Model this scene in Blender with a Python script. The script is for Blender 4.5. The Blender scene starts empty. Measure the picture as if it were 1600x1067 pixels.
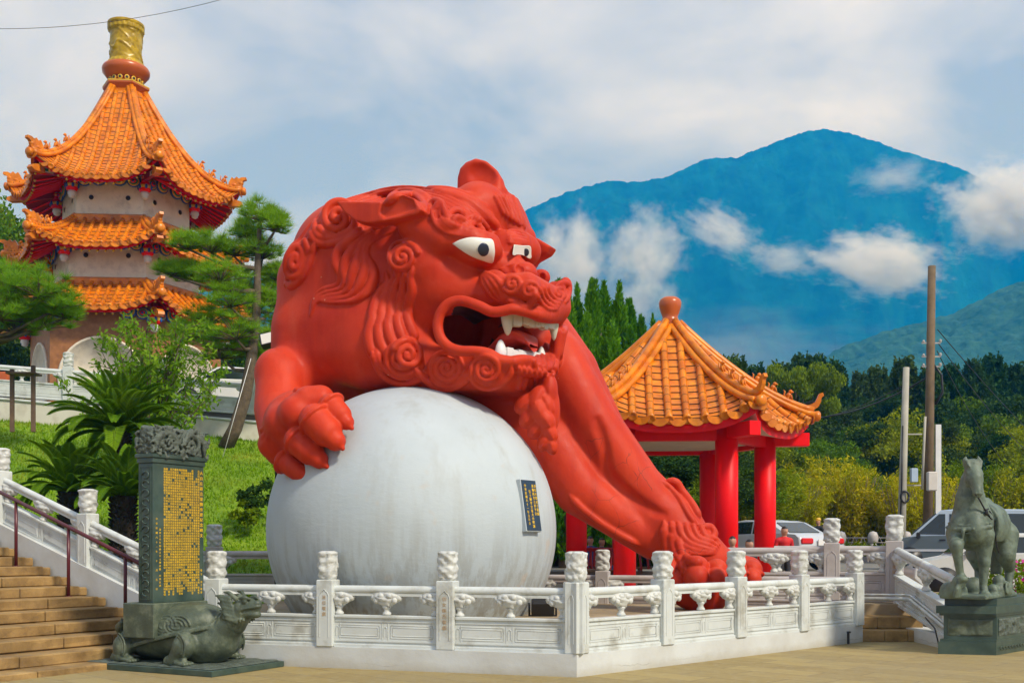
import bpy, math, random, numpy as np
from mathutils import Vector, Matrix, noise as mnoise
R = math.radians
scn = bpy.context.scene
col = scn.collection
# ---------------------------------------------------------------- camera
F, HZ, EYE = 1700.0, 852.0, 1.65          # focal length and horizon in photo pixels, eye height
cam_d = bpy.data.cameras.new("camera"); cam = bpy.data.objects.new("camera", cam_d); col.objects.link(cam)
cam_d.sensor_width = 36; cam_d.lens = 36 * F / 1600; cam_d.shift_y = (HZ - 533.5) / 1600
cam_d.clip_start = 0.2; cam_d.clip_end = 20000
cam.location = (0, 0, EYE); cam.rotation_euler = (R(90), 0, 0)
scn.camera = cam
# ---------------------------------------------------------------- light
SUN_EL, SUN_AZ = R(43), R(134)            # azimuth clockwise from +Y: behind the camera, to the right
wd = bpy.data.worlds.new("World"); scn.world = wd; wd.use_nodes = True
wn, wl = wd.node_tree.nodes, wd.node_tree.links
wn.clear()
def WN(t, **k):
    n = wn.new(t)
    for a, b in k.items(): setattr(n, a, b)
    return n
sky = WN('ShaderNodeTexSky', sky_type='NISHITA', sun_disc=False, sun_elevation=SUN_EL, sun_rotation=SUN_AZ)
bg = WN('ShaderNodeBackground'); bg.inputs[1].default_value = 0.084
wo = WN('ShaderNodeOutputWorld')
tc = WN('ShaderNodeTexCoord')
mp = WN('ShaderNodeMapping'); mp.inputs['Scale'].default_value = (1.0, 1.0, 1.9); mp.inputs['Location'].default_value = (3.1, 1.0, 0.6)
wl.new(tc.outputs['Generated'], mp.inputs[0])
n1 = WN('ShaderNodeTexNoise'); n1.inputs['Scale'].default_value = 2.6; n1.inputs['Detail'].default_value = 5; n1.inputs['Roughness'].default_value = .48
n2 = WN('ShaderNodeTexNoise'); n2.inputs['Scale'].default_value = 3.1; n2.inputs['Detail'].default_value = 8; n2.inputs['Roughness'].default_value = .56
n2.inputs['Distortion'].default_value = .4
wl.new(mp.outputs[0], n1.inputs[0]); wl.new(mp.outputs[0], n2.inputs[0])
cr = WN('ShaderNodeValToRGB')             # cloud deck: blue-grey underside to bright white
cr.color_ramp.elements[0].position = .38; cr.color_ramp.elements[0].color = (3.35, 3.85, 5.1, 1)
cr.color_ramp.elements[1].position = .69; cr.color_ramp.elements[1].color = (7.6, 7.9, 8.6, 1)
wl.new(n2.outputs[0], cr.inputs[0])
cm = WN('ShaderNodeMapRange'); cm.inputs[1].default_value = .34; cm.inputs[2].default_value = .52; cm.inputs[3].default_value = .95; cm.inputs[4].default_value = 1.0
wl.new(n1.outputs[0], cm.inputs[0])
mx = WN('ShaderNodeMix', data_type='RGBA')
wl.new(cm.outputs[0], mx.inputs[0]); wl.new(sky.outputs[0], mx.inputs[6]); wl.new(cr.outputs[0], mx.inputs[7])
wl.new(mx.outputs[2], bg.inputs[0]); wl.new(bg.outputs[0], wo.inputs[0])
sun_d = bpy.data.lights.new("sun", 'SUN'); sun = bpy.data.objects.new("sun", sun_d); col.objects.link(sun)
sun_d.energy = 2.6; sun_d.angle = R(8); sun_d.color = (1.0, .965, .92)
sdir = Vector((math.sin(SUN_AZ) * math.cos(SUN_EL), math.cos(SUN_AZ) * math.cos(SUN_EL), math.sin(SUN_EL)))
sun.rotation_euler = sdir.to_track_quat('Z', 'Y').to_euler()
scn.view_settings.view_transform = 'Standard'; scn.view_settings.look = 'None'
scn.view_settings.gamma = 1; scn.view_settings.exposure = 0.46; scn.view_settings.use_curve_mapping = False
scn.render.engine = 'CYCLES'
scn.cycles.use_denoising = True
scn.cycles.max_bounces = 6; scn.cycles.diffuse_bounces = 3; scn.cycles.glossy_bounces = 2
scn.cycles.transmission_bounces = 4; scn.cycles.transparent_max_bounces = 16; scn.cycles.volume_bounces = 4
scn.cycles.volume_max_steps = 160; scn.cycles.volume_step_rate = .6

# ---------------------------------------------------------------- helpers
def tag(o, label=None, cat=None, group=None, kind=None):
    if label: o['label'] = label
    if cat: o['category'] = cat
    if group: o['group'] = group
    if kind: o['kind'] = kind
    return o
def thing(name, label, cat, loc=(0, 0, 0), rz=0, group=None):
    o = bpy.data.objects.new(name, None); col.objects.link(o)
    o.location = loc; o.rotation_euler = (0, 0, rz); o.empty_display_size = .2
    return tag(o, label, cat, group)
KIDS = {}
def par(o, p):
    if p is not None:
        o.parent = p; KIDS.setdefault(p.name, []).append(o)
    return o
def copy_tree(o, parent=None, loc=None, rz=None, sc=None, label=None):
    c = o.copy(); col.objects.link(c)
    if parent is not None: par(c, parent)
    if loc is not None: c.location = loc
    if rz is not None: c.rotation_euler = (0, 0, rz)
    if sc is not None: c.scale = sc if hasattr(sc, '__len__') else (sc, sc, sc)
    if label: c['label'] = label
    for k in list(KIDS.get(o.name, [])): copy_tree(k, c)
    return c
def PX(px, py, Y):                         # a photo pixel at distance Y -> a point of the place
    return Vector(((px - 800) / F * Y, Y, EYE + (HZ - py) * Y / F))
def PZ(px, Y, z): return Vector(((px - 800) / F * Y, Y, z))
def rot(ax, a): return Matrix.Rotation(a, 4, ax)
def T(*v): return Matrix.Translation(Vector(v[0]) if len(v) == 1 else Vector(v))
def SC(x, y, z): return Matrix.Diagonal((x, y, z, 1))
def frame(p, zdir, xhint=(1, 0, 0)):       # matrix at p whose z axis follows zdir
    z = Vector(zdir).normalized(); x = Vector(xhint); x = (x - z * x.dot(z))
    if x.length < 1e-4: x = Vector((0, 1, 0)) - z * z.y
    x.normalize(); y = z.cross(x)
    m = Matrix((x, y, z)).transposed().to_4x4(); m.translation = Vector(p); return m

class MB:
    def __init__(s): s.v = []; s.f = []; s.mi = []; s.cur = 0; s.sm = []
    def add(s, vs, fs, M=None, smooth=False):
        o = len(s.v)
        if M is not None: vs = [M @ Vector(v) for v in vs]
        s.v.extend([tuple(v) for v in vs])
        for f in fs: s.f.append(tuple(i + o for i in f)); s.mi.append(s.cur); s.sm.append(smooth)
        return s
    def box(s, c, d, M=None, tx=1, ty=1, ch=0):
        x, y, z = d[0] / 2, d[1] / 2, d[2] / 2
        if ch > 0:
            P = []
            for zz, inset in ((-z, ch), (-z + ch, 0), (z - ch, 0), (z, ch)):
                kx = tx if zz > 0 else 1; ky = ty if zz > 0 else 1
                X, Yy = (x - inset) * kx, (y - inset) * ky
                q = ch * .7 if inset == 0 else ch * .4
                for (a, b) in ((-X + q, -Yy), (X - q, -Yy), (X, -Yy + q), (X, Yy - q), (X - q, Yy), (-X + q, Yy), (-X, Yy - q), (-X, -Yy + q)):
                    P.append((c[0] + a, c[1] + b, c[2] + zz))
            fs = [tuple(range(7, -1, -1)), tuple(range(24, 32))]
            for k in range(3):
                for i in range(8): j = (i + 1) % 8; fs.append((k * 8 + i, k * 8 + j, k * 8 + 8 + j, k * 8 + 8 + i))
            return s.add(P, fs, M)
        P = [(-x, -y, -z), (x, -y, -z), (x, y, -z), (-x, y, -z), (-x * tx, -y * ty, z), (x * tx, -y * ty, z), (x * tx, y * ty, z), (-x * tx, y * ty, z)]
        P = [(a + c[0], b + c[1], e + c[2]) for a, b, e in P]
        return s.add(P, [(0, 3, 2, 1), (4, 5, 6, 7), (0, 1, 5, 4), (1, 2, 6, 5), (2, 3, 7, 6), (3, 0, 4, 7)], M)
    def tube(s, pts, r, n=8, M=None, cap=True, ax=None):
        pts = [Vector(p) for p in pts]; m = len(pts)
        rs = list(r) if hasattr(r, '__len__') else [r] * m
        vs = []; ref = None
        for i in range(m):
            t = (pts[min(i + 1, m - 1)] - pts[max(i - 1, 0)])
            if t.length < 1e-9: t = Vector((0, 0, 1))
            t.normalize()
            if ref is None:
                ref = Vector((0, 0, 1)) if abs(t.z) < .9 else Vector((1, 0, 0))
            ref = (ref - t * ref.dot(t)); ref.normalize(); b = t.cross(ref)
            for k in range(n):
                a = 2 * math.pi * k / n
                vs.append(pts[i] + (ref * math.cos(a) + b * math.sin(a)) * rs[i])
        fs = [(i * n + k, i * n + (k + 1) % n, (i + 1) * n + (k + 1) % n, (i + 1) * n + k) for i in range(m - 1) for k in range(n)]
        if cap: fs += [tuple(range(n - 1, -1, -1)), tuple(range((m - 1) * n, m * n))]
        return s.add(vs, fs, M, True)
    def lathe(s, prof, n=16, M=None, smooth=True, cap=True, ph=0):
        vs = []
        for r, z in prof:
            for k in range(n): a = 2 * math.pi * k / n + ph; vs.append((r * math.cos(a), r * math.sin(a), z))
        m = len(prof)
        fs = [(i * n + k, i * n + (k + 1) % n, (i + 1) * n + (k + 1) % n, (i + 1) * n + k) for i in range(m - 1) for k in range(n)]
        if cap: fs += [tuple(range(n - 1, -1, -1)), tuple(range((m - 1) * n, m * n))]
        return s.add(vs, fs, M, smooth)
    def ball(s, c, r, M=None, n=10, m=6):
        if not hasattr(r, '__len__'): r = (r, r, r)
        vs = [(c[0], c[1], c[2] - r[2])]
        for i in range(1, m):
            p = math.pi * i / m
            for k in range(n):
                a = 2 * math.pi * k / n
                vs.append((c[0] + r[0] * math.sin(p) * math.cos(a), c[1] + r[1] * math.sin(p) * math.sin(a), c[2] - r[2] * math.cos(p)))
        vs.append((c[0], c[1], c[2] + r[2])); L = len(vs) - 1
        fs = [(0, 1 + (k + 1) % n, 1 + k) for k in range(n)] + [(L, L - n + k, L - n + (k + 1) % n) for k in range(n)]
        fs += [(1 + i * n + k, 1 + i * n + (k + 1) % n, 1 + (i + 1) * n + (k + 1) % n, 1 + (i + 1) * n + k) for i in range(m - 2) for k in range(n)]
        return s.add(vs, fs, M, True)
    def prism(s, poly, d, M=None, smooth=False, y0=0):     # poly in xz, thickness along y
        n = len(poly)
        vs = [(x, y0 - d / 2, z) for x, z in poly] + [(x, y0 + d / 2, z) for x, z in poly]
        fs = [tuple(range(n)), tuple(range(2 * n - 1, n - 1, -1))] + [((i + 1) % n, i, n + i, n + (i + 1) % n) for i in range(n)]
        return s.add(vs, fs, M, smooth)
    def grid(s, P, M=None, smooth=True):                   # P[i][j] points
        a, b = len(P), len(P[0])
        return s.add([q for r_ in P for q in r_], [(i * b + j, i * b + j + 1, (i + 1) * b + j + 1, (i + 1) * b + j) for i in range(a - 1) for j in range(b - 1)], M, smooth)
    def mesh(s, name, mats):
        me = bpy.data.meshes.new(name); me.from_pydata(s.v, [], s.f)
        for m in (mats if isinstance(mats, (list, tuple)) else [mats]): me.materials.append(m)
        me.polygons.foreach_set('material_index', s.mi); me.polygons.foreach_set('use_smooth', s.sm)
        me.update(); return me
    def build(s, name, mats, parent=None, label=None, cat=None, group=None, kind=None):
        o = bpy.data.objects.new(name, s.mesh(name, mats)); col.objects.link(o); par(o, parent)
        return tag(o, label, cat, group, kind)
def np_mesh(name, V, Q, mat, smooth=True):                 # fast mesh from arrays (all faces n-gons of the same size)
    V = np.asarray(V, np.float32); Q = np.asarray(Q, np.int32)
    me = bpy.data.meshes.new(name); me.vertices.add(len(V)); me.vertices.foreach_set('co', V.ravel())
    k = Q.shape[1]; me.loops.add(Q.size); me.loops.foreach_set('vertex_index', Q.ravel())
    me.polygons.add(len(Q)); me.polygons.foreach_set('loop_start', np.arange(0, Q.size, k, dtype=np.int32))
    me.polygons.foreach_set('use_smooth', np.full(len(Q), smooth)); me.update(calc_edges=True); me.validate()
    me.materials.append(mat); return me
def np_obj(name, V, Q, mat, parent=None, smooth=True):
    o = bpy.data.objects.new(name, np_mesh(name, V, Q, mat, smooth)); col.objects.link(o); return par(o, parent)

# ---------------------------------------------------------------- materials
def lin(r, g, b):
    f = lambda c: (c / 255 / 12.92) if c / 255 <= .04045 else ((c / 255 + .055) / 1.055) ** 2.4
    return (f(r), f(g), f(b))
class NT:
    def __init__(s, name):
        s.m = bpy.data.materials.new(name); s.m.use_nodes = True; s.t = s.m.node_tree; s.n = s.t.nodes
        s.b = s.n['Principled BSDF']; s.out = s.n['Material Output']; s.co = s.n.new('ShaderNodeTexCoord')
    def node(s, t, ins=None, **k):
        n = s.n.new(t)
        for a, b in k.items(): setattr(n, a, b)
        for a, b in (ins or {}).items():
            if hasattr(b, 'links'): s.t.links.new(b, n.inputs[a])
            else: n.inputs[a].default_value = b
        return n
    def coord(s, scale=(1, 1, 1), space='Object', loc=(0, 0, 0), rotz=0):
        return s.node('ShaderNodeMapping', {0: s.co.outputs[space], 'Scale': scale, 'Location': loc, 'Rotation': (0, 0, rotz)}).outputs[0]
    def noise(s, sc, det=4, rough=.55, co=None, dist=0):
        return s.node('ShaderNodeTexNoise', {'Vector': co if co is not None else s.co.outputs['Object'], 'Scale': sc, 'Detail': det, 'Roughness': rough, 'Distortion': dist}).outputs[0]
    def ramp(s, fac, a, b, c0=(0, 0, 0), c1=(1, 1, 1)):
        n = s.node('ShaderNodeValToRGB', {0: fac}); e = n.color_ramp.elements
        e[0].position = a; e[1].position = b; e[0].color = (*c0, 1); e[1].color = (*c1, 1); return n.outputs[0]
    def mix(s, f, a, b, mode='MIX'):
        n = s.node('ShaderNodeMix', data_type='RGBA', blend_type=mode)
        for i, v in ((0, f), (6, a), (7, b)):
            if hasattr(v, 'links'): s.t.links.new(v, n.inputs[i])
            else: n.inputs[i].default_value = v if i == 0 or len(v) == 4 else (*v, 1)
        return n.outputs[2]
    def math(s, op, a, b=0.0):
        n = s.node('ShaderNodeMath', operation=op)
        for i, v in ((0, a), (1, b)):
            if hasattr(v, 'links'): s.t.links.new(v, n.inputs[i])
            else: n.inputs[i].default_value = v
        return n.outputs[0]
    def bump(s, h, st=.3, d=.02):
        b = s.node('ShaderNodeBump', {'Height': h, 'Strength': st, 'Distance': d}); s.t.links.new(b.outputs[0], s.b.inputs['Normal'])
    def set(s, **k):
        for a, v in k.items():
            i = s.b.inputs[{'base': 'Base Color', 'rough': 'Roughness', 'metal': 'Metallic', 'spec': 'Specular IOR Level', 'trans': 'Transmission Weight', 'emit': 'Emission Color', 'es': 'Emission Strength', 'coat': 'Coat Weight', 'sub': 'Subsurface Weight', 'alpha': 'Alpha'}[a]]
            if hasattr(v, 'links'): s.t.links.new(v, i)
            else: i.default_value = (*v, 1) if hasattr(v, '__len__') and len(v) == 3 else v
        return s.m
def M_(name, c, rough=.6, var=.25, sc=3., bump=.15, bs=30., bd=.01, dirt=None, dsc=1.2, da=.55, db=.75, **k):
    t = NT(name); c = Vector(c)
    n = t.noise(sc, 5)
    base = t.mix(t.ramp(n, .3, .7), tuple(c * (1 - var)), tuple(c * (1 + var * .6)))
    if dirt: base = t.mix(t.ramp(t.noise(dsc, 6, .65), da, db), base, dirt)
    t.set(base=base, rough=rough, **k)
    if bump: t.bump(t.noise(bs, 4, .6), bump, bd)
    return t.m
def lion_mat():
    t = NT('red_paint')
    n = t.noise(.9, 5, .6); n2 = t.noise(5, 6, .65)
    base = t.mix(t.ramp(n, .32, .7), (.47, .025, .007), (.62, .050, .014))
    base = t.mix(t.math('MULTIPLY', t.ramp(n2, .50, .72), .35), base, (.60, .07, .03))
    # paler red where the carving faces up; worn pale on raised edges
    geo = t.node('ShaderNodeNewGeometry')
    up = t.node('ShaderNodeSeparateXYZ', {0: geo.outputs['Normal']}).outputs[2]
    pale_up = t.math('MULTIPLY', t.ramp(t.math('ADD', up, t.math('MULTIPLY', n2, .5)), .75, 1.3), .10)
    base = t.mix(pale_up, base, (.70, .17, .11))
    pt = t.ramp(geo.outputs['Pointiness'], .51, .58)
    base = t.mix(t.math('MULTIPLY', t.math('MULTIPLY', pt, t.ramp(t.noise(2.5, 5, .7), .35, .6)), .45), base, (.66, .13, .07))
    run = t.noise(1.0, 5, .65, co=t.coord((3.2, 3.2, .35)))
    base = t.mix(t.math('MULTIPLY', t.ramp(run, .48, .66), .3), base, (.30, .014, .007))
    run2 = t.noise(1.0, 4, .65, co=t.coord((2.4, 2.4, .5), loc=(5, 1, 0)))
    base = t.mix(t.math('MULTIPLY', t.ramp(run2, .57, .74), .28), base, (.62, .11, .06))
    # hairline cracks and flaked spots
    co = t.node('ShaderNodeMapping', {0: t.co.outputs['Object'], 'Scale': (1.0, 1.0, .75)}).outputs[0]
    wob = t.node('ShaderNodeMix', {0: .16, 4: co}, data_type='VECTOR')
    nn = t.node('ShaderNodeTexNoise', {'Vector': co, 'Scale': 3.0, 'Detail': 3}); t.t.links.new(nn.outputs[1], wob.inputs[5])
    v = t.node('ShaderNodeTexVoronoi', {'Vector': wob.outputs[1], 'Scale': 2.6}, feature='DISTANCE_TO_EDGE').outputs[0]
    x = t.node('ShaderNodeSeparateXYZ', {0: t.co.outputs['Object']}).outputs[0]
    mr = t.node('ShaderNodeMapRange', {0: x, 1: .6, 2: 1.6, 3: .0, 4: 1.0}).outputs[0]
    cm_ = t.math('MULTIPLY', t.math('LESS_THAN', v, .006), t.math('MULTIPLY', mr, t.ramp(t.noise(1.7, 3), .52, .60)))
    base = t.mix(t.math('MULTIPLY', cm_, .75), base, (.10, .02, .015))
    sp = t.node('ShaderNodeTexVoronoi', {'Vector': t.co.outputs['Object'], 'Scale': 9.0}).outputs[0]
    flk = t.math('MULTIPLY', t.math('LESS_THAN', t.math('ADD', sp, t.math('MULTIPLY', t.noise(30, 3), .3)), .24), t.ramp(t.noise(1.3, 3), .66, .70))
    base = t.mix(t.math('MULTIPLY', flk, .8), base, (.62, .42, .30))
    t.set(base=base, rough=t.ramp(n2, .3, .8, (.42,) * 3, (.66,) * 3), spec=.2)
    t.bump(t.noise(11, 7, .68), .28, .02)
    return t.m
M_lion = lion_mat()
def ball_mat():
    t = NT('white_ball_paint')
    st = t.noise(1.0, 6, .7, co=t.coord((2.6, 2.6, .16)))
    n = t.noise(.55, 5, .6)
    base = t.mix(t.ramp(n, .35, .7), (.43, .49, .515), (.51, .57, .595))
    base = t.mix(t.math('MULTIPLY', t.ramp(st, .50, .70), .38), base, (.34, .335, .29))
    z = t.node('ShaderNodeSeparateXYZ', {0: t.co.outputs['Object']}).outputs[2]
    low = t.node('ShaderNodeMapRange', {0: z, 1: .2, 2: -1.5, 3: 0, 4: 1}).outputs[0]
    st2 = t.noise(1.0, 5, .7, co=t.coord((6, 6, .22), loc=(4, 2, 0)))
    base = t.mix(t.math('MULTIPLY', t.math('MULTIPLY', t.ramp(st2, .46, .58), low), .75), base, (.25, .23, .18))
    st3 = t.noise(2.2, 3, .5, co=t.coord((1, 1, 1), loc=(9, 0, 3)))
    base = t.mix(t.math('MULTIPLY', t.ramp(st3, .66, .74), .35), base, (.55, .40, .26))
    t.set(base=base, rough=.62, spec=.22)
    t.bump(t.noise(9, 6, .65, co=t.coord((1, 1, 2))), .22, .02)
    return t.m
M_ball = ball_mat()
M_eye = M_('eye_white', (.74, .73, .66), .35, .08, 2, .05)
M_pupil = M_('pupil_blue', (.02, .026, .05), .3, .1)
M_teeth = M_('tooth_ivory', (.66, .63, .50), .38, .18, 4, .1, dirt=(.35, .28, .15), dsc=4, da=.56, db=.75)
M_teeth2 = M_('tooth_white', (.72, .74, .72), .38, .12, 4, .1)
M_tongue = M_('tongue_red', (.55, .045, .025), .4, .2)
M_mouth = M_('throat_shade', (.035, .006, .005), .6, .2)  # shade deep in the mouth, put into the colour
M_throat = M_('inner_cheek_shade', (.16, .012, .008), .45, .2)  # red of the inner cheeks with their shade mixed in
M_navy = M_('plaque_navy', (.012, .035, .07), .3, .2, 8)
M_gold = M_('gold_lettering', (.95, .60, .02), .4, .15, 10, 0)
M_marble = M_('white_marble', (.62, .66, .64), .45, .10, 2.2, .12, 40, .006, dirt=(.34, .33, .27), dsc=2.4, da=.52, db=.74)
M_marble_shade = M_('shaded_worn_marble', (.50, .47, .45), .55, .18, 2.2, .2, 40, .006, dirt=(.30, .25, .21), dsc=2.2, da=.48, db=.75)  # white marble with pinkish shade put into the colour, plus random dirt
M_carved = M_('carved_marble', (.60, .62, .59), .5, .12, 6, .3, 22, .02, dirt=(.33, .33, .29), dsc=9, da=.55, db=.7)
def base_wall_mat():
    t = NT('plinth_wall'); n = t.noise(1.1, 6, .65)
    base = t.mix(t.ramp(n, .4, .72), (.62, .65, .64), (.50, .50, .46))
    z = t.node('ShaderNodeSeparateXYZ', {0: t.co.outputs['Object']}).outputs[2]
    w = t.math('ADD', z, t.math('MULTIPLY', t.noise(1.6, 5, .7), .22))
    cr_ = t.math('LESS_THAN', t.math('ABSOLUTE', t.math('SUBTRACT', w, .185)), .004)
    low = t.ramp(w, .12, .24, (1,) * 3, (0, 0, 0))
    base = t.mix(t.math('MULTIPLY', low, .55), base, (.40, .37, .28)); base = t.mix(t.math('MULTIPLY', t.math('MULTIPLY', cr_, t.ramp(t.noise(.8, 3), .5, .6)), .5), base, (.22, .20, .16))
    t.set(base=base, rough=.65); t.bump(t.noise(18, 5, .65), .3, .01); return t.m
M_base = base_wall_mat()
def stone_steps():
    t = NT('sandstone_steps'); n = t.noise(2.2, 6, .65)
    base = t.mix(t.ramp(n, .34, .68), (.21, .125, .040), (.42, .27, .10))
    base = t.mix(t.math('MULTIPLY', t.ramp(t.noise(7, 5, .7), .5, .75), .55), base, (.12, .075, .04))
    vo = t.node('ShaderNodeTexVoronoi', {'Vector': t.coord((1.2, 1.2, 6)), 'Scale': 1.3}).outputs['Color']
    hs = t.node('ShaderNodeHueSaturation', {'Color': base, 'Value': 1.0}); sep = t.node('ShaderNodeSeparateColor', {0: vo})
    t.t.links.new(t.node('ShaderNodeMapRange', {0: sep.outputs[0], 3: .82, 4: 1.14}).outputs[0], hs.inputs['Value'])
    t.set(base=hs.outputs[0], rough=.75); t.bump(t.noise(30, 5, .7), .35, .008); return t.m
M_step = stone_steps()
def paving():
    t = NT('plaza_paving')
    co0 = t.coord((1, 1, 1), rotz=R(44)); wb = t.node('ShaderNodeTexNoise', {'Vector': co0, 'Scale': 1.1, 'Detail': 4})
    mxv = t.node('ShaderNodeMix', {0: .13}, data_type='VECTOR'); t.t.links.new(co0, mxv.inputs[4]); t.t.links.new(wb.outputs[1], mxv.inputs[5]); co = mxv.outputs[1]
    br = t.node('ShaderNodeTexBrick', {'Vector': co, 'Color1': (.29, .215, .075, 1), 'Color2': (.38, .29, .105, 1), 'Mortar': (.20, .15, .07, 1), 'Scale': 1.0, 'Mortar Size': .010, 'Brick Width': 1.1, 'Row Height': .42, 'Bias': -.1}, offset=.37)
    n = t.noise(1.3, 6, .7, co=t.coord((.5, 2.2, 1), rotz=R(4)))
    base = t.mix(t.math('MULTIPLY', t.ramp(n, .5, .7), .5), br.outputs[0], (.20, .14, .065))
    base = t.mix(t.math('MULTIPLY', t.ramp(t.noise(7, 5, .7), .48, .68), .45), base, (.40, .33, .19))
    base = t.mix(t.math('MULTIPLY', t.ramp(t.noise(.5, 4), .45, .7), .5), base, (.27, .22, .12))
    pit = t.noise(1.0, 8, .75, co=t.coord((3, 14, 1), rotz=R(3)))
    base = t.mix(t.math('MULTIPLY', t.ramp(pit, .56, .66), .55), base, (.15, .11, .06))
    t.set(base=base, rough=.8); t.bump(t.math('ADD', t.noise(22, 5, .7), t.math('MULTIPLY', br.outputs[1], -1.5)), .4, .01); return t.m
M_paving = paving()
M_terrace = M_('terrace_paving', (.36, .28, .17), .8, .3, 1.5, .3, 25, .01, dirt=(.22, .17, .10), dsc=3, da=.5, db=.7)
M_whitewall = M_('cream_wall_paint', (.64, .62, .52), .7, .10, 1.2, .15, 20, .01, dirt=(.45, .42, .33), dsc=1.8, da=.5, db=.75)
M_asphalt = M_('asphalt_car_park', (.20, .19, .165), .9, .25, 1.2, .4, 60, .01)
M_field = M_('valley_ground', (.07, .09, .025), .95, .4, .3, .3, 3, .1)
def grass_mat(name, a, b_, c):
    t = NT(name); n = t.noise(.9, 6, .65)
    base = t.mix(t.ramp(n, .35, .68), a, b_)
    base = t.mix(t.ramp(t.noise(7, 5, .7), .5, .75), base, c)
    t.set(base=base, rough=.9); t.bump(t.noise(25, 5, .8), .9, .06); return t.m
M_lawn = grass_mat('lawn_green', (.14, .28, .006), (.30, .46, .012), (.09, .18, .008))
def leaf_mat(name, a, b_, tr=.35, hue=.03):
    t = NT(name); g = t.node('ShaderNodeNewGeometry')
    base = t.mix(g.outputs['Random Per Island'], a, b_)
    base = t.mix(t.math('MULTIPLY', t.ramp(t.noise(.8, 3), .4, .65), .5), base, tuple(Vector(a) * .6))
    oi = t.node('ShaderNodeObjectInfo'); hs = t.node('ShaderNodeHueSaturation', {'Color': base})
    t.t.links.new(t.node('ShaderNodeMapRange', {0: oi.outputs['Random'], 3: .5 - hue, 4: .5 + hue}).outputs[0], hs.inputs['Hue'])
    t.t.links.new(t.node('ShaderNodeMapRange', {0: oi.outputs['Random'], 3: 1.2, 4: .8}).outputs[0], hs.inputs['Value'])
    t.set(base=hs.outputs[0], rough=.7, spec=.05)
    if tr:
        tl = t.node('ShaderNodeBsdfTranslucent', {0: hs.outputs[0]}); mxs = t.node('ShaderNodeMixShader', {0: tr, 1: t.b.outputs[0], 2: tl.outputs[0]})
        t.t.links.new(mxs.outputs[0], t.out.inputs[0])
    return t.m
M_bark = M_('rough_bark', (.13, .095, .062), .9, .4, 8, .6, 20, .03)
M_bark_dark = M_('dark_trunk', (.05, .035, .025), .9, .4, 8, .8, 14, .04)
M_redpaint = M_('scarlet_column_paint', (.90, .002, .005), .45, .12, 1.5, .05, spec=.25)
M_reddark = M_('dark_red_timber', (.30, .008, .012), .5, .25, 3, .05)
M_ceiling = M_('cream_ceiling', (.62, .58, .52), .7, .1)
def tile_mat(name, a, b_, dk):
    t = NT(name); n = t.noise(3.0, 5, .6)
    base = t.mix(t.ramp(n, .35, .68), a, b_)
    vo = t.node('ShaderNodeTexVoronoi', {'Vector': t.co.outputs['Object'], 'Scale': 3.2}).outputs['Color']
    sep = t.node('ShaderNodeSeparateColor', {0: vo}); hs = t.node('ShaderNodeHueSaturation', {'Color': base})
    t.t.links.new(t.node('ShaderNodeMapRange', {0: sep.outputs[0], 3: .80, 4: 1.12}).outputs[0], hs.inputs['Value'])
    base = t.mix(t.math('MULTIPLY', t.ramp(t.noise(1.4, 6, .7), .56, .72), .6), hs.outputs[0], dk)
    t.set(base=base, rough=.30, spec=.32); t.bump(t.noise(30, 3), .1, .01); return t.m
M_tile = tile_mat('orange_glazed_tile', (.60, .14, .005), (.82, .27, .010), (.22, .09, .02))
M_tile2 = tile_mat('burnt_orange_ridge_tile', (.60, .15, .008), (.78, .25, .014), (.24, .11, .03))
M_gap = M_('dark_mortar', (.085, .035, .012), .9, .3)
M_yellow = tile_mat('yellow_glazed_relief', (.42, .27, .012), (.58, .38, .02), (.14, .09, .01))
M_wallstone = M_('pale_stone_wall', (.80, .72, .56), .7, .10, 2, .2, 14, .015, dirt=(.50, .44, .35), dsc=2.5, da=.5, db=.8)
M_brick = M_('brown_facing_tile', (.34, .14, .045), .6, .3, 5, .2)
M_bluep = M_('painted_blue', (.015, .10, .42), .45, .2)
M_greenp = M_('painted_green', (.012, .26, .16), .45, .2)
M_yelp = M_('painted_yellow', (.70, .42, .03), .45, .15)
M_whitep = M_('painted_white', (.72, .72, .70), .4, .08)
M_black = M_('black_metal', (.015, .015, .017), .4, .2)
M_gstone = M_('dark_green_granite', (.040, .072, .058), .32, .3, 5, .1, 60, .004, dirt=(.075, .11, .085), dsc=3, da=.45, db=.7)
M_gstone2 = M_('carved_green_stone', (.080, .105, .070), .5, .35, 5, .5, 24, .014, dirt=(.16, .185, .125), dsc=5, da=.5, db=.7)
M_gstone3 = M_('rough_green_relief', (.10, .125, .10), .6, .45, 12, .8, 18, .04)
M_horse = M_('pale_green_stone', (.13, .172, .125), .58, .3, 4, .45, 22, .014, dirt=(.065, .09, .062), dsc=6, da=.48, db=.64)
M_maroon = M_('maroon_handrail_paint', (.10, .012, .018), .35, .2)
M_glass = M_('tinted_glass', (.02, .03, .03), .06, .2, 2, 0, spec=.8)
M_silver = M_('silver_car_paint', (.58, .61, .64), .25, .05, 2, 0, metal=.15, spec=.6)
M_van = M_('grey_blue_van_paint', (.13, .17, .19), .3, .06, 2, 0, metal=.4)
M_vanroof = M_('pale_blue_roof_paint', (.42, .52, .62), .3, .06, 2, 0)
M_whitecar = M_('white_car_paint', (.62, .63, .60), .3, .06, 2, 0)
M_tyre = M_('tyre_rubber', (.02, .02, .02), .8, .2)
M_rim = M_('alloy_rim', (.4, .4, .4), .3, .1, 4, 0, metal=.8)
M_taillight = M_('red_tail_lamp', (.65, .01, .01), .2, .1, 4, 0)
M_wood = M_('weathered_wood', (.16, .10, .065), .85, .35, 3, .5, 30, .02)
M_pole = M_('timber_pole', (.17, .115, .06), .85, .35, 2, .5, 25, .02, dirt=(.08, .07, .05), dsc=2)
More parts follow.
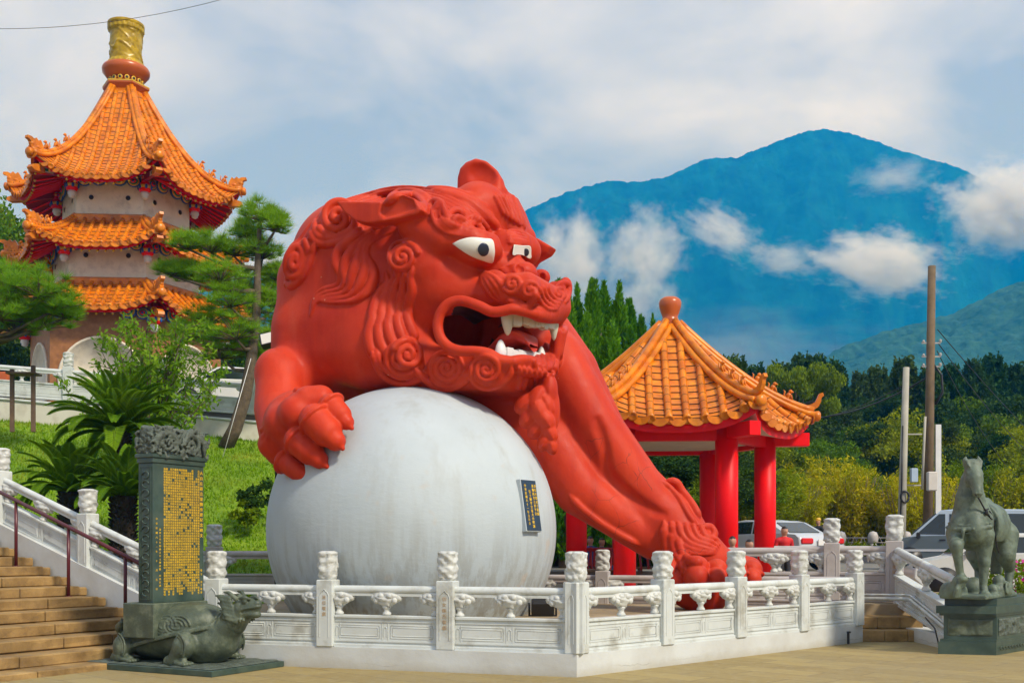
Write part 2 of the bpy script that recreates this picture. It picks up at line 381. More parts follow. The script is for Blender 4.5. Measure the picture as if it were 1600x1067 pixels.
M_conc = M_('concrete_pole', (.42, .40, .33), .8, .15, 2, .3, 25, .01)
M_skin = M_('skin', (.50, .26, .17), .5, .1)
M_hairm = M_('black_hair', (.015, .012, .01), .5, .2)
# ================================================================ ground, platform, terraces
def sheet(name, pts, z0, z1, mat, kind='structure', **k):
    """flat-topped slab over a plan polygon (counter-clockwise)"""
    b = MB(); n = len(pts)
    b.add([(x, y, z1) for x, y in pts] + [(x, y, z0) for x, y in pts], [tuple(range(n))] + [(i, n + i, n + (i + 1) % n, (i + 1) % n) for i in range(n)])
    return b.build(name, mat, kind=kind, **k)
b = MB(); b.grid([[(x, y, -.9 if y > 62 else 0) for x in (-3000, -60, 0, 60, 3000)] for y in (-60, 0, 30, 62, 70, 400, 5000)], smooth=False)
b.f = [tuple(reversed(f)) for f in b.f]
b.build('ground', M_field, kind='structure')
sheet('plaza_pavement', [(-30, -12), (30, -12), (30, 21), (-30, 21)], -.05, .004, M_paving)
C0 = Vector((.81, 13.75)); C1 = Vector((5.85, 18.58)); C3 = Vector((-4.15, 15.28)); C2 = Vector((-4.6, 21.6))
def inset(p, d): c = Vector((.8, 17.2)); return p + (c - p).normalized() * d
# platform base wall, one thing with the floor it carries
platform = sheet('platform_wall', [inset(C3, -.14), inset(C0, -.14), inset(C1, -.16), inset(C2, 0)], 0, .29, M_base, kind=None)
tag(platform, 'low white plinth wall with cracked foot that carries the red lion terrace', 'wall')
sheet('platform_floor', [inset(C3, .2), inset(C0, .2), inset(C1, .25), inset(C2, -.2)], .291, .60, M_terrace)
b = MB(); b.box((0, 0, .11), (.05, .03, .2), ch=.01); b.box((0, -.01, .21), (.07, .05, .03), ch=.008)
o = b.build('bollard', M_black, label='small dark iron stop against the right end of the white plinth wall', cat='bollard'); o.location = (5.6, 18.12, 0); o.rotation_euler.z = R(44)
# upper terrace (pavilion court) and car park behind
sheet('terrace', [(-12, 21.2), (-4.7, 21.2), (1.0, 20.05), (5.9, 18.72), (5.9, 19.6), (7.3, 19.6), (7.3, 20.3), (26, 20.3), (26, 30.5), (-12, 30.5)], 0, .596, M_terrace)
sheet('car_park', [(-1, 30.5), (60, 30.5), (60, 47.6), (-1, 47.6)], 0, .93, M_asphalt)
# steps between platform and side balustrade
for k in range(2):
    b = MB(); z0, z1 = k * .2, (k + 1) * .2
    yf = 18.62 + k * .38
    for q in range(3):
        xa, xb = 5.98 + q * .40, 5.98 + (q + 1) * .40
        b.box(((xa + xb) / 2, (yf + 20) / 2, (z0 + z1) / 2 + .002 * k), (xb - xa - .006, 20 - yf, z1 - z0), ch=.012)
    b.build('steps', M_step, kind='structure')
# ---------------------------------------------------------------- the great stair on the left
SA = Vector((-.858, .515)); SD = Vector((.515, .857)); E5 = Vector((-6.08, 16.82)); RUN, RIS = .455, .1535
def SE(j, off=0): return E5 + SA * ((j - 5) * RUN) + SD * off
def SZ(j): return RIS * j - .07
rng = random.Random(5)
for j in range(1, 18):
    b = MB(); pos = 0.0; L = 9.0
    M = Matrix(((SD.x, SA.x, 0, 0), (SD.y, SA.y, 0, 0), (0, 0, 1, 0), (0, 0, 0, 1)))
    e = SE(j); M.translation = Vector((e.x, e.y, 0))
    while pos < L:
        w = rng.uniform(.8, 1.5); w = min(w, L - pos)
        dz = rng.uniform(-.006, .006); dy = rng.uniform(-.008, .008)
        b.box((-pos - w / 2, RUN * .75 + dy, SZ(j) - RIS / 2 + dz - (.04 if j == 1 else 0) * 0), (w - .012, RUN * 1.5, RIS - .004), M, ch=.014)
        pos += w
    # end block standing slightly proud, as on the real stair
    b.box((.0, RUN * .75, SZ(j) - RIS / 2 - .012), (.28, RUN * 1.46, RIS - .012), M, ch=.018)
    # core under the step
    b.box((-L / 2, RUN * .75 + .25, (SZ(j) - RIS) / 2 - .01), (L - .1, RUN * 1.3, max(SZ(j) - RIS - .02, .02)), M)
    b.build('stair_step', M_step, kind='structure')

# ---------------------------------------------------------------- glyphs
GL = {}
def glyph(ch):
    if ch not in GL:
        cu = bpy.data.curves.new('g', 'FONT'); cu.body = ch; cu.resolution_u = 1; cu.size = 1; cu.align_x = 'CENTER'; cu.align_y = 'CENTER'
        o = bpy.data.objects.new('g', cu); me = o.to_mesh()
        V = [tuple(v.co) for v in me.vertices]; Fq = [tuple(p.vertices) for p in me.polygons]
        if V:
            xs = [v[0] for v in V]; ys = [v[1] for v in V]; cx, cy = (min(xs) + max(xs)) / 2, (min(ys) + max(ys)) / 2
            V = [(x - cx, y - cy, 0) for x, y, _ in V]
        GL[ch] = (V, Fq); o.to_mesh_clear(); bpy.data.objects.remove(o); bpy.data.curves.remove(cu)
    return GL[ch]
def write(b, text, M, size, step, down=True, bold=0):
    """characters one under another in the local x/z plane, facing -y"""
    for i, ch in enumerate(text):
        if ch == ' ': continue
        V, Fq = glyph(ch); oz = -i * step if down else 0; ox = 0 if down else i * step
        for dx in ((0,) if not bold else (-bold, bold)):
            b.add([(x * size + ox + dx, -abs(dx) * .3, y * size + oz) for x, y, _ in V], Fq, M)

# ---------------------------------------------------------------- carved marble balustrades
def cap_mesh(r, h, seed, mat):
    rg = random.Random(seed); n, m = 36, 34; P = []
    for i in range(m + 1):
        t = i / m; z = t * h; row = []
        base = r * (.80 + .20 * min(1, t * 8)) * (1 if t < .93 else (1 - ((t - .93) / .07) ** 2 * .35))
        for k in range(n + 1):
            a = 2 * math.pi * (k % n) / n
            sq = 1 / max(abs(math.cos(a)), abs(math.sin(a))); sq = min(sq, 1.12)
            q = mnoise.noise(Vector((math.cos(a) * 2.2 + seed * 3.1, math.sin(a) * 2.2, z / r * 1.5))) + .6 * math.sin(z / r * 5 + 2.2 * math.sin(a * 2 + seed)) * math.cos(a * 2 + z / r * 1.2)
            q += .5 * mnoise.noise(Vector((math.cos(a) * 5 + seed, math.sin(a) * 5, z / r * 4.5)))
            rr = base * sq * (1 + (.15 * q if .06 < t < .96 else 0))
            row.append((rr * math.cos(a), rr * math.sin(a), z))
        P.append(row)
    b = MB(); b.grid(P); b.add([(r * .6 * math.cos(2 * math.pi * k / 8), r * .6 * math.sin(2 * math.pi * k / 8), h - .001) for k in range(8)], [tuple(range(8))])
    return b.mesh('capital', mat)
CAPM = {}
def ogee(w, h, z0, y):                  # engraved arch line on a post face (local xz at plane y), as thin raised strips
    pts = [(-w / 2, z0), (-w / 2, z0 + h * .86), (-w * .36, z0 + h * .93), (-w * .2, z0 + h * .95), (0, z0 + h), (w * .2, z0 + h * .95), (w * .36, z0 + h * .93), (w / 2, z0 + h * .86), (w / 2, z0)]
    return [Vector((x, y, z)) for x, z in pts]
def bracket(b, M, s=1.0, half=0):
    """the cloud-carved vase that carries the handrail; half=-1/+1 leans out from a post"""
    prof = [(.045, 0), (.06, .01), (.06, .03), (.04, .055), (.038, .085), (.06, .11), (.055, .125)]
    b.lathe([(r * s, z * s) for r, z in prof], 12, M)
    rows = []; n, m = 20, 10
    for i in range(m + 1):
        t = i / m; z = .12 + .19 * t; wx = .06 + .15 * math.sin(min(t * 1.25, 1) * math.pi / 2) ; wy = .05 + .035 * math.sin(t * math.pi)
        row = []
        for k in range(n + 1):
            a = 2 * math.pi * (k % n) / n; q = .012 * math.sin(5 * a + t * 9) + .010 * math.sin(t * 16 + 3 * math.cos(a))
            row.append((s * (wx + q * 1.3) * math.cos(a), s * (wy + q) * math.sin(a), s * z))
        rows.append(row)
    b.grid(rows, M)
    for sx in (-1, 1):
        if half and sx != half: continue
        b.ball((sx * .17 * s, 0, .235 * s), (.06 * s, .055 * s, .055 * s), M, 10, 6); b.ball((sx * .13 * s, -.05 * s, .20 * s), (.045 * s, .03 * s, .045 * s), M, 8, 5)
        b.ball((sx * .06 * s, -.055 * s, .26 * s), (.05 * s, .035 * s, .04 * s), M, 8, 5)
def balustrade(name, label, P0, P1, nb, z0, z1=None, s=1.0, mat=None, cmat=None, text=None, ends=(1, 1), group=None, foot=0.0, seed=0, texts=None):
    """posts, handrail, cloud brackets and panels between two plan points; z0..z1 the base level at each end"""
    mat = mat or M_marble; cmat = cmat or M_carved; z1 = z0 if z1 is None else z1
    P0, P1 = Vector(P0), Vector(P1); d = (P1 - P0); L = d.length; d.normalize(); ang = math.atan2(d.y, d.x)
    root = thing(name, label, 'balustrade', (P0.x, P0.y, z0), ang, group)
    sl = (z1 - z0) / L; pw, sh, chh = .24 * s, .90 * s, .39 * s
    key = (round(s, 3), cmat.name, seed % 3)
    for i in range(nb + 1):
        if (i == 0 and not ends[0]) or (i == nb and not ends[1]): continue
        x = L * i / nb; z = sl * x
        b = MB(); b.box((x, 0, z + sh / 2 - foot / 2), (pw, pw, sh + foot), ch=.012)
        for fc, M in ((0, T(x, 0, z)), (1, T(x, 0, z) @ rot('Z', math.pi / 2)), (2, T(x, 0, z) @ rot('Z', math.pi)), (3, T(x, 0, z) @ rot('Z', -math.pi / 2))):
            b.tube(ogee(pw * .56, sh * .72, sh * .14, -pw / 2 - .001), .006 * s, 4, M, cap=False)
        po = b.build('post', mat, root)
        key = (round(s, 3), cmat.name, (i + seed) % 3)
        if key not in CAPM: CAPM[key] = cap_mesh(.118 * s, chh, key[2] + 1, cmat)
        c = bpy.data.objects.new('capital', CAPM[key]); col.objects.link(c); par(c, po); c.location = (x, 0, z + sh - .002); c.rotation_euler.z = (i + seed) * math.pi / 2
        tx = (texts or {}).get(i)
        if tx:
            b = MB(); write(b, tx, T(x, -pw / 2 - .004, z + sh * .74), .058 * s, .075 * s, bold=.0012)
            b.build('inscription', M_orangeink, po)
    shear = Matrix(((1, 0, 0, 0), (0, 1, 0, 0), (sl, 0, 1, 0), (0, 0, 0, 1)))
    for i in range(nb):
        xa, xb = L * i / nb + pw / 2, L * (i + 1) / nb - pw / 2; w = xb - xa; cx = (xa + xb) / 2
        b = MB(); zr = .77 * s
        b.tube([(xa - .01, 0, zr), (cx, 0, zr), (xb + .01, 0, zr)], .056 * s, 14, shear, cap=False)
        b.box((cx, 0, zr - .065 * s), (w, .075 * s, .035 * s), shear); b.build('handrail', mat, root)
        b = MB()
        for xq, hf in ((cx, 0), (xa + .05 * s, 1), (xb - .05 * s, -1)):
            b = MB(); bracket(b, shear @ T(xq, 0, .43 * s), s, hf); b.build('bracket', cmat, root)
        b = MB(); th = .10 * s
        b.box((cx, 0, .215 * s), (w, th, .43 * s), shear)
        b.box((cx, 0, .412 * s), (w - .02, th + .05 * s, .038 * s), shear, ch=.006)
        b.box((cx, 0, .347 * s), (w - .03, th + .02 * s, .012 * s), shear)
        b.box((cx, 0, .085 * s), (w - .03, th + .025 * s, .018 * s), shear); b.box((cx, 0, .02 * s), (w, th + .05 * s, .05 * s), shear, ch=.006)
        for sy in (-1, 1):
            yy = sy * (th / 2 + .002)
            q = w / 2 - .09 * s
            for sx in (-1, 1):
                px_ = cx + sx * (q / 2 + .05 * s); pw2 = q - .06 * s; zc = .216 * s; ph = .17 * s
                for a_ in (0, 1):
                    k2 = .018 * s * a_ * 1.6; rr = .0045 * s
                    b.tube([(px_ - pw2 / 2 + k2, yy, zc - ph / 2 + k2), (px_ + pw2 / 2 - k2, yy, zc - ph / 2 + k2), (px_ + pw2 / 2 - k2, yy, zc + ph / 2 - k2), (px_ - pw2 / 2 + k2, yy, zc + ph / 2 - k2), (px_ - pw2 / 2 + k2, yy, zc - ph / 2 + k2)], rr, 4, shear, cap=False)
            for px_ in (cx, xa + .045 * s, xb - .045 * s):
                b.tube(ogee(.045 * s, .13 * s, .15 * s, yy) if sy < 0 else ogee(.045 * s, .13 * s, .15 * s, yy), .005 * s, 4, shear @ T(px_, 0, 0), cap=False)
                for sx in (-1, 1): b.box((px_ + sx * .042 * s, yy, .216 * s), (.006, .006, .22 * s), shear)
        b.build('panel', mat, root)
    return root
M_orangeink = M_('faded_orange_lettering', (.60, .42, .24), .6, .2, 8, 0)
balustrade('balustrade', 'white marble balustrade along the front of the platform, before the white ball', C3, C0, 3, .29, texts={1: '善信敬獻', 2: '信女陳氏敬獻'})
balustrade('balustrade', 'white marble balustrade along the right side of the platform, before the far paw', C0, C1, 4, .29, ends=(1, 1), seed=1, texts={0: '信士弟子敬獻'})
C2b = C1 + Vector((-6.3, 1.8))
balustrade('balustrade', 'shaded balustrade behind the far paw and the ball, closing the back of the platform', C1, C2b, 3, .29, seed=2, ends=(0, 1), mat=M_marble_shade)
balustrade('balustrade', 'pinkish shade-toned balustrade at the foot of the lawn, left of the ball', (-8.6, 21.3), (-3.0, 21.1), 2, .62, s=1.12, mat=M_marble_shade, seed=1)
balustrade('balustrade', 'tall-posted balustrade in front of the silver car, left of the small steps', (4.9, 20.9), (7.05, 20.05), 1, .62, s=1.24, mat=M_marble_shade, ends=(0, 1), texts={1: '信士敬獻'})
balustrade('balustrade', 'short tall-posted balustrade at the pavilion entrance behind the right corner post', (4.0, 21.1), (6.02, 20.48), 1, .62, s=1.2, mat=M_marble_shade, ends=(0, 1), seed=1)
balustrade('balustrade', 'sloping balustrade beside the small steps, running down to the horse', (7.05, 20.0), (7.0, 16.9), 1, .62, .08, s=1.24, ends=(0, 0), foot=.3, seed=2)
sheet('curb', [(6.88, 16.8), (7.28, 16.8), (7.28, 20.2), (6.88, 20.2)], 0, .22, M_base)
# stair balustrade, climbing
pA, pB = SE(-1.9, .32), SE(17.5, .32)
balustrade('balustrade', 'white balustrade climbing beside the sandstone stair', SE(2.5, .32), SE(17.5, .32), 3, SZ(2.5) + .16, SZ(17.5) + .16, s=1.03, foot=.4)
balustrade('balustrade', 'short lowest bay of white balustrade at the stair foot, behind the inscribed slab', SE(.6, .32), SE(2.5, .32), 1, SZ(.6) + .16, SZ(2.5) + .16, s=1.03, foot=.4, ends=(0, 0))
b = MB()   # its solid white string wall
for sgn in (-1, 1): pass
q0, q1 = SE(-.9, .32), SE(18, .32); nrm = SD * .14
b.add([(q0.x - nrm.x, q0.y - nrm.y, -.05), (q1.x - nrm.x, q1.y - nrm.y, -.05), (q1.x - nrm.x, q1.y - nrm.y, SZ(18) + .17), (q0.x - nrm.x, q0.y - nrm.y, max(SZ(-.9), 0) + .12),
       (q0.x + nrm.x, q0.y + nrm.y, -.05), (q1.x + nrm.x, q1.y + nrm.y, -.05), (q1.x + nrm.x, q1.y + nrm.y, SZ(18) + .17), (q0.x + nrm.x, q0.y + nrm.y, max(SZ(-.9), 0) + .12)],
      [(0, 1, 2, 3), (5, 4, 7, 6), (3, 2, 6, 7), (4, 0, 3, 7), (1, 5, 6, 2)])
b.build('string_wall', M_base, label='white sloping wall along the edge of the sandstone stair', cat='wall')
# maroon handrail
root = thing('handrail', 'maroon metal handrail standing on the left stair', 'handrail', (SE(4, -.25).x, SE(4, -.25).y, SZ(4)))
loc0 = Vector((SE(4, -.25).x, SE(4, -.25).y, SZ(4)))
W_ = lambda j, h: Vector((SE(j, -.25).x, SE(j, -.25).y, SZ(j) + h)) - loc0
b = MB(); b.tube([W_(1.6, .95), W_(6, .95), W_(17, .95)], .032, 10); b.build('rail', M_maroon, root)
for j in (1.9, 4, 6.9, 9.8, 12.7, 15.6):
    b = MB(); b.tube([W_(j, -.02 - (j % 1) * RIS), W_(j, .95)], .028, 8); b.lathe([(.06, 0), (.06, .012)], 10, T(W_(j, -.0 - (j % 1) * RIS))); b.build('post', M_maroon, root)
# ---------------------------------------------------------------- lawn slope, retaining wall with its balustrade
def lawn_z(x, y):
    t = (y - 20.6) / 11.2; t = min(max(t, 0), 1)
    top = 5.30 - (x + 15) * .08
    return .55 + (top - .55) * (t * .9 + .1 * math.sin(t * math.pi / 2)) + .05 * mnoise.noise(Vector((x * .6, y * .6, 0))) * (1 if t > .02 else 0)
rows = [[(x, y, lawn_z(x, y)) for x in np.linspace(-26, -.5, 56)] for y in np.linspace(18.6, 33.2, 46)]
b = MB(); b.grid(rows); b.f = [f for f in b.f]; lawn = b.build('lawn', M_lawn, kind='structure')
rgn = np.random.default_rng(3)
N = 52000; gx = rgn.uniform(-17, -.6, N); gy = rgn.uniform(20.7, 32.3, N); hh = rgn.uniform(.03, .10, N) * (1 + .8 * (rgn.random(N) < .06)); a = rgn.uniform(0, 6.28, N); lean = rgn.normal(0, .03, (N, 2))
gz = np.array([lawn_z(x, y) for x, y in zip(gx, gy)]); wdt = .022
V = np.zeros((N, 3, 3)); V[:, 0] = np.stack((gx - np.cos(a) * wdt, gy - np.sin(a) * wdt, gz - .01), 1); V[:, 1] = np.stack((gx + np.cos(a) * wdt, gy + np.sin(a) * wdt, gz - .01), 1); V[:, 2] = np.stack((gx + lean[:, 0], gy + lean[:, 1], gz + hh), 1)
def blade_mat():
    t = NT('grass_blades'); g = t.node('ShaderNodeNewGeometry')
    base = t.mix(g.outputs['Random Per Island'], (.10, .24, .004), (.28, .46, .012))
    base = t.mix(t.math('MULTIPLY', t.ramp(t.noise(.55, 6, .7), .50, .66), .65), base, (.42, .42, .05))
    base = t.mix(t.math('MULTIPLY', t.ramp(t.noise(.9, 5, .7, co=t.coord((1, 1, 1), loc=(7, 3, 0))), .54, .68), .6), base, (.05, .15, .008))
    t.set(base=base, rough=.7, spec=.05); tl = t.node('ShaderNodeBsdfTranslucent', {0: base}); mxs = t.node('ShaderNodeMixShader', {0: .35, 1: t.b.outputs[0], 2: tl.outputs[0]}); t.t.links.new(mxs.outputs[0], t.out.inputs[0]); return t.m
M_blade = blade_mat()
tag(np_obj('grass', V.reshape(-1, 3), np.arange(N * 3).reshape(-1, 3), M_blade, None, False), 'bright green mown grass covering the bank below the pagoda', 'grass', kind='stuff')
# retaining wall
wl0, wl1 = Vector((-24, 31.4)), Vector((-4.5, 33.2))
root = thing('retaining_wall', 'long cream retaining wall at the top of the lawn, below the pagoda', 'wall', (-14, 32.3, 4.9), math.atan2(1.8, 19.5))
b = MB(); sh_ = Matrix(((1, 0, 0, 0), (0, 1, 0, 0), (-.082, 0, 1, 0), (0, 0, 0, 1)))
b.box((0, 0, .20), (20.5, .35, 1.5), sh_, ch=.02); b.build('wall', M_whitewall if 'M_whitewall' in globals() else M_base, root)
b = MB(); b.box((0, 0, .98), (20.5, .46, .07), sh_, ch=.015); b.build('coping', M_marble, root)
balustrade('balustrade', 'white balustrade on top of the retaining wall, in front of the pagoda and parked car', (-23.8, 31.32), (-5.2, 33.05), 7, 6.62, 5.42, s=1.12, mat=M_marble, seed=1)
sheet('upper_terrace', [(-40, 31.6), (-25, 31.6), (-3.5, 33.3), (-3.5, 70), (-40, 70)], 0, 5.9, M_asphalt)
# ================================================================ the red guardian lion (one carved mass, grown from a distance field)
import openvdb as vdb
LF = np.array((.906, -.423, 0)); LS = np.array((-.423, -.906, 0)); LZ = np.array((0, 0, 1.0)); LC = np.array((-1.42, 17.35, 0))
LA = np.stack((LF, LS, LZ))
def HW(px, py, w):                         # point of the head that shows at a photo pixel, w metres towards its near cheek
    a = (px - 800) / F
    u = (a * (LC[1] - .906 * w) - LC[0] + .423 * w) / (.906 + .423 * a)
    p = LC + u * LF + w * LS
    return np.array((p[0], p[1], EYE + (HZ - py) * p[1] / F))
def W3(px, py, Y): return np.array(((px - 800) / F * Y, Y, EYE + (HZ - py) * Y / F))
HV = .019
G0 = np.array((-5.0, 14.2, .45)); G1 = np.array((4.9, 20.9, 8.1)); GN = ((G1 - G0) / HV).astype(int) + 1
D = np.full(GN, .6, np.float32)
def region(lo, hi):
    a = np.maximum(((np.asarray(lo) - G0) / HV).astype(int), 0); b = np.minimum(((np.asarray(hi) - G0) / HV).astype(int) + 2, GN)
    sl = tuple(slice(i, max(j, i + 1)) for i, j in zip(a, b))
    ax = [(G0[i] + np.arange(sl[i].start, sl[i].stop) * HV).astype(np.float32) for i in range(3)]
    return sl, ax[0][:, None, None], ax[1][None, :, None], ax[2][None, None, :]
def smin(a, b, k):
    h = np.maximum(k - np.abs(a - b), 0) / k
    return np.minimum(a, b) - h * h * k * .25
def freeze():                              # later strokes are laid on the stone as it is now
    global DB
    DB = D.copy()
DB = D
def put(sl, d, k, cut=False):
    if cut: D[sl] = -smin(-D[sl], d, k)
    else: D[sl] = smin(D[sl], d, k)
def ell(c, r, A=LA, k=.15, cut=False):
    c = np.asarray(c, float); r = np.asarray(r, float); m = max(r) + k + .1
    sl, X, Y, Z = region(c - m, c + m)
    q = [((X - c[0]) * float(A[i][0]) + (Y - c[1]) * float(A[i][1]) + (Z - c[2]) * float(A[i][2])) / np.float32(r[i]) for i in range(3)]
    k0 = np.sqrt(q[0] ** 2 + q[1] ** 2 + q[2] ** 2) + 1e-5
    k1 = np.sqrt((q[0] / r[0]) ** 2 + (q[1] / r[1]) ** 2 + (q[2] / r[2]) ** 2) + 1e-5
    put(sl, (k0 * (k0 - 1) / k1).astype(np.float32), k, cut)
def rbox(c, h, rad, A=LA, k=.15):
    c = np.asarray(c, float); m = np.linalg.norm(h) + k + .1
    sl, X, Y, Z = region(c - m, c + m)
    q = [np.abs((X - c[0]) * float(A[i][0]) + (Y - c[1]) * float(A[i][1]) + (Z - c[2]) * float(A[i][2])) - np.float32(h[i] - rad) for i in range(3)]
    d = np.sqrt(sum(np.maximum(v, 0) ** 2 for v in q)) + np.minimum(np.maximum(np.maximum(q[0], q[1]), q[2]), 0) - rad
    put(sl, d.astype(np.float32), k)
def chain(P, r, k=.05, cut=False):
    P = np.asarray(P, float); rs = np.broadcast_to(np.asarray(r, float), (len(P),))
    for i in range(len(P) - 1):
        a, b = P[i], P[i + 1]; m = max(rs[i], rs[i + 1]) + k + 2 * HV
        sl, X, Y, Z = region(np.minimum(a, b) - m, np.maximum(a, b) + m)
        ab = b - a; L = float(ab @ ab) + 1e-9
        t = np.clip(((X - a[0]) * float(ab[0]) + (Y - a[1]) * float(ab[1]) + (Z - a[2]) * float(ab[2])) / L, 0, 1)
        d = np.sqrt((X - a[0] - t * float(ab[0])) ** 2 + (Y - a[1] - t * float(ab[1])) ** 2 + (Z - a[2] - t * float(ab[2])) ** 2) - (rs[i] + (rs[i + 1] - rs[i]) * t)
        yield_sl.append((sl, d.astype(np.float32)))
    # union the pieces sharply, then blend the whole chain once
    lo = [min(s[0][j].start for s in yield_sl) for j in range(3)]; hi = [max(s[0][j].stop for s in yield_sl) for j in range(3)]
    B = np.full([hi[j] - lo[j] for j in range(3)], 1.0, np.float32)
    for s, d in yield_sl:
        q = tuple(slice(s[j].start - lo[j], s[j].stop - lo[j]) for j in range(3)); B[q] = np.minimum(B[q], d)
    yield_sl.clear()
    put(tuple(slice(lo[j], hi[j]) for j in range(3)), B, k, cut)
yield_sl = []
def poly_sd(px, py, poly):
    d = None; s = np.ones(np.broadcast(px, py).shape, np.float32); n = len(poly)
    for i in range(n):
        (ax, ay), (bx, by) = poly[i], poly[i - 1]
        ex, ey = bx - ax, by - ay; wx, wy = px - ax, py - ay
        t = np.clip((wx * ex + wy * ey) / (ex * ex + ey * ey + 1e-9), 0, 1)
        q = (wx - ex * t) ** 2 + (wy - ey * t) ** 2
        d = q if d is None else np.minimum(d, q)
        c1 = py >= ay; c2 = py < by; c3 = ex * wy > ey * wx
        s = np.where((c1 & c2 & c3) | (~c1 & ~c2 & ~c3), -s, s)
    return s * np.sqrt(d)
def plate(poly, w, th, k=.05, rad=.04, cut=False, w0=None, bow=0):
    """outline given where it shows at lateral offset w0, extruded along the head's side axis around w"""
    w0 = w if w0 is None else w0
    pts = np.array([HW(x, y, w0) for x, y in poly]); U = (pts - LC) @ LF; Zc = pts[:, 2]
    ctr = np.array([LC + u * LF + ww * LS + np.array((0, 0, z)) for u, z in zip(U, Zc) for ww in (w - th, w + th)])
    sl, X, Y, Z = region(ctr.min(0) - k - .1, ctr.max(0) + k + .1)
    u = (X - LC[0]) * LF[0] + (Y - LC[1]) * LF[1]; ww = (X - LC[0]) * LS[0] + (Y - LC[1]) * LS[1]
    um, zm = U.mean(), Zc.mean()
    if bow: ww = ww - bow * ((Z - zm) ** 2)
    d2 = poly_sd(u + 0 * Z, Z + 0 * u, list(zip(U, Zc))) + rad
    dw = np.abs(ww - w) - th + rad
    d = np.sqrt(np.maximum(d2, 0) ** 2 + np.maximum(dw, 0) ** 2) + np.minimum(np.maximum(d2, dw), 0) - rad
    put(sl, d.astype(np.float32), k, cut)
def samp(P, D=None):
    D = DB if D is None else D
    q = np.clip((P - G0) / HV, 0, np.array(GN) - 2); i = q.astype(int); f = q - i
    v = 0
    for a in (0, 1):
        for b in (0, 1):
            for c in (0, 1):
                v = v + D[i[:, 0] + a, i[:, 1] + b, i[:, 2] + c] * (f[:, 0] if a else 1 - f[:, 0]) * (f[:, 1] if b else 1 - f[:, 1]) * (f[:, 2] if c else 1 - f[:, 2])
    return v
def hit(pts, y0=14.25, y1=20.5, fill=True):    # where the sight lines through these pixels meet the stone
    pts = np.asarray(pts, float); Y = np.full(len(pts), y0); done = np.zeros(len(pts), bool)
    dx = (pts[:, 0] - 800) / F; dz = (HZ - pts[:, 1]) / F
    for _ in range(260):
        P = np.stack((dx * Y, Y, EYE + dz * Y), 1); v = samp(P)
        done |= v <= .002; Y = np.where(done | (Y > y1), Y, Y + np.maximum(v * .6, .006))
    ok = done
    if fill and ok.any() and not ok.all():
        idx = np.arange(len(pts)); Y = np.where(ok, Y, np.interp(idx, idx[ok], Y[ok]))
    return np.stack((dx * Y, Y, EYE + dz * Y), 1), ok
def cr_path(P, step=4.0):                      # Catmull-Rom through pixel points
    P = np.asarray(P, float)
    if len(P) == 2: n = max(2, int(np.linalg.norm(P[1] - P[0]) / step)); t = np.linspace(0, 1, n + 1)[:, None]; return P[0] * (1 - t) + P[1] * t
    Q = np.vstack((2 * P[0] - P[1], P, 2 * P[-1] - P[-2])); out = []
    for i in range(1, len(Q) - 2):
        n = max(2, int(np.linalg.norm(Q[i + 1] - Q[i]) / step)); t = np.arange(n)[:, None] / n
        out.append(.5 * (2 * Q[i] + (Q[i + 1] - Q[i - 1]) * t + (2 * Q[i - 1] - 5 * Q[i] + 4 * Q[i + 1] - Q[i + 2]) * t ** 2 + (3 * Q[i] - Q[i - 1] - 3 * Q[i + 1] + Q[i + 2]) * t ** 3))
    return np.vstack(out + [Q[-2:-1]])
def zz(org, s, P): return [(org[0] + x / s, org[1] + y / s) for x, y in P]
Z5 = lambda P: zz((390, 230), 3.953, P)
Z6 = lambda P: zz((630, 230), 3.953, P)
Z7 = lambda P: zz((390, 480), 3.557, P)
Z8 = lambda P: zz((630, 440), 3.557, P)
ZP = lambda P: zz((860, 430), 3.442, P)
ZL = lambda P: zz((840, 640), 3.557, P)
def smoothY(P, n=2):
    for _ in range(n):
        Y = P[:, 1].copy(); Y[1:-1] = (Y[:-2] + 2 * Y[1:-1] + Y[2:]) / 4
        P = P * (Y / P[:, 1])[:, None] + np.array((0, 0, EYE)) * (1 - Y / P[:, 1])[:, None]
    return P
def stroke(P, r=6., r1=None, k=.006, sink=-.25, taper=True, step=4., cut=False, smooth=6):
    """a carved ridge (or groove) laid on the stone along a pixel path; r in photo pixels"""
    p = cr_path(P, step); H, ok = hit(p)
    if not ok.any(): return
    r = r * 1.15 if not cut else r
    H = smoothY(H, smooth); n = len(H); t = np.linspace(0, 1, n)
    rr = np.interp(t, np.linspace(0, 1, len(r)), r) if hasattr(r, '__len__') else (r + ((r if r1 is None else r1) - r) * t)
    if taper: rr = rr * np.clip(np.minimum(t, 1 - t) * 8 + .35, 0, 1)
    rm = rr * H[:, 1] / F
    view = H - np.array((0, 0, EYE)); view /= np.linalg.norm(view, axis=1)[:, None]
    chain(H + view * (rm * sink)[:, None], rm, k, cut)
def bundle(A, B, n, r=None, **kw):
    """n strands side by side between two edge paths, each as thick as the local gap"""
    a = cr_path(A, 3.); b = cr_path(B, 3.); m = 46; t = np.linspace(0, 1, m)
    def f(q):
        L = np.concatenate(([0], np.cumsum(np.linalg.norm(np.diff(q, axis=0), axis=1)))); L /= L[-1]
        return np.stack([np.interp(t, L, q[:, i]) for i in (0, 1)], 1)
    a, b = f(a), f(b); g = np.linalg.norm(a - b, axis=1) / max(n - 1, 1); rr = np.clip(g * .47, 2.6, 8.5)
    for i in range(n):
        s = i / (n - 1) if n > 1 else .5
        stroke(a * (1 - s) + b * s, rr, **kw)
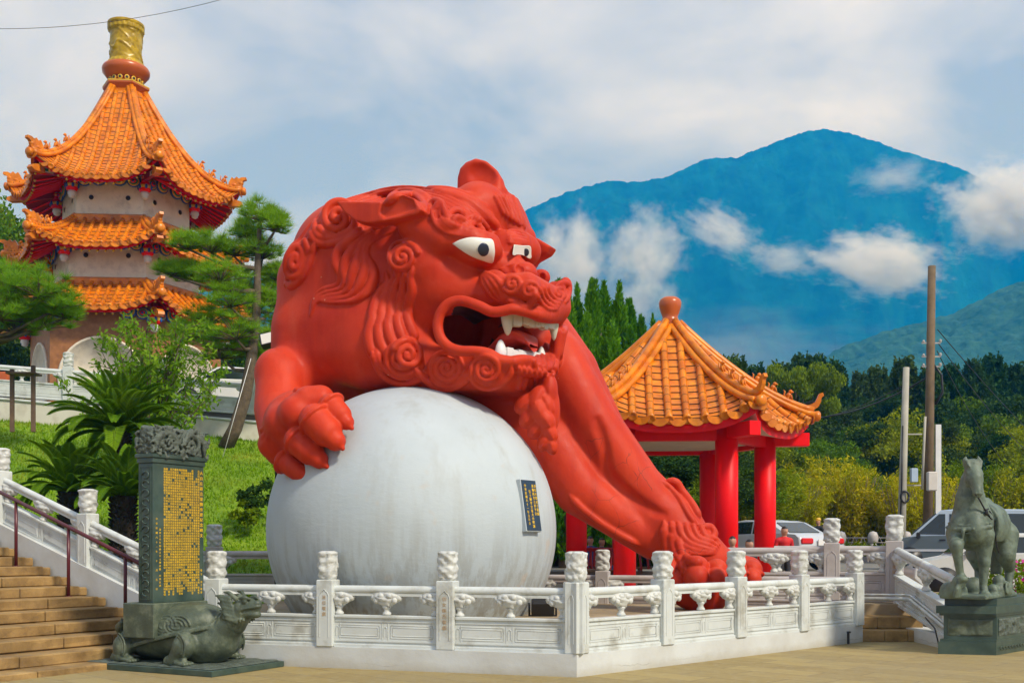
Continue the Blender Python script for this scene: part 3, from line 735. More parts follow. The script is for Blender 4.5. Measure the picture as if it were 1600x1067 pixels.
def lump(c, rx, ry, til=0, dep=.6, off=0., k=.02, cut=False):
    H, ok = hit([c]); q = H[0]; s_ = q[1] / F; a = til
    ell(q + np.array((0, off * rx * s_, 0)), (rx * s_, dep * rx * s_, ry * s_), A=np.array(((math.cos(a), 0, math.sin(a)), (0, 1, 0), (-math.sin(a), 0, math.cos(a)))), k=k, cut=cut)
def spiral(c, r0, turns=2.2, ph=0, sgn=1, asp=1., til=0, r=5., tail=None, dome=True, **kw):
    """curl with its centre at pixel c and outer radius r0"""
    if dome:
        H, ok = hit([c]); q = H[0]; rm = r0 * q[1] / F
        n = np.array((0, -1.0, 0))
        ell(q + np.array((0, .25 * rm, 0)), (rm * .9 * max(asp, .6), rm * .5, rm * .9), A=np.eye(3), k=.10)
        freeze()
    th = np.linspace(0, turns * 2 * np.pi, int(turns * 18)); rad = r0 * (1 - .93 * th / th[-1])
    x = rad * np.cos(ph + sgn * th) * asp; y = rad * np.sin(ph + sgn * th)
    P = [(c[0] + a * math.cos(til) - b * math.sin(til), c[1] + a * math.sin(til) + b * math.cos(til)) for a, b in zip(x, y)]
    r = r0 * .93 / turns * .44
    stroke((list(tail) if tail else []) + P, r, r * .95, step=3., taper=False, **kw)

# ---- great masses of head, neck and limbs
rbox(HW(578, 460, 0), (1.22, 1.2, 1.5), 1.05)
rbox(HW(570, 500, 0), (1.17, 1.12, 1.05), .5, k=.2)
rbox(HW(566, 545, 0), (1.10, 1.15, .62), .42, k=.3)
ell(HW(700, 372, 0), (.95, 1.0, .72), k=.35)
ell(HW(690, 450, .3), (.85, .85, .75), k=.3)
rbox(HW(803, 468, 0), (.68, .80, .23), .2, k=.16)
ell(HW(785, 425, 0), (.42, .50, .28), k=.15)
rbox(HW(745, 583, 0), (.95, .86, .36), .28, k=.25)
rbox(HW(640, 560, 0), (.7, 1.15, .55), .45, k=.3)
# torso behind the head, shoulders
chain([W3(620, 520, 18.5), W3(640, 640, 19.0), W3(640, 880, 19.2)], [1.35, 1.25, .95], k=.4)
chain([W3(640, 560, 18.5), W3(800, 560, 18.4)], [1.2, .9], k=.4)
chain([W3(600, 930, 19.0), W3(660, 935, 18.6)], [.55, .35], k=.3)
ell(W3(775, 600, 17.9), (.8, .9, .55), A=np.eye(3), k=.2)
chain([W3(760, 610, 17.7), W3(850, 690, 18.0), W3(880, 740, 18.1)], [.5, .5, .45], k=.15)
# near (left) arm over the ball
chain([W3(520, 560, 17.7), W3(455, 590, 17.2)], [.66, .42], k=.15)
ell(W3(432, 580, 17.0), (.31, .36, .35), A=np.eye(3), k=.10)
chain([W3(440, 590, 17.0), W3(437, 640, 16.7), W3(452, 690, 16.2)], [.39, .385, .42], k=.12)
ell(W3(470, 662, 15.9), (.55, .4, .50), A=np.eye(3), k=.15)
# far (right) leg, straight down to the plinth floor
chain([W3(790, 520, 18.6), W3(858, 600, 18.4), W3(915, 690, 18.2), W3(985, 770, 18.0), W3(1045, 820, 17.9)], [1.0, .88, .72, .58, .50], k=.2)
chain([W3(868, 560, 17.9), W3(925, 660, 17.7), W3(985, 745, 17.7), W3(1030, 800, 17.7)], [.45, .42, .38, .34], k=.1)
chain([W3(862, 700, 17.85), W3(905, 765, 17.7), W3(960, 805, 17.65), W3(1020, 845, 17.7)], [.5, .42, .34, .3], k=.1)
chain([W3(1045, 820, 17.8), W3(1085, 862, 17.6)], [.50, .42], k=.15)
ell(W3(1086, 872, 17.65), (.56, .48, .34), A=np.eye(3), k=.2)
chain([W3(1075, 905, 17.9), W3(1100, 925, 17.8)], [.46, .40], k=.2)
ZC = lambda P: zz((390, 219), 1.9, P)
freeze()
# ---- hair: long strands drawn over the crown and down the neck, laid first so that the ears sit on them
bundle(ZC([(735, 262), (650, 195), (560, 152), (450, 140), (350, 160), (250, 200), (180, 262), (135, 340), (106, 430)]),
       ZC([(610, 250), (560, 200), (480, 176), (400, 184), (330, 215), (270, 235), (200, 290)]), 6)
bundle(ZC([(690, 190), (650, 170), (590, 150), (520, 146)]), ZC([(740, 262), (690, 215), (640, 180), (580, 160)]), 4)
stroke([(552, 305), (566, 300), (582, 301), (596, 306)], 6)
spiral((528, 340), 34, 2.3, ph=2.6, sgn=-1, asp=.95, r=5.6)
stroke(Z5([(395, 500), (385, 540), (410, 580), (470, 600), (560, 585), (640, 545), (690, 500)]), 6)
stroke(Z5([(405, 450), (410, 520), (450, 560), (540, 560), (620, 520), (660, 480)]), 6)
spiral((462, 406), 33, 2.2, ph=-1.2, sgn=1, asp=.55, til=.3)
stroke(Z5([(400, 600), (370, 720), (310, 820), (250, 855), (225, 830)]), 6)
# ---- ears, crown and crest
plate(Z5([(560, 346), (700, 350), (840, 352), (900, 322), (970, 305), (1040, 330), (1085, 400), (1060, 430), (950, 458), (860, 474), (750, 486), (680, 470), (610, 415)]), 1.33, .13, k=.04, rad=.02)
plate(Z5([(840, 356), (900, 325), (970, 312), (1035, 340), (1050, 395), (960, 430), (860, 455), (830, 420)]), 1.55, .14, k=.03, rad=.05, cut=True, w0=1.33)
freeze()
stroke(Z5([(840, 352), (900, 312), (965, 296), (1035, 312), (1075, 360), (1088, 425)]), 6, k=.03)
stroke(Z5([(850, 330), (920, 286), (1000, 276), (1075, 305), (1110, 370)]), 6, k=.03)
freeze()
plate(Z6([(343, 300), (346, 200), (362, 140), (400, 100), (460, 76), (520, 92), (575, 140), (612, 200), (626, 260), (620, 330)]), -.18, .13, k=.03, rad=.1, w0=-.18)
ell(HW(755, 268, .0), (.3, .16, .22), k=.05, cut=True)
ell(HW(748, 330, .05), (.44, .48, .44), k=.05)
plate(Z6([(560, 300), (640, 285), (675, 292), (720, 380), (775, 520), (800, 630), (770, 640), (700, 520), (640, 460), (560, 440)]), -.5, .3, k=.08, rad=.1)
plate(Z6([(770, 540), (850, 575), (932, 625), (905, 665), (820, 712), (790, 700), (750, 640)]), -1.05, .14, k=.05, rad=.05, w0=-1.05)
ell(W3(830, 412, 17.8), (.12, .15, .1), A=np.eye(3), k=.05)
# ---- brow and eye sockets
chain([HW(648, 352, 1.02), HW(690, 372, 1.0), HW(735, 374, .85), HW(768, 378, .62)], [.26, .27, .19, .12], k=.08)
chain([HW(800, 364, -.3), HW(824, 371, -.7)], [.17, .13], k=.05)
ell(HW(788, 348, -.35), (.3, .36, .24), k=.1)
ell(HW(742, 392, .62), (.42, .40, .27), k=.05)
ell(HW(815, 392, -.42), (.30, .34, .27), k=.04)
ell(HW(787, 388, .1), (.28, .22, .28), k=.08)
ell(HW(652, 410, 1.05), (.35, .2, .3), k=.15)
def patch(poly, lift, name, mat, parent, rings=7, step=3., fit=True):
    p = cr_path(list(poly) + [poly[0]], step)[:-1]; c = p.mean(0); pts = [c[None]] + [c + (p - c) * (i / rings) for i in range(1, rings + 1)]
    A = np.vstack(pts); H, ok = hit(A); m = len(p)
    for i in range(rings + 1): pass
    if fit:
        gx, gy = (A[:, 0] - c[0]) / 30, (A[:, 1] - c[1]) / 30; B_ = np.stack((gx * 0 + 1, gx, gy, gx * gx, gx * gy, gy * gy), 1)
        cf = np.linalg.lstsq(B_, H[:, 1], rcond=None)[0]; Yf = B_ @ cf; Yf += min(0, (H[:, 1] - Yf).min() * .5)
        H = (H - np.array((0, 0, EYE))) * (Yf / H[:, 1])[:, None] + np.array((0, 0, EYE))
    H = H - (H - np.array((0, 0, EYE))) / np.linalg.norm(H - np.array((0, 0, EYE)), axis=1)[:, None] * lift
    edge = H[-m:] + (H[-m:] - np.array((0, 0, EYE))) / 16 * (lift + .12)
    V = [tuple(v) for v in H] + [tuple(v) for v in edge]
    b = MB(); fs = [(0, 1 + k, 1 + (k + 1) % m) for k in range(m)]
    fs += [(1 + i * m + k, 1 + (i + 1) * m + k, 1 + (i + 1) * m + (k + 1) % m, 1 + i * m + (k + 1) % m) for i in range(rings) for k in range(m)]
    b.add(V, fs, None, True); return b.build(name, mat, parent)
freeze()
eyeN = patch(Z6([(303, 597), (350, 572), (420, 556), (500, 562), (552, 572), (566, 630), (563, 680), (550, 717), (500, 706), (440, 684), (380, 652)]), .03, 'eye', M_eye, None)
eyeF = patch(Z6([(684, 602), (740, 608), (786, 612), (791, 660), (788, 692), (740, 668), (700, 664), (676, 668)]), .05, 'eye', M_eye, None)
pc = lambda c, a, b: [(c[0] + a * math.cos(q), c[1] + b * math.sin(q)) for q in np.linspace(0, 2 * np.pi, 12)[:-1]]
pupN = patch(Z6(pc((496, 633), 35, 42)), .08, 'pupil', M_pupil, None)
pupF = patch(Z6(pc((758, 650), 20, 24)), .13, 'pupil', M_pupil, None)
# ---- nose and upper lip masses
ell(HW(788, 398, .05), (.24, .27, .12), k=.04)
ell(HW(820, 428, .05), (.19, .22, .18), k=.02)
ell(HW(804, 424, .36), (.17, .10, .12), k=.02)
ell(HW(845, 434, -.32), (.15, .13, .13), k=.02)
ell(HW(799, 445, .60), (.19, .16, .17), k=.025)
ell(HW(826, 455, .56), (.19, .16, .19), k=.02)
ell(HW(771, 442, .74), (.22, .12, .19), k=.03)
ell(HW(850, 464, -.15), (.17, .20, .19), k=.03)
ell(HW(868, 458, -.55), (.18, .2, .18), k=.03)
ell(HW(884, 448, -.82), (.10, .12, .15), k=.03)
# ---- the open mouth
mouth = Z8([(228, 255), (235, 200), (275, 148), (330, 132), (400, 145), (490, 178), (550, 165), (640, 168), (720, 180), (790, 192), (900, 205), (1100, 215), (1100, 470), (900, 470), (790, 455), (740, 405), (640, 378), (560, 395), (510, 405), (450, 372), (380, 358), (290, 352), (245, 315)])
plate(mouth, 1.4, 2.02, k=.06, rad=.03, cut=True, w0=1.0)
chain([HW(705, 515, .5), HW(720, 515, -.55)], [.26, .36], k=.1, cut=True)
chain([HW(730, 515, -.3), HW(800, 520, -.55)], [.42, .28], k=.1, cut=True)
rimw = [(873, 497, -.6), (852, 495, .1), (836, 491, .5), (818, 486, .70), (800, 483, .80), (786, 486, .86), (768, 487, .92), (748, 478, .97), (722, 470, 1.02), (702, 474, 1.06), (689, 488, 1.1), (684, 507, 1.1), (688, 527, 1.1), (700, 541, 1.08), (718, 548, 1.05), (742, 549, 1.02), (762, 552, .97), (779, 562, .90), (797, 565, .84), (816, 562, .75), (836, 565, .5), (850, 570, .1), (858, 573, -.55)]
rp = cr_path([(a, b) for a, b, _ in rimw], 4.); 
tt = np.linspace(0, len(rimw) - 1, len(rp)); rimP = np.array([HW(x, y, w) for (x, y), w in zip(rp, np.interp(tt, np.arange(len(rimw)), [w for _, _, w in rimw]))])
chain(rimP, .078, k=.09)
# far lip and front of the jaws
chain([HW(868, 497, -.66), HW(872, 520, -.72), HW(866, 548, -.72), HW(852, 572, -.66)], [.1, .09, .09, .1], k=.08)
chain([HW(800, 472, .6), HW(838, 484, .3), HW(858, 484, -.1), HW(874, 485, -.55)], [.14, .15, .16, .13], k=.12)
chain([HW(808, 573, .62), HW(842, 577, .1), HW(856, 574, -.55)], [.08, .1, .08], k=.06)
freeze()
bundle(Z5([(880, 480), (760, 505), (640, 560), (555, 640), (535, 720), (560, 790), (540, 850), (450, 880), (400, 930), (372, 1035)]),
       Z5([(900, 515), (810, 555), (745, 600), (725, 670), (755, 740), (765, 810), (730, 890), (640, 950), (500, 960), (420, 955), (375, 1045)]), 5)
spiral((629, 402), 25, 2.2, ph=-.3, sgn=-1, r=5)
bundle(Z5([(840, 770), (855, 825), (815, 880), (775, 960), (757, 1040)]) + Z7([(684, 70), (664, 150), (680, 240), (735, 320)]), Z5([(1008, 745), (992, 810), (1002, 880), (985, 960), (978, 1040)]) + Z7([(872, 40), (885, 90), (905, 140), (925, 185)]), 5)
spiral(Z7([(845, 278)])[0], 30, 2.6, ph=-.4, sgn=1, r=4.6)
stroke(Z7([(680, 250), (720, 350), (790, 410), (870, 425), (950, 395), (1000, 340)]), 5.5)
stroke(Z7([(700, 230), (735, 320), (800, 375), (870, 388), (940, 350), (965, 290)]), 4.8)
spiral(Z8([(243, 478)])[0], 27, 2.6, ph=2.8, sgn=1, r=4.4)
stroke(Z8([(60, 480), (120, 540), (190, 590), (270, 590), (340, 555), (375, 500), (400, 450)]), 5.5)
stroke(Z8([(150, 500), (180, 560), (250, 580), (330, 540), (360, 480)]), 4.2)
spiral(Z8([(462, 488)])[0], 24, 2.5, ph=2.8, sgn=1, r=4.4)
stroke(Z8([(370, 500), (400, 560), (460, 590), (540, 570), (590, 520), (600, 470)]), 5.2)
spiral(Z8([(25, 405)])[0], 24, 2.0, ph=3.6, sgn=1, r=4.5, dome=False)
bundle(Z8([(640, 470), (650, 530), (640, 600)]), Z8([(780, 490), (800, 560), (770, 620)]), 6, r=4.6)
for a in range(5):
    stroke([(833 + a * 5, 560 - a * 6), (838 + a * 6, 590 - a * 7), (836 + a * 5, 614 - a * 9)], 4.5)
freeze()
# ---- eyebrow flames
lump((683, 338), 12, 28, -.25, 1.2); lump((704, 350), 22, 14, .5, .7, .2); lump((735, 352), 22, 14, .45, .7, .2); freeze()
bundle(Z6([(176, 380), (185, 440), (215, 490), (280, 530), (400, 552), (540, 568)]), Z6([(250, 440), (290, 470), (350, 495), (420, 510), (530, 535)]), 4)
stroke(Z6([(172, 420), (172, 360), (200, 334), (235, 350), (262, 410), (285, 455)]), 5.5)
stroke(Z6([(215, 450), (205, 400), (215, 370)]), 4, cut=True, sink=-.5)
for bx, by in ((285, 400), (385, 440)):
    stroke(Z6([(bx, by + 90), (bx - 8, by + 40), (bx + 10, by + 2), (bx + 55, by - 8), (bx + 100, by + 25), (bx + 135, by + 70)]), 5.2)
    stroke(Z6([(bx + 30, by + 95), (bx + 24, by + 50), (bx + 50, by + 32), (bx + 85, by + 50), (bx + 115, by + 90)]), 4.6)
lump((726, 338), 9, 7, .3, 1, -.3); lump((746, 346), 9, 7, .3, 1, -.3)
for j in range(5): stroke(Z6([(640, 520 + j * 17), (700, 522 + j * 18), (755, 545 + j * 14), (785, 575 + j * 10)]), 3.4)
ell(HW(806, 351, -.5), (.12, .12, .1), k=.03); ell(HW(812, 357, -.5), (.09, .12, .08), k=.03)
for j in range(6): stroke(Z6([(560 + j * 22, 295), (585 + j * 24, 350 + j * 6), (620 + j * 26, 420 + j * 18)]), 3.8)
freeze()
# ---- whisker leaves and curls of the upper lip
bundle(Z6([(480, 770), (490, 830), (520, 890), (560, 935), (620, 960)]), Z6([(490, 765), (560, 800), (600, 850), (615, 900), (640, 940)]), 4, r=4.4)
spiral(Z6([(675, 842)])[0], 15, 1.7, ph=2.5, sgn=-1, r=4.0)
spiral(Z6([(782, 885)])[0], 16, 1.7, ph=1.2, sgn=-1, r=4.2)
freeze()
stroke(Z6([(640, 940), (700, 960), (760, 985), (800, 950), (820, 890)]), 5)
bundle(Z6([(820, 870), (840, 940), (890, 995), (960, 1000)]), Z6([(890, 845), (905, 900), (945, 940), (985, 950)]), 4)
spiral(Z6([(962, 900)])[0], 10, 1.5, ph=1.0, sgn=-1, r=3.6, dome=False)
stroke(Z6([(940, 855), (980, 840), (1020, 850), (1022, 900), (1000, 960)]), 4.5)
lump(Z6([(722, 745)])[0], 7, 9, 0, 1.2, .2, cut=True)
lump(Z6([(858, 800)])[0], 5, 6, 0, 1.2, .2, cut=True)
lump(Z6([(640, 775)])[0], 13, 8, -.4, .6, .2)
# ---- knot of leaves under the chin
for (x, y, a, sx, sy, Yk) in ((822, 630, .9, .13, .20, 16.3), (838, 622, .5, .12, .20, 16.25), (842, 641, -.5, .13, .19, 16.2), (829, 650, .7, .13, .21, 16.3), (852, 655, -.6, .12, .18, 16.2), (841, 668, .7, .12, .20, 16.3), (858, 674, -.5, .11, .18, 16.25), (852, 688, .5, .10, .18, 16.3), (861, 694, -.2, .09, .16, 16.3), (855, 632, -.4, .10, .18, 16.25), (858, 610, .0, .12, .26, 16.3), (866, 640, .0, .08, .3, 16.35)):
    A_ = np.array(((math.cos(a), 0, -math.sin(a)), (0, 1, 0), (math.sin(a), 0, math.cos(a))))
    Yk += .22; ell(W3(x, y, Yk), (sx * 1.1, .15, sy * 1.05), A=A_, k=.02)
    q_ = W3(x, y, Yk - .12); dr_ = np.array((math.sin(a), 0, math.cos(a))) * sy * .7
    chain([q_ - dr_, q_ + np.array((0, -.02, 0)), q_ + dr_], [.012, .022, .012], k=.01)
freeze()
# ---- near paw on the ball: wrist tufts, four toes with ringed claws
def toe(P, rk, ring, cb, tip, Yk, Yc, Yt, rc=.19):
    for (x, y), r_ in zip(P, rk): ell(W3(x, y, Yk), (r_, r_, r_), A=np.eye(3), k=.06)
    b, t = W3(*cb, Yc), W3(*tip, Yt)
    ax = (t - b) / np.linalg.norm(t - b)
    chain([b - ax * .05, b + (t - b) * .35, b + (t - b) * .7, t], [rc, rc * .93, rc * .62, .035], k=.02)
    up = np.cross(ax, (0, -1.0, 0)); up /= np.linalg.norm(up); fw = np.cross(up, ax)
    c = b - ax * .06; ths = np.linspace(0, 2 * np.pi, 17)
    chain([c + (up * math.cos(q) + fw * math.sin(q)) * (rc + .015) for q in ths], .032, k=.015)
bundle(Z7([(255, 465), (330, 455), (370, 470)]), Z7([(185, 575), (280, 520), (400, 470)]), 4, r=4.5)
bundle(Z7([(65, 690), (100, 655), (160, 580)]), Z7([(90, 770), (120, 680), (190, 575)]), 3, r=5)
toe(Z7([(395, 510), (330, 530)]), (.20, .24), None, Z7([(465, 560)])[0], Z7([(568, 672)])[0], 15.55, 15.3, 15.15, .18)
toe(Z7([(330, 610), (260, 590)]), (.22, .26), None, Z7([(380, 640)])[0], Z7([(518, 785)])[0], 15.5, 15.2, 15.05, .235)
toe(Z7([(240, 710), (190, 640)]), (.22, .28), None, Z7([(285, 755)])[0], Z7([(430, 885)])[0], 15.7, 15.4, 15.2, .21)
toe(Z7([(165, 815), (130, 760)]), (.17, .22), None, Z7([(215, 865)])[0], Z7([(355, 970)])[0], 15.95, 15.7, 15.45, .17)
# ---- far paw on the floor
for (x, y, r_, Yq) in ((1059, 891, .165, 16.95), (1088, 886, .195, 16.7), (1119, 889, .175, 16.75), (1149, 888, .18, 16.95), (1174, 889, .165, 17.3)):
    ell(W3(x, y, Yq), (r_, r_ * 1.1, r_ * .95), A=np.eye(3), k=.02)
    ell(W3(x, y + 15, Yq - .16), (r_ * .97, r_ * 1.1, r_ * 1.05), A=np.eye(3), k=.012)
    c = W3(x, y + 8, Yq - .10); ths = np.linspace(0, 2 * np.pi, 17)
    chain([c + np.array((math.cos(q) * (r_ + .02), -.06 * math.sin(q), math.sin(q) * (r_ + .01) * .25)) for q in ths], .03, k=.015)
chain([W3(1110, 885, 17.5), W3(1170, 890, 17.7)], [.32, .22], k=.12)
freeze()
bundle(ZL([(700, 620), (720, 700), (790, 770), (880, 800), (990, 800)]), ZL([(900, 640), (930, 700), (990, 720), (1015, 760)]), 6, r=5.5)
stroke(ZL([(915, 650), (960, 650), (985, 690), (960, 715), (925, 700)]), 5)
bundle(ZL([(700, 650), (710, 740), (740, 860), (745, 920)]), ZL([(780, 720), (800, 790), (830, 830), (900, 850)]), 3, r=6)
stroke(ZL([(715, 395), (770, 405), (800, 450), (860, 530), (900, 600)]), 6)
stroke(ZL([(690, 400), (740, 440), (790, 500), (850, 600), (890, 640)]), 4.5)
stroke(ZL([(330, 60), (370, 200), (385, 320), (430, 400), (520, 480), (640, 560), (700, 580)]), 6, cut=True, sink=-.2, k=.1)
stroke(ZL([(180, 480), (260, 560), (400, 660), (560, 750)]), 5, k=.04)
# chest pleats hanging in front of the far shoulder
bundle(Z8([(860, 260), (850, 400), (830, 520)]), Z8([(900, 240), (880, 330), (850, 470)]), 2, r=3)

D = np.clip(D, -3 * HV, 3 * HV)
gr_ = vdb.FloatGrid(3 * HV); gr_.copyFromArray(D); lp, _, lq = gr_.convertToPolygons(0.0, 0.0)
lp = lp * HV + G0; lq = lq[:, ::-1]
keep = lp[:, 2] > -9
lion = thing('lion_statue', 'giant red carved guardian lion with open mouth leaning over the white ball', 'statue', (-1.5, 18.6, .6))
def lchild(o): o.location = (1.5, -18.6, -.6); return o
body = lchild(np_obj('body', lp, lq, M_lion, lion))
# mouth shade put into the colour: throat near black, inner cheeks dark red
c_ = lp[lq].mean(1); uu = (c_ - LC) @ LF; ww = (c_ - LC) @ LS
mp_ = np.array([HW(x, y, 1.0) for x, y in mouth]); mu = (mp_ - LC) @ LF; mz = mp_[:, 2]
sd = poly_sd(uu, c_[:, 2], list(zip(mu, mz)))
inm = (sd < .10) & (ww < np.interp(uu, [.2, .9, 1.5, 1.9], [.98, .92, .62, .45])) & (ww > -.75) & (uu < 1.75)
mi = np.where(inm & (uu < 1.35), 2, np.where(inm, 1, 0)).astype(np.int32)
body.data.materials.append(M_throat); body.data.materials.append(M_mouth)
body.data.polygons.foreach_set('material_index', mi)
# ---- eyes, teeth, tongue: parts of their own
for e, q in ((eyeN, pupN), (eyeF, pupF)): par(e, lion); lchild(e); par(q, e); q.location = (0, 0, 0)
def tooth_row(path, h, up, fangs, name, mat):
    """path: (px, py, w) along the gum; teeth hang down (up=-1) or stand (up=1)"""
    P = [HW(*p) for p in path]; L = [0]
    for a, b in zip(P, P[1:]): L.append(L[-1] + np.linalg.norm(b - a))
    n = 10; b = MB()
    for i in range(n):
        q = (i + .5) / n * L[-1]; p = np.array([np.interp(q, L, [v[j] for v in P]) for j in range(3)])
        d = np.array([np.interp(min(q + .08, L[-1]), L, [v[j] for v in P]) - np.interp(max(q - .08, 0), L, [v[j] for v in P]) for j in range(3)]); d /= np.linalg.norm(d)
        wd_ = L[-1] / n * .60; fg = i in fangs; hh = h * (1.7 if fg else 1 + .08 * math.sin(i * 2.3))
        prof = [(wd_ * 1.04, -.08), (wd_ * 1.05, hh * .3), (wd_ * (.85 if fg else 1.04), hh * .6), (wd_ * (.45 if fg else 1.0), hh * .9), (wd_ * (.12 if fg else .9), hh)]
        m = frame(p, (0, 0, up), d)
        b.lathe([(r_ * 1.15, z) for r_, z in prof], 8 if fg else 4, m @ SC(1, .8, 1), smooth=fg, ph=0 if fg else math.pi / 4)
    return lchild(b.build(name, mat, lion))
tooth_row([(786, 486, .64), (812, 487, .48), (838, 490, .1), (856, 493, -.3), (868, 497, -.62)], .21, -1, (0, 9), 'upper_teeth', M_teeth)
tooth_row([(776, 556, .68), (792, 560, .55), (820, 565, .1), (838, 566, -.3), (848, 567, -.6)], .15, 1, (0, 9), 'lower_teeth', M_teeth2)
b = MB(); tp = [HW(768, 562, .1), HW(782, 552, .12), HW(797, 538, .12), HW(815, 528, .12), HW(828, 532, .1), HW(834, 545, .05)]
tb = [Vector(p) for p in tp]
for side in (0,):
    rows = []
    for i, p in enumerate(tb):
        wr = (.3, .36, .40, .38, .30, .15)[i]; th_ = (.10, .12, .12, .10, .09, .05)[i]
        rows.append([p + Vector(LS) * (wr * math.cos(q)) + Vector((0, 0, 1)) * (th_ * math.sin(q) + (.04 * math.cos(q) ** 2)) for q in np.linspace(0, 2 * np.pi, 17)])
    b.grid(rows)
lchild(b.build('tongue', M_tongue, lion))
# throat: shade inside the mouth is carried by its face colours
# ================================================================ glazed roofs
def figurine(b, M, s=1.0):
    b.ball((0, 0, .16 * s), (.10 * s, .07 * s, .12 * s), M, 8, 6); b.ball((.07 * s, 0, .31 * s), (.075 * s, .06 * s, .075 * s), M, 8, 6)
    b.ball((.14 * s, 0, .29 * s), (.05 * s, .04 * s, .035 * s), M, 6, 4)
    for sy in (-1, 1):
        b.tube([(.08 * s, sy * .04 * s, .18 * s), (.13 * s, sy * .045 * s, -.02 * s)], [.035 * s, .025 * s], 6, M)
        b.tube([(-.06 * s, sy * .05 * s, .1 * s), (-.02 * s, sy * .07 * s, -.02 * s)], [.05 * s, .03 * s], 6, M)
    b.tube([(-.09 * s, 0, .1 * s), (-.17 * s, 0, .18 * s), (-.14 * s, 0, .32 * s), (-.19 * s, 0, .38 * s)], [.03 * s, .035 * s, .03 * s, .01 * s], 6, M)
def ridge_end(b, M, s=1.0, horn=False):
    if horn:
        b.prism([(x * s, z * s) for x, z in ((-.35, 0), (.0, -.02), (.18, .02), (.36, .14), (.44, .30), (.46, .44), (.54, .50), (.50, .60), (.38, .56), (.32, .42), (.26, .30), (.12, .22), (-.1, .18), (-.35, .2))], .13 * s, M)
    else:
        b.prism([(x * s, z * s) for x, z in ((-.32, -.05), (.22, -.05), (.26, .08), (.20, .18), (.30, .30), (.42, .34), (.40, .44), (.22, .44), (.10, .38), (0, .46), (-.10, .36), (-.2, .44), (-.28, .3), (-.34, .18))], .16 * s, M)
        b.ball((.16 * s, 0, .2 * s), (.13 * s, .11 * s, .12 * s), M, 8, 6); b.ball((-.1 * s, 0, .12 * s), (.16 * s, .11 * s, .1 * s), M, 8, 6)
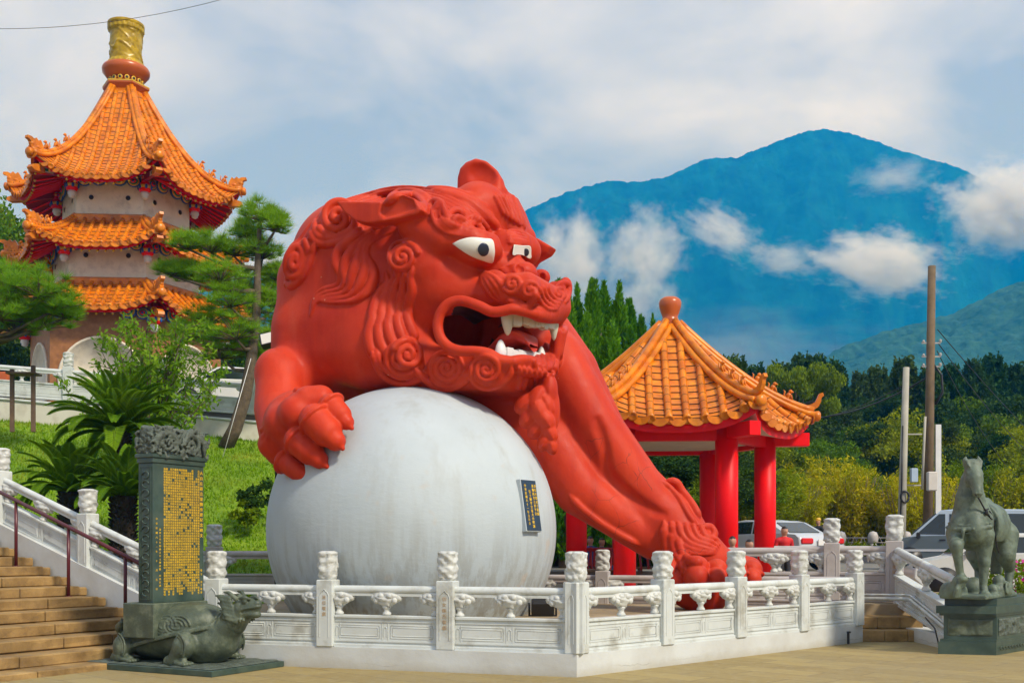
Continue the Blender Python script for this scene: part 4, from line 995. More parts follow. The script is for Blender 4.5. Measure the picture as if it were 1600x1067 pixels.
def hex_roof(root, rot0, Re, Rt, ze, zt, lift, ext, q, step=.42, rr=.085, ridge_r=.15, figs=3, vis=None, rows=16, fig_s=1.0, horn=False, under_r=None, under_z=None, fascia=.14, rafters=True, cream=False, endcap=1, twin=False, tile_t0=.04):
    """six-sided curved glazed roof; corners at rot0+60k degrees; returns the part that holds it all"""
    ang = [R(rot0 + 60 * k) for k in range(6)]
    def zc(t): return zt - (zt - ze) * (1 - (1 - t) ** q)
    def S(k, s, t, up=0):
        A, B = ang[k % 6], ang[(k + 1) % 6]; r = Rt + (Re - Rt) * t
        e = abs(s) ** 3 * t * t; r2 = r * (1 + ext * e)
        w = (s + 1) / 2
        return Vector((r2 * (math.cos(A) * (1 - w) + math.cos(B) * w), r2 * (math.sin(A) * (1 - w) + math.sin(B) * w), zc(t) + lift * e + up))
    def half(t): return (Rt + (Re - Rt) * t) * .5
    rb = MB()
    for k in range(6):
        # pan tiles: overlapping courses
        for i in range(rows):
            t0, t1 = i / rows, (i + 1) / rows; m = 12
            top = [S(k, -1 + 2 * j / m, t0, .004) for j in range(m + 1)]; bot = [S(k, -1 + 2 * j / m, min(t1 + .006, 1.0), .034) for j in range(m + 1)]
            rb.cur = 0; rb.grid([top, bot], smooth=False)
            rb.cur = 1; rb.grid([bot, [p - Vector((0, 0, .034)) for p in bot]], smooth=False)
        # rolls
        W = half(1.0); n = int((W - .12) / step); xs = [(j + .5) * step for j in range(-n - 1, n + 1)] if (2 * n + 2) * step / 2 < W else [(j + .5) * step for j in range(-n, n)]
        for x in xs:
            ts = max((abs(x) + ridge_r * 1.15) / .5 - Rt, 0) / (Re - Rt) if Re > Rt else 0; ts = max(ts, tile_t0)
            if ts > .93: continue
            mseg = max(4, int((1 - ts) * rows * 1.5)); pts = []; rs = []
            for i in range(mseg + 1):
                t = ts + (1.0 - ts) * i / mseg
                pts.append(S(k, x / half(t), t, rr * .45))
            out = (pts[-1] - pts[-2]).normalized(); pts[-1] = pts[-1] + out * .03
            rb.cur = 0; rb.tube(pts, rr, 8)
            if mseg > 2:
                rb.cur = 1
                for i in range(1, mseg, 2): d_ = (pts[i + 1] - pts[i]).normalized() * .012; rb.tube([pts[i] - d_, pts[i] + d_], rr * 1.02, 8, cap=False)
            rb.cur = 2; rb.lathe([(rr * 1.3, 0), (rr * 1.35, .03), (rr * .9, .045), (rr * .8, .035)], 10, frame(pts[-1] - out * .01 - Vector((0, 0, rr * .3)), out))
        # drip tiles between the rolls
        rb.cur = 2
        for x in [v + step / 2 for v in xs] + [xs[0] - step / 2]:
            if abs(x) > W * 1.0: continue
            p = S(k, x / W, 1.0, -.01); o_ = (S(k, x / W, 1, 0) - S(k, x / W, .95, 0)).normalized(); hz = Vector((o_.x, o_.y, 0)).normalized()
            M = frame(p + hz * .03, (0, 0, 1), (-hz.y, hz.x, 0)); r_ = step * .5
            rb.prism([(r_ * math.cos(a), r_ * .85 * math.sin(a) + .02) for a in [-math.pi * i / 8 for i in range(9)]], .035, M)
        # fascia and soffit
        m = 16; ee = [S(k, -1 + 2 * j / m, 1.0, -.02) for j in range(m + 1)]; inn = [Vector((p.x * .965, p.y * .965, p.z)) for p in ee]
        rb.cur = 3; rb.grid([inn, [p - Vector((0, 0, fascia)) for p in inn]], smooth=False)
        ur = under_r if under_r else Rt; uz = under_z if under_z is not None else ze - .1
        Pk = [Vector((ur * (math.cos(ang[k]) * (1 - j / m) + math.cos(ang[(k + 1) % 6]) * j / m), ur * (math.sin(ang[k]) * (1 - j / m) + math.sin(ang[(k + 1) % 6]) * j / m), uz)) for j in range(m + 1)]
        low = [p - Vector((0, 0, fascia)) for p in inn]
        rb.cur = 5 if cream else 4; rb.grid([low, [(a + b_) / 2 + Vector((0, 0, .05)) for a, b_ in zip(low, Pk)], Pk], smooth=False)
        if rafters:
            nr = int(W * 2 / .30)
            for j in range(nr):
                s = -1 + 2 * (j + .5) / nr; p = S(k, s, 1.0, -.02 - fascia - .03); p = Vector((p.x * .95, p.y * .95, p.z)); w = (s + 1) / 2
                q_ = Vector((ur * (math.cos(ang[k]) * (1 - w) + math.cos(ang[(k + 1) % 6]) * w), ur * (math.sin(ang[k]) * (1 - w) + math.sin(ang[(k + 1) % 6]) * w), uz - .04))
                rb.cur = 3; rb.tube([p, q_], .045, 4, cap=False); rb.cur = 6; d_ = (p - q_).normalized(); rb.tube([p - d_ * .005, p + d_ * .05], .048, 4)
    roof = rb.build('roof', [M_tile, M_gap, M_tile2, M_redpaint, M_reddark, M_ceiling, M_yelp], root)
    for k in range(6):
        b = MB(); pts = [S(k, -1, t, .0) for t in [i / 18 for i in range(19)]]
        sd_ = Vector((-math.sin(ang[k]), math.cos(ang[k]), 0))
        offs = ((-ridge_r * .75, .02, ridge_r * .55), (ridge_r * .75, .02, ridge_r * .55), (0, ridge_r * .9, ridge_r * .62)) if not twin else ((-ridge_r * 1.15, .0, ridge_r * .6), (ridge_r * 1.15, .0, ridge_r * .6), (0, ridge_r * 1.05, ridge_r * .72))
        for dx, dz, r_ in offs:
            b.cur = 0; b.tube([p + sd_ * dx + Vector((0, 0, dz)) for p in pts], r_, 10)
        b.cur = 0
        b.grid([[p + sd_ * (ridge_r * .9) + Vector((0, 0, -.05)) for p in pts], [p + sd_ * (ridge_r * .45) + Vector((0, 0, ridge_r * 1.0)) for p in pts]], smooth=False)
        b.grid([[p - sd_ * (ridge_r * .45) + Vector((0, 0, ridge_r * 1.0)) for p in pts], [p - sd_ * (ridge_r * .9) + Vector((0, 0, -.05)) for p in pts]], smooth=False)
        b.cur = 1
        for i in range(1, 18):
            p = pts[i] + Vector((0, 0, ridge_r * .9)); d_ = (pts[i + 1] - pts[i]).normalized() * .012
            b.tube([p - d_, p + d_], ridge_r * .64, 8, cap=False)
        b.build('ridge', [M_tile, M_gap], roof)
        o_ = (pts[-1] - pts[-3]); o_.z = 0; o_.normalize()
        b = MB(); ridge_end(b, frame(pts[-1] - o_ * .25 * fig_s + Vector((0, 0, ridge_r * .8)), (0, 0, 1), o_), fig_s * 1.15, horn); b.build('ridge_ornament', M_tile2, roof)
        if endcap:
            b = MB(); b.lathe([(ridge_r * 1.0, -.1), (ridge_r * 1.05, .06), (ridge_r * .7, .10)], 10, frame(pts[-1] + o_ * .06 + Vector((0, 0, -.02)), o_)); b.build('corner_tile', M_tile2, roof)
        for f in range(figs):
            t = .60 + f * .34 / max(figs, 1); i = t * 18; i0 = int(i); p = pts[i0].lerp(pts[i0 + 1], i - i0)
            d_ = (pts[i0 + 1] - pts[i0]); d_.z = 0; d_.normalize()
            b = MB(); figurine(b, frame(p + Vector((0, 0, ridge_r * 1.45)), (0, 0, 1), d_), fig_s); b.build('figurine', M_tile2, roof)
    return roof, ang, S

# ---------------------------------------------------------------- the three-storey pagoda
PG = PX(197, 600, 45); pag = thing('pagoda', 'three-tiered pagoda with orange tiled roofs and a yellow drum finial behind the pines', 'pagoda', (PG.x, 45, 4.4))
ZB = 4.4
TH = -70.5 + 14.5          # front right corner faces the camera, a little to its right
def pz(z): return z - ZB
def hexwall(b, r, z0, z1, n=6, r1=None): b.lathe([(r, z0), (r if r1 is None else r1, z1)], n, rot('Z', R(TH)), smooth=False)
def swirl(b, p, nrm, rx, s=1.0):
    x = Vector((-nrm.y, nrm.x, 0)); M = frame(p, nrm, x)
    for m_, r_, z_ in ((0, 1, 0), (1, .82, .03), (2, .62, .06), (3, .40, .09), (0, .2, .12)):
        b.cur = m_; b.lathe([(rx * r_, -.02), (rx * r_, z_ + .03), (rx * r_ * .85, z_ + .045)], 14, M @ SC(1, .85, 1))
tiers = [  # eave R, top R, eave z, top z, lift, wall radius, wall z0, wall z1
    (4.78, 3.0, 10.62, 11.9, .55, 2.95, 11.9, 12.75), (4.62, 2.65, 13.02, 14.45, .6, 2.57, 14.5, 15.3), (4.5, .76, 15.6, 20.3, .8, None, 0, 0)]
for i, (re, rt, ez, tz, lf, wr, w0, w1) in enumerate(tiers):
    top = i == 2
    ur = (3.3, 2.95, 2.6)[i]
    hex_roof(pag, TH, re, rt, pz(ez), pz(tz), lf, .05, (1.25, 1.25, 1.5)[i], step=.36, rr=.09, ridge_r=.155, rows=(7, 7, 26)[i], fig_s=.85, under_r=ur, under_z=pz(ez) + .72, fascia=.16)
    # collar of plain tiles round the top of the lower roofs
    if not top:
        b = MB(); b.lathe([(rt + .12, pz(tz) - .35), (rt + .16, pz(tz) + .12), (rt + .02, pz(tz) + .2), (rt - .2, pz(tz) + .2)], 6, rot('Z', R(TH)), smooth=False); b.build('collar', M_tile2, pag)
for i, (r_, z0, z1) in enumerate(((3.85, ZB, 11.2), (2.95, 11.6, 13.75), (2.57, 14.1, 16.35))):
    b = MB(); hexwall(b, r_, pz(z0), pz(z1)); w = b.build('wall', [M_brick, M_wallstone, M_wallstone][i], pag)
    for k in range(6):
        A, B = R(TH + 60 * k), R(TH + 60 * k + 60); mid = (A + B) / 2; nrm = Vector((math.cos(mid), math.sin(mid), 0)); ap = r_ * math.cos(R(30))
        if i:
            for sx in (-.55, .55):
                p = nrm * ap + Vector((-nrm.y, nrm.x, 0)) * (sx * r_ * .5) + Vector((0, 0, pz((12.95, 15.3)[i - 1])))
                b = MB(); b.cur = 0; b.lathe([(.13, -.03), (.13, .035), (.10, .035)], 14, frame(p, nrm)); b.cur = 1; b.lathe([(.095, -.02), (.095, .045)], 14, frame(p, nrm)); b.build('round_vent', [M_wallstone, M_black], w)
            b = MB(); b.box((0, -.02, 0), (r_ * .97, .04, .10), T(nrm * ap + Vector((0, 0, pz(z0) + .35))) @ rot('Z', mid + math.pi / 2)); b.build('string_course', M_wallstone, w)
        else:
            b = MB(); b.lathe([(1.62, -.02), (1.62, .07), (1.52, .07), (1.52, .04)], 40, frame(nrm * ap + Vector((0, 0, pz(8.05))), nrm)); b.build('round_panel', M_wallstone, w)
    # beam, painted swirls and lantern pendants under each eave
    ez = (10.62, 13.02, 15.6)[i]; rw = (3.9, 3.0, 2.62)[i]; ez -= (.42, 0, 0)[i]
    b = MB(); b.cur = 0; b.lathe([(rw, pz(ez) + .62), (rw, pz(ez) + .85)], 6, rot('Z', R(TH)), smooth=False); b.build('beam', M_reddark, pag)
    for k in range(6):
        A = R(TH + 60 * k); c = Vector((math.cos(A), math.sin(A), 0)); base = c * (rw + .05) + Vector((0, 0, pz(ez) + .42))
        for sgn in (-1, 1):
            tang = Vector((-c.y, c.x, 0)) * sgn; mid = A + sgn * R(30); nn = Vector((math.cos(mid), math.sin(mid), 0)); al = Vector((-nn.y, nn.x, 0)) * sgn
            b = MB()
            swirl(b, c * rw + al * .92 + nn * .06 + Vector((0, 0, pz(ez) + .42)), nn, .33); swirl(b, c * rw + al * .36 + nn * .04 + Vector((0, 0, pz(ez) + .34)), nn, .27)
            b.cur = 3; b.box((0, 0, 0), (1.3, .05, .05), T(c * rw + al * .75 + nn * .06 + Vector((0, 0, pz(ez) + .64))) @ rot('Z', mid + math.pi / 2))
            b.build('painted_bracket', [M_bluep, M_yelp, M_greenp, M_redpaint], pag)
        b = MB(); z = base + c * .12 + Vector((0, 0, -.25))
        b.cur = 0; b.lathe([(.05, .42), (.16, .30), (.10, .22), (.20, .05), (.26, -.05), (.24, -.22), (.18, -.28)], 6, T(z)); b.cur = 1; b.lathe([(.265, -.03), (.275, -.08), (.25, -.14)], 6, T(z), cap=False)
        b.cur = 2; b.lathe([(.16, -.28), (.18, -.40), (.12, -.46), (.14, -.5), (.05, -.56)], 8, T(z)); b.cur = 3
        for q in range(6): a = R(60 * q); b.ball((z.x + .25 * math.cos(a), z.y + .25 * math.sin(a), z.z - .1), (.06, .06, .10), None, 6, 4)
        b.cur = 1; b.ball((z.x, z.y, z.z + .30), (.14, .14, .10))
        b.build('lantern_pendant', [M_redpaint, M_yelp, M_whitep, M_bluep], pag)
        # corner beam with white and green painted end
        e = c * (tiers[i][0] * .95) + Vector((0, 0, pz(ez) + .28)); s0 = c * rw + Vector((0, 0, pz(ez) + .45))
        b = MB(); b.cur = 0; d_ = (e - s0); ln = d_.length; Mb = frame(s0 + d_ * .5, (0, 0, 1), d_); tilt = math.atan2(d_.z, math.hypot(d_.x, d_.y))
        b.box((0, 0, 0), (ln, .16, .20), Mb @ rot('Y', -tilt)); b.cur = 1; b.box((ln * .34, 0, -.01), (ln * .3, .18, .17), Mb @ rot('Y', -tilt)); b.cur = 2; b.box((ln * .38, 0, -.01), (ln * .12, .19, .10), Mb @ rot('Y', -tilt))
        b.cur = 3; b.prism([(0, -.12), (.45, -.10), (.6, .0), (.55, .1), (.3, .16), (0, .14)], .24, Mb @ rot('Y', -tilt) @ T(ln / 2 - .1, 0, -.02))
        b.build('corner_beam', [M_reddark, M_whitep, M_greenp, M_tile2], pag)
# finial
M_orangeshiny = M_('orange_glazed_finial', (.52, .11, .02), .3, .15, 2, .05)
FZ = pz(20.05); b = MB(); b.cur = 0
b.lathe([(.72, 0), (.74, .22), (.95, .42), (.95, .48)], 6, T(0, 0, FZ) @ rot('Z', R(TH)), smooth=False)
b.cur = 1; b.lathe([(.96, .48), (.96, .53), (.72, .56)], 6, T(0, 0, FZ) @ rot('Z', R(TH)), smooth=False)
b.cur = 3; b.lathe([(.68, .52), (.66, .80), (.74, .84)], 24, T(0, 0, FZ))
for k in range(16):
    a = R(k * 22.5); Mf = frame((.675 * math.cos(a), .675 * math.sin(a), FZ + .69), (math.cos(a), math.sin(a), 0))
    b.cur = 1; b.lathe([(.10, -.02), (.10, .03), (.06, .03)], 12, Mf); b.cur = 2; b.lathe([(.058, -.02), (.058, .032)], 10, Mf)
b.cur = 0; b.lathe([(.70, .80), (.80, .90), (.93, 1.06), (.95, 1.2), (.90, 1.3), (.80, 1.36)], 32, T(0, 0, FZ))
b.build('finial_base', [M_orangeshiny, M_yelp, M_black, M_reddark], pag)
P = []; n, m = 72, 60; DZ = FZ + 1.34
for i in range(m + 1):
    t = i / m; z = DZ + 1.76 * t; row = []
    prof = .62 if .1 < t < .80 else (.72 if t <= .06 else (.70 if t > .82 else .65)); prof += .03 * (t > .94)
    for k in range(n + 1):
        a = 2 * math.pi * (k % n) / n; r_ = prof
        if .10 < t < .80:
            d1 = abs(math.sin(a * 2 + t * 9 + 1.2 * math.sin(a * 3 + t * 6))); r_ += .06 * max(0, 1 - d1 * 3.0) + .05 * max(0, mnoise.noise(Vector((math.cos(a) * 3, math.sin(a) * 3, t * 9))))
        elif t <= .10: r_ += .07 * abs(math.sin(a * 9)) * (1 - t * 8) + .02
        else: r_ += .03 * math.sin(a * 22) * (t < .93)
        row.append((r_ * math.cos(a), r_ * math.sin(a), z))
    P.append(row)
b = MB(); b.grid(P); b.lathe([(.72, 0), (.5, .03)], 24, T(0, 0, DZ + 1.76)); b.build('finial_drum', M_yellow, pag)
b = MB()
for k in range(5): a = math.pi * k / 5; b.tube([(.32 * math.cos(a) * math.cos(q), .32 * math.sin(a) * math.cos(q), (DZ + 1.77) + .22 * math.sin(q)) for q in np.linspace(0, math.pi, 11)], .012, 5)
b.build('wire_cage', M_black, pag)

# ---------------------------------------------------------------- the red pavilion
PVY = 27.0; PV = PX(1047, 852, PVY); sc = PVY / F
pav = thing('pavilion', 'open six-sided pavilion with red columns and a pointed orange tiled roof', 'pavilion', (PV.x, PVY, .6))
TP = -98.3 + 33.5
roof, ang, S_ = hex_roof(pav, TP, 3.36, .22, 4.44 - .6, 7.05 - .6, .40, .04, 1.18, step=.40, rr=.088, ridge_r=.125, rows=15, fig_s=.66, horn=True, under_r=1.2, under_z=4.42 - .6, fascia=.26, rafters=False, cream=True, twin=True)
b = MB(); z = 6.98 - .6
b.lathe([(.30, 0), (.24, .06), (.20, .12), (.235, .16), (.20, .20), (.225, .24), (.20, .28), (.19, .34), (.23, .45), (.27, .58), (.28, .68), (.25, .76), (.17, .815), (0.02, .83)], 24, T(0, 0, z)); b.build('finial', M_orangeshiny, pav)
rc = 146 * sc
for k in range(6):
    a = R(TP + 60 * k); b = MB(); c = (rc * math.cos(a), rc * math.sin(a), 0)
    b.cur = 0; b.lathe([(.26, .0), (.26, 3.75)], 28, T(c)); b.cur = 1; b.lathe([(.36, 0), (.36, .06), (.30, .10), (.27, .12)], 20, T(c))
    b.build('column', [M_redpaint, M_marble_shade], pav)
    a2 = R(TP + 60 * k + 60); p0 = Vector((rc * math.cos(a), rc * math.sin(a), 0)); p1 = Vector((rc * math.cos(a2), rc * math.sin(a2), 0)); d_ = p1 - p0
    b = MB(); b.box((0, 0, 3.62), (d_.length, .22, .34), frame((p0 + p1) / 2, (0, 0, 1), d_)); b.build('beam', M_redpaint, pav)
    b = MB(); o_ = Vector((math.cos(a), math.sin(a), 0)); b.box((rc + .40, 0, 3.64), (1.3, .30, .32), frame((0, 0, .001 * k), (0, 0, 1), o_), ch=.01); b.build('corner_beam', M_redpaint, pav)
b = MB(); b.lathe([(2.15, 3.55), (2.15, 3.58)], 6, rot('Z', R(TP)), smooth=False); b.build('ceiling', M_ceiling, pav)
# benches between the columns
for k in (2, 3, 4, 1):
    a, a2 = R(TP + 60 * k), R(TP + 60 * k + 60); p0 = Vector((rc * math.cos(a), rc * math.sin(a), 0)); p1 = Vector((rc * math.cos(a2), rc * math.sin(a2), 0)); d_ = p1 - p0
    M = frame((p0 + p1) / 2, (0, 0, 1), d_); L = d_.length - .55
    b = MB(); b.box((0, -.1, .45), (L, .42, .06), M, ch=.01)
    for sx in (-1, 1): b.box((sx * L * .38, -.1, .21), (.12, .36, .42), M)
    b.build('bench_seat', M_wood, pav)
    b = MB(); b.box((0, .16, .95), (L, .07, .09), M, ch=.01)
    for j in range(9): x = -L / 2 + (j + .5) * L / 9; b.box((x, .14, .70), (.06, .03, .46), M @ rot('Y', .12))
    b.build('bench_back', M_reddark, pav)
# ================================================================ smaller carved figures, grown the same way as the lion
def field(lo, hi, h):
    global G0, GN, HV, D, DB
    HV = h; G0 = np.array(lo, float); GN = ((np.array(hi) - G0) / h).astype(int) + 1; D = np.full(GN, .4, np.float32); DB = D
def extract(name, mat, parent):
    g = vdb.FloatGrid(3 * HV); g.copyFromArray(np.clip(D, -3 * HV, 3 * HV)); v, _, q = g.convertToPolygons(0.0, 0.0)
    return np_obj(name, v * HV + G0, q[:, ::-1], mat, parent)
I3 = np.eye(3)
# ---------------------------------------------------------------- turtle with the inscribed slab
TA = R(-28); TU = Vector((math.cos(TA), math.sin(TA))); TV = Vector((-math.sin(TA), math.cos(TA)))
tc_ = Vector((-3.74, 13.6)) - TU * 1.16 + TV * .675
tur = thing('turtle_statue', 'dark green stone dragon-headed turtle carrying the inscribed slab, beside the stair', 'statue', (tc_.x, tc_.y, 0.004), TA)
b = MB(); b.box((0, 0, .04), (2.32, 1.38, .08), ch=.008); b.build('base_plate', M_gstone, tur)
P = []
for i in range(56):
    row = []
    for j in range(34):
        x = -1.13 + 2.26 * i / 55; y = -.66 + 1.32 * j / 33
        z = .086 + .016 * abs(math.sin(14 * math.hypot(x - 1.4, y + .3) + 2.5 * mnoise.noise(Vector((x * 2, y * 2, 1))))) * (0 if i in (0, 55) or j in (0, 33) else 1)
        row.append((x, y, z))
    P.append(row)
b = MB(); b.grid(P); b.f = [tuple(reversed(f)) for f in b.f]; b.build('carved_waves', M_gstone3, tur)
field((-1.35, -.85, .05), (1.5, .85, 1.15), .013)
# body and shell (x forward, -y towards the camera)
ell((-.15, 0, .42), (.92, .50, .30), A=I3, k=.05)
ell((.35, 0, .36), (.55, .40, .30), A=I3, k=.1)
chain([(.35, 0, .36), (.68, 0, .50), (.93, 0, .66), (1.08, 0, .78)], [.34, .27, .19, .15], k=.1)
c_ = math.cos(.22); s_ = math.sin(.22); AT = np.array(((c_, 0, s_), (0, 1, 0), (-s_, 0, c_)))
ell((-.2, 0, .50), (.93, .57, .36), A=AT, k=.03)
sl, X, Y, Z = region((-1.3, -.8, .05), (1.0, .8, .9))
rim = np.sqrt(((X + .2) / 1.0) ** 2 + (Y / .62) ** 2); pl = np.abs(Z - (.43 + .22 * (X + .2) - .03)) - .028
put(sl, np.maximum((rim - 1) * .65, pl).astype(np.float32), .02)
freeze()
for sy in (-1, 1):
    for a in np.linspace(-.9, .55, 7):
        pass
    # legs: knees, feet with toes
    for (kx, kz, fx, spread) in ((.42, .34, .18, .55), (-.78, .30, -.90, .50)):
        chain([(kx - .05, sy * .32, .38), (kx, sy * .52, kz)], [.17, .155], k=.05)
        chain([(kx, sy * .52, kz), (fx + .1, sy * .57, .16)], [.155, .10], k=.05)
        chain([(fx, sy * .57, .14), (fx + .30, sy * .57, .125)], [.08, .06], k=.04)
        for q in range(4): chain([(fx + .20, sy * (.50 + q * .045), .13), (fx + .38, sy * (.485 + q * .055), .115)], [.035, .028], k=.01)
        for q in range(3):
            th = np.linspace(-.6, 1.2, 8); chain([(kx - .05 + (.12 + q * .04) * math.cos(v), sy * (.645), kz + (.12 + q * .04) * math.sin(v)) for v in th], .016, k=.01)
# shell relief towards the camera and away
for sy in (-1, 1):
    for (x0, dz) in ((.05, .0), (.25, .05)):
        for q in range(3):
            th = np.linspace(0, 5.2, 18); rr_ = .14 - q * .04
            pts = [(x0 + rr_ * math.cos(v) * 1.3, 0, 0) for v in th]
            P3 = []
            for v in th:
                x = x0 + rr_ * 1.4 * math.cos(v); t_ = .62 + rr_ * .9 * math.sin(v); 
                yy = .57 * math.sqrt(max(0.02, 1 - ((x + .2) / .95) ** 2 - ((t_ - .50 - .22 * (x + .2)) / .36) ** 2))
                P3.append((x, sy * yy, t_))
            chain(P3, .012, k=.01)
# tail swept against the shell
chain([(-1.02, -.05, .35), (-1.10, -.2, .42), (-1.02, -.38, .54), (-.88, -.48, .62)], [.08, .09, .07, .03], k=.04)
for q in range(4): chain([(-1.08 + .05 * q, -.26 - .05 * q, .42 + .05 * q), (-1.12 + .07 * q, -.3 - .05 * q, .54 + .05 * q)], [.03, .01], k=.01)
# neck folds, head
for q in range(4):
    x = .55 + q * .11; z0 = .50 + q * .075; r_ = .29 - q * .035; th = np.linspace(.3, 2 * math.pi - .3, 20)
    chain([(x + .12 * math.cos(v) , r_ * math.sin(v), z0 + .0 + r_ * math.cos(v) * .9) for v in th], .014, k=.02)
ell((1.14, 0, .86), (.20, .145, .13), A=I3, k=.05)
ell((1.28, 0, .88), (.15, .11, .085), A=I3, k=.04)
ell((1.27, 0, .77), (.15, .10, .055), A=I3, k=.04)
ell((1.38, 0, .925), (.05, .07, .04), A=I3, k=.02)
chain([(1.18, -.13, .80), (1.30, -.11, .825), (1.41, -.06, .84), (1.43, 0, .84), (1.41, .06, .84), (1.30, .11, .825), (1.18, .13, .80)], .016, k=.006, cut=True)
chain([(1.18, -.135, .845), (1.30, -.115, .86), (1.41, -.06, .88), (1.43, 0, .885)], .014, k=.01)
for sy in (-1, 1):
    ell((1.22, sy * .11, .945), (.045, .035, .035), A=I3, k=.01); chain([(1.13, sy * .12, .985), (1.22, sy * .12, 1.0), (1.30, sy * .08, .98)], [.02, .03, .015], k=.015)
    chain([(1.05, sy * .10, .98), (.95, sy * .14, 1.06), (.86, sy * .15, 1.07)], [.035, .028, .012], k=.02)
    for q in range(7):
        z = .68 + q * .05; x = 1.08 - .02 * q; chain([(x, sy * .14, z), (x - .12, sy * (.19 + .01 * (q % 2)), z + .03), (x - .22, sy * .2, z + (.10 if q % 2 else .04))], [.036, .03, .008], k=.012)
    for q in range(5): chain([(1.0 + q * .05, sy * (.16 - q * .012), .70 - q * .0), (.98 + q * .06, sy * (.17 - q * .01), .60 + q * .02)], [.026, .006], k=.01)
for q in range(6): ell((1.02 + q * .05, 0.02 * (-1) ** q, 1.0 - .012 * q), (.05, .06, .04), A=I3, k=.01)
tb_ = extract('body', M_gstone2, tur); tb_.scale = (.90, .86, .97); tb_.location = (.06, 0, .002)
b = MB(); b.box((-.26, -.06, .655), (.56, 1.0, .46), ch=.012); b.build('pedestal_block', M_gstone2, tur)
stl = thing('inscribed_slab', 'tall dark green stone slab covered in small gold characters, standing on the turtle', 'slab', (tc_.x - TU.x * .22, tc_.y - TU.y * .22, .885), TA)
SWd, SN, SH = .93, .27, 1.86
b = MB(); b.box((0, 0, SH / 2), (SN, SWd, SH), ch=.008)
for sy in (-1, 1):
    for dz in (.05, SH - .05): b.box((0, sy * (SWd / 2 + .003), dz), (SN * .7, .012, .012))
    for sx in (-1, 1): b.box((sx * SN * .35, sy * (SWd / 2 + .003), SH / 2), (.012, .012, SH - .1))
    for q in range(14):
        z = .14 + q * .12; b.tube([(.06 * math.cos(v) * (-1) ** q, sy * (SWd / 2 + .004), z + .045 * math.sin(v)) for v in np.linspace(0, 5, 9)], .011, 5)
b.build('shaft', M_gstone, stl)
b = MB(); b.box((0, 0, SH + .035), (SN + .03, SWd + .03, .07), ch=.008); b.box((0, 0, SH + .095), (SN + .07, SWd + .07, .055), ch=.01); b.build('cornice', M_gstone, stl)
field((-.32, -.72, SH + .06), (.32, .72, SH + .52), .011)
rbox((0, 0, SH + .29), (.14, .475, .20), .07, A=I3, k=.01)
rg = random.Random(4); 
for sx in (-1, 1):
    for (cy, dr) in ((-.23, 1), (.22, -1)):
        th = np.linspace(0, 9, 36); chain([(sx * .165, cy + dr * (.16 - .014 * v) * math.cos(v), SH + .28 + (.15 - .013 * v) * math.sin(v)) for v in th], [.034 - .002 * v for v in th], k=.01)
        chain([(sx * .165, cy - dr * .1, SH + .40), (sx * .18, cy - dr * .2, SH + .32), (sx * .17, cy - dr * .22, SH + .16)], [.035, .045, .02], k=.01)
    for q in range(70):
        y, z = rg.uniform(-.46, .46), SH + rg.uniform(.13, .46); a = rg.uniform(0, 6.28); l = rg.uniform(.03, .08); 
        chain([(sx * .155, y, z), (sx * .17, y + l * math.cos(a), z + l * math.sin(a)), (sx * .155, y + l * 1.4 * math.cos(a + .9), z + l * 1.4 * math.sin(a + .9))], [.016, .022, .01], k=.006)
for sy in (-1, 1):
    for q in range(26):
        x, z = rg.uniform(-.16, .16), SH + rg.uniform(.13, .46); a = rg.uniform(0, 6.28); chain([(x, sy * .475, z), (x + .05 * math.cos(a), sy * .49, z + .05 * math.sin(a))], [.02, .014], k=.006)
for q in range(26):
    y = -.46 + q * .036; x = rg.uniform(-.14, .14); chain([(x, y, SH + .47), (x + rg.uniform(-.06, .06), y + .05, SH + .495)], [.03, .02], k=.01)
extract('carved_cap', M_gstone3, stl)
# gold inscription, columns read from right to left; the face looks along +x
b = MB(); Mf = T(SN / 2 + .003, 0, 0) @ rot('Z', math.pi / 2)
title = '大自在觀音靈獅重建紀念碑文'
body_src = '天地玄黃宇宙洪荒日月盈昃辰宿列張寒來暑往秋收冬藏閏餘成歲律呂調陽雲騰致雨露結為霜金生麗水玉出崑岡劍號巨闕珠稱夜光果珍李柰菜重芥薑海鹹河淡鱗潛羽翔龍師火帝鳥官人皇始制文字乃服衣裳推位讓國有虞陶唐弔民伐罪周發殷湯坐朝問道垂拱平章愛育黎首臣伏戎羌遐邇壹體率賓歸王鳴鳳在樹白駒食場化被草木賴及萬方'
write(b, title, Mf @ T(.415, 0, 1.77), .056, .072, bold=.003)
write(b, '敬立', Mf @ T(.415, 0, .42), .035, .05, bold=.001); write(b, '弟子敬書', Mf @ T(.415, 0, .26), .035, .048, bold=.001)
ci = 0; rg2 = random.Random(9); cols = 17; rows_n = 48; top = 1.79
for c in range(cols):
    x = .362 - c * .0392; start = 0 if c not in (1, 2) else (2 if c == 1 else 4); zz_ = []
    n0 = rows_n - (rg2.randint(0, 3) if c % 4 else rg2.randint(8, 14) * 0)
    txt = ''.join(' ' if (rg2.random() < .045) else body_src[(ci + i * 7 + c * 31) % len(body_src)] for i in range(start, n0))
    write(b, txt, Mf @ T(x, 0, top - start * .0357), .033, .0357, bold=.0030)
write(b, '歲次壬申年仲秋吉日立碑誌慶 中華民國', Mf @ T(-.345, 0, .98), .032, .044, bold=.001)
write(b, '中華民國八十一年 十 月 吉 日', Mf @ T(-.405, 0, 1.12), .033, .062, bold=.001)
b.build('inscription', M_gold, stl)

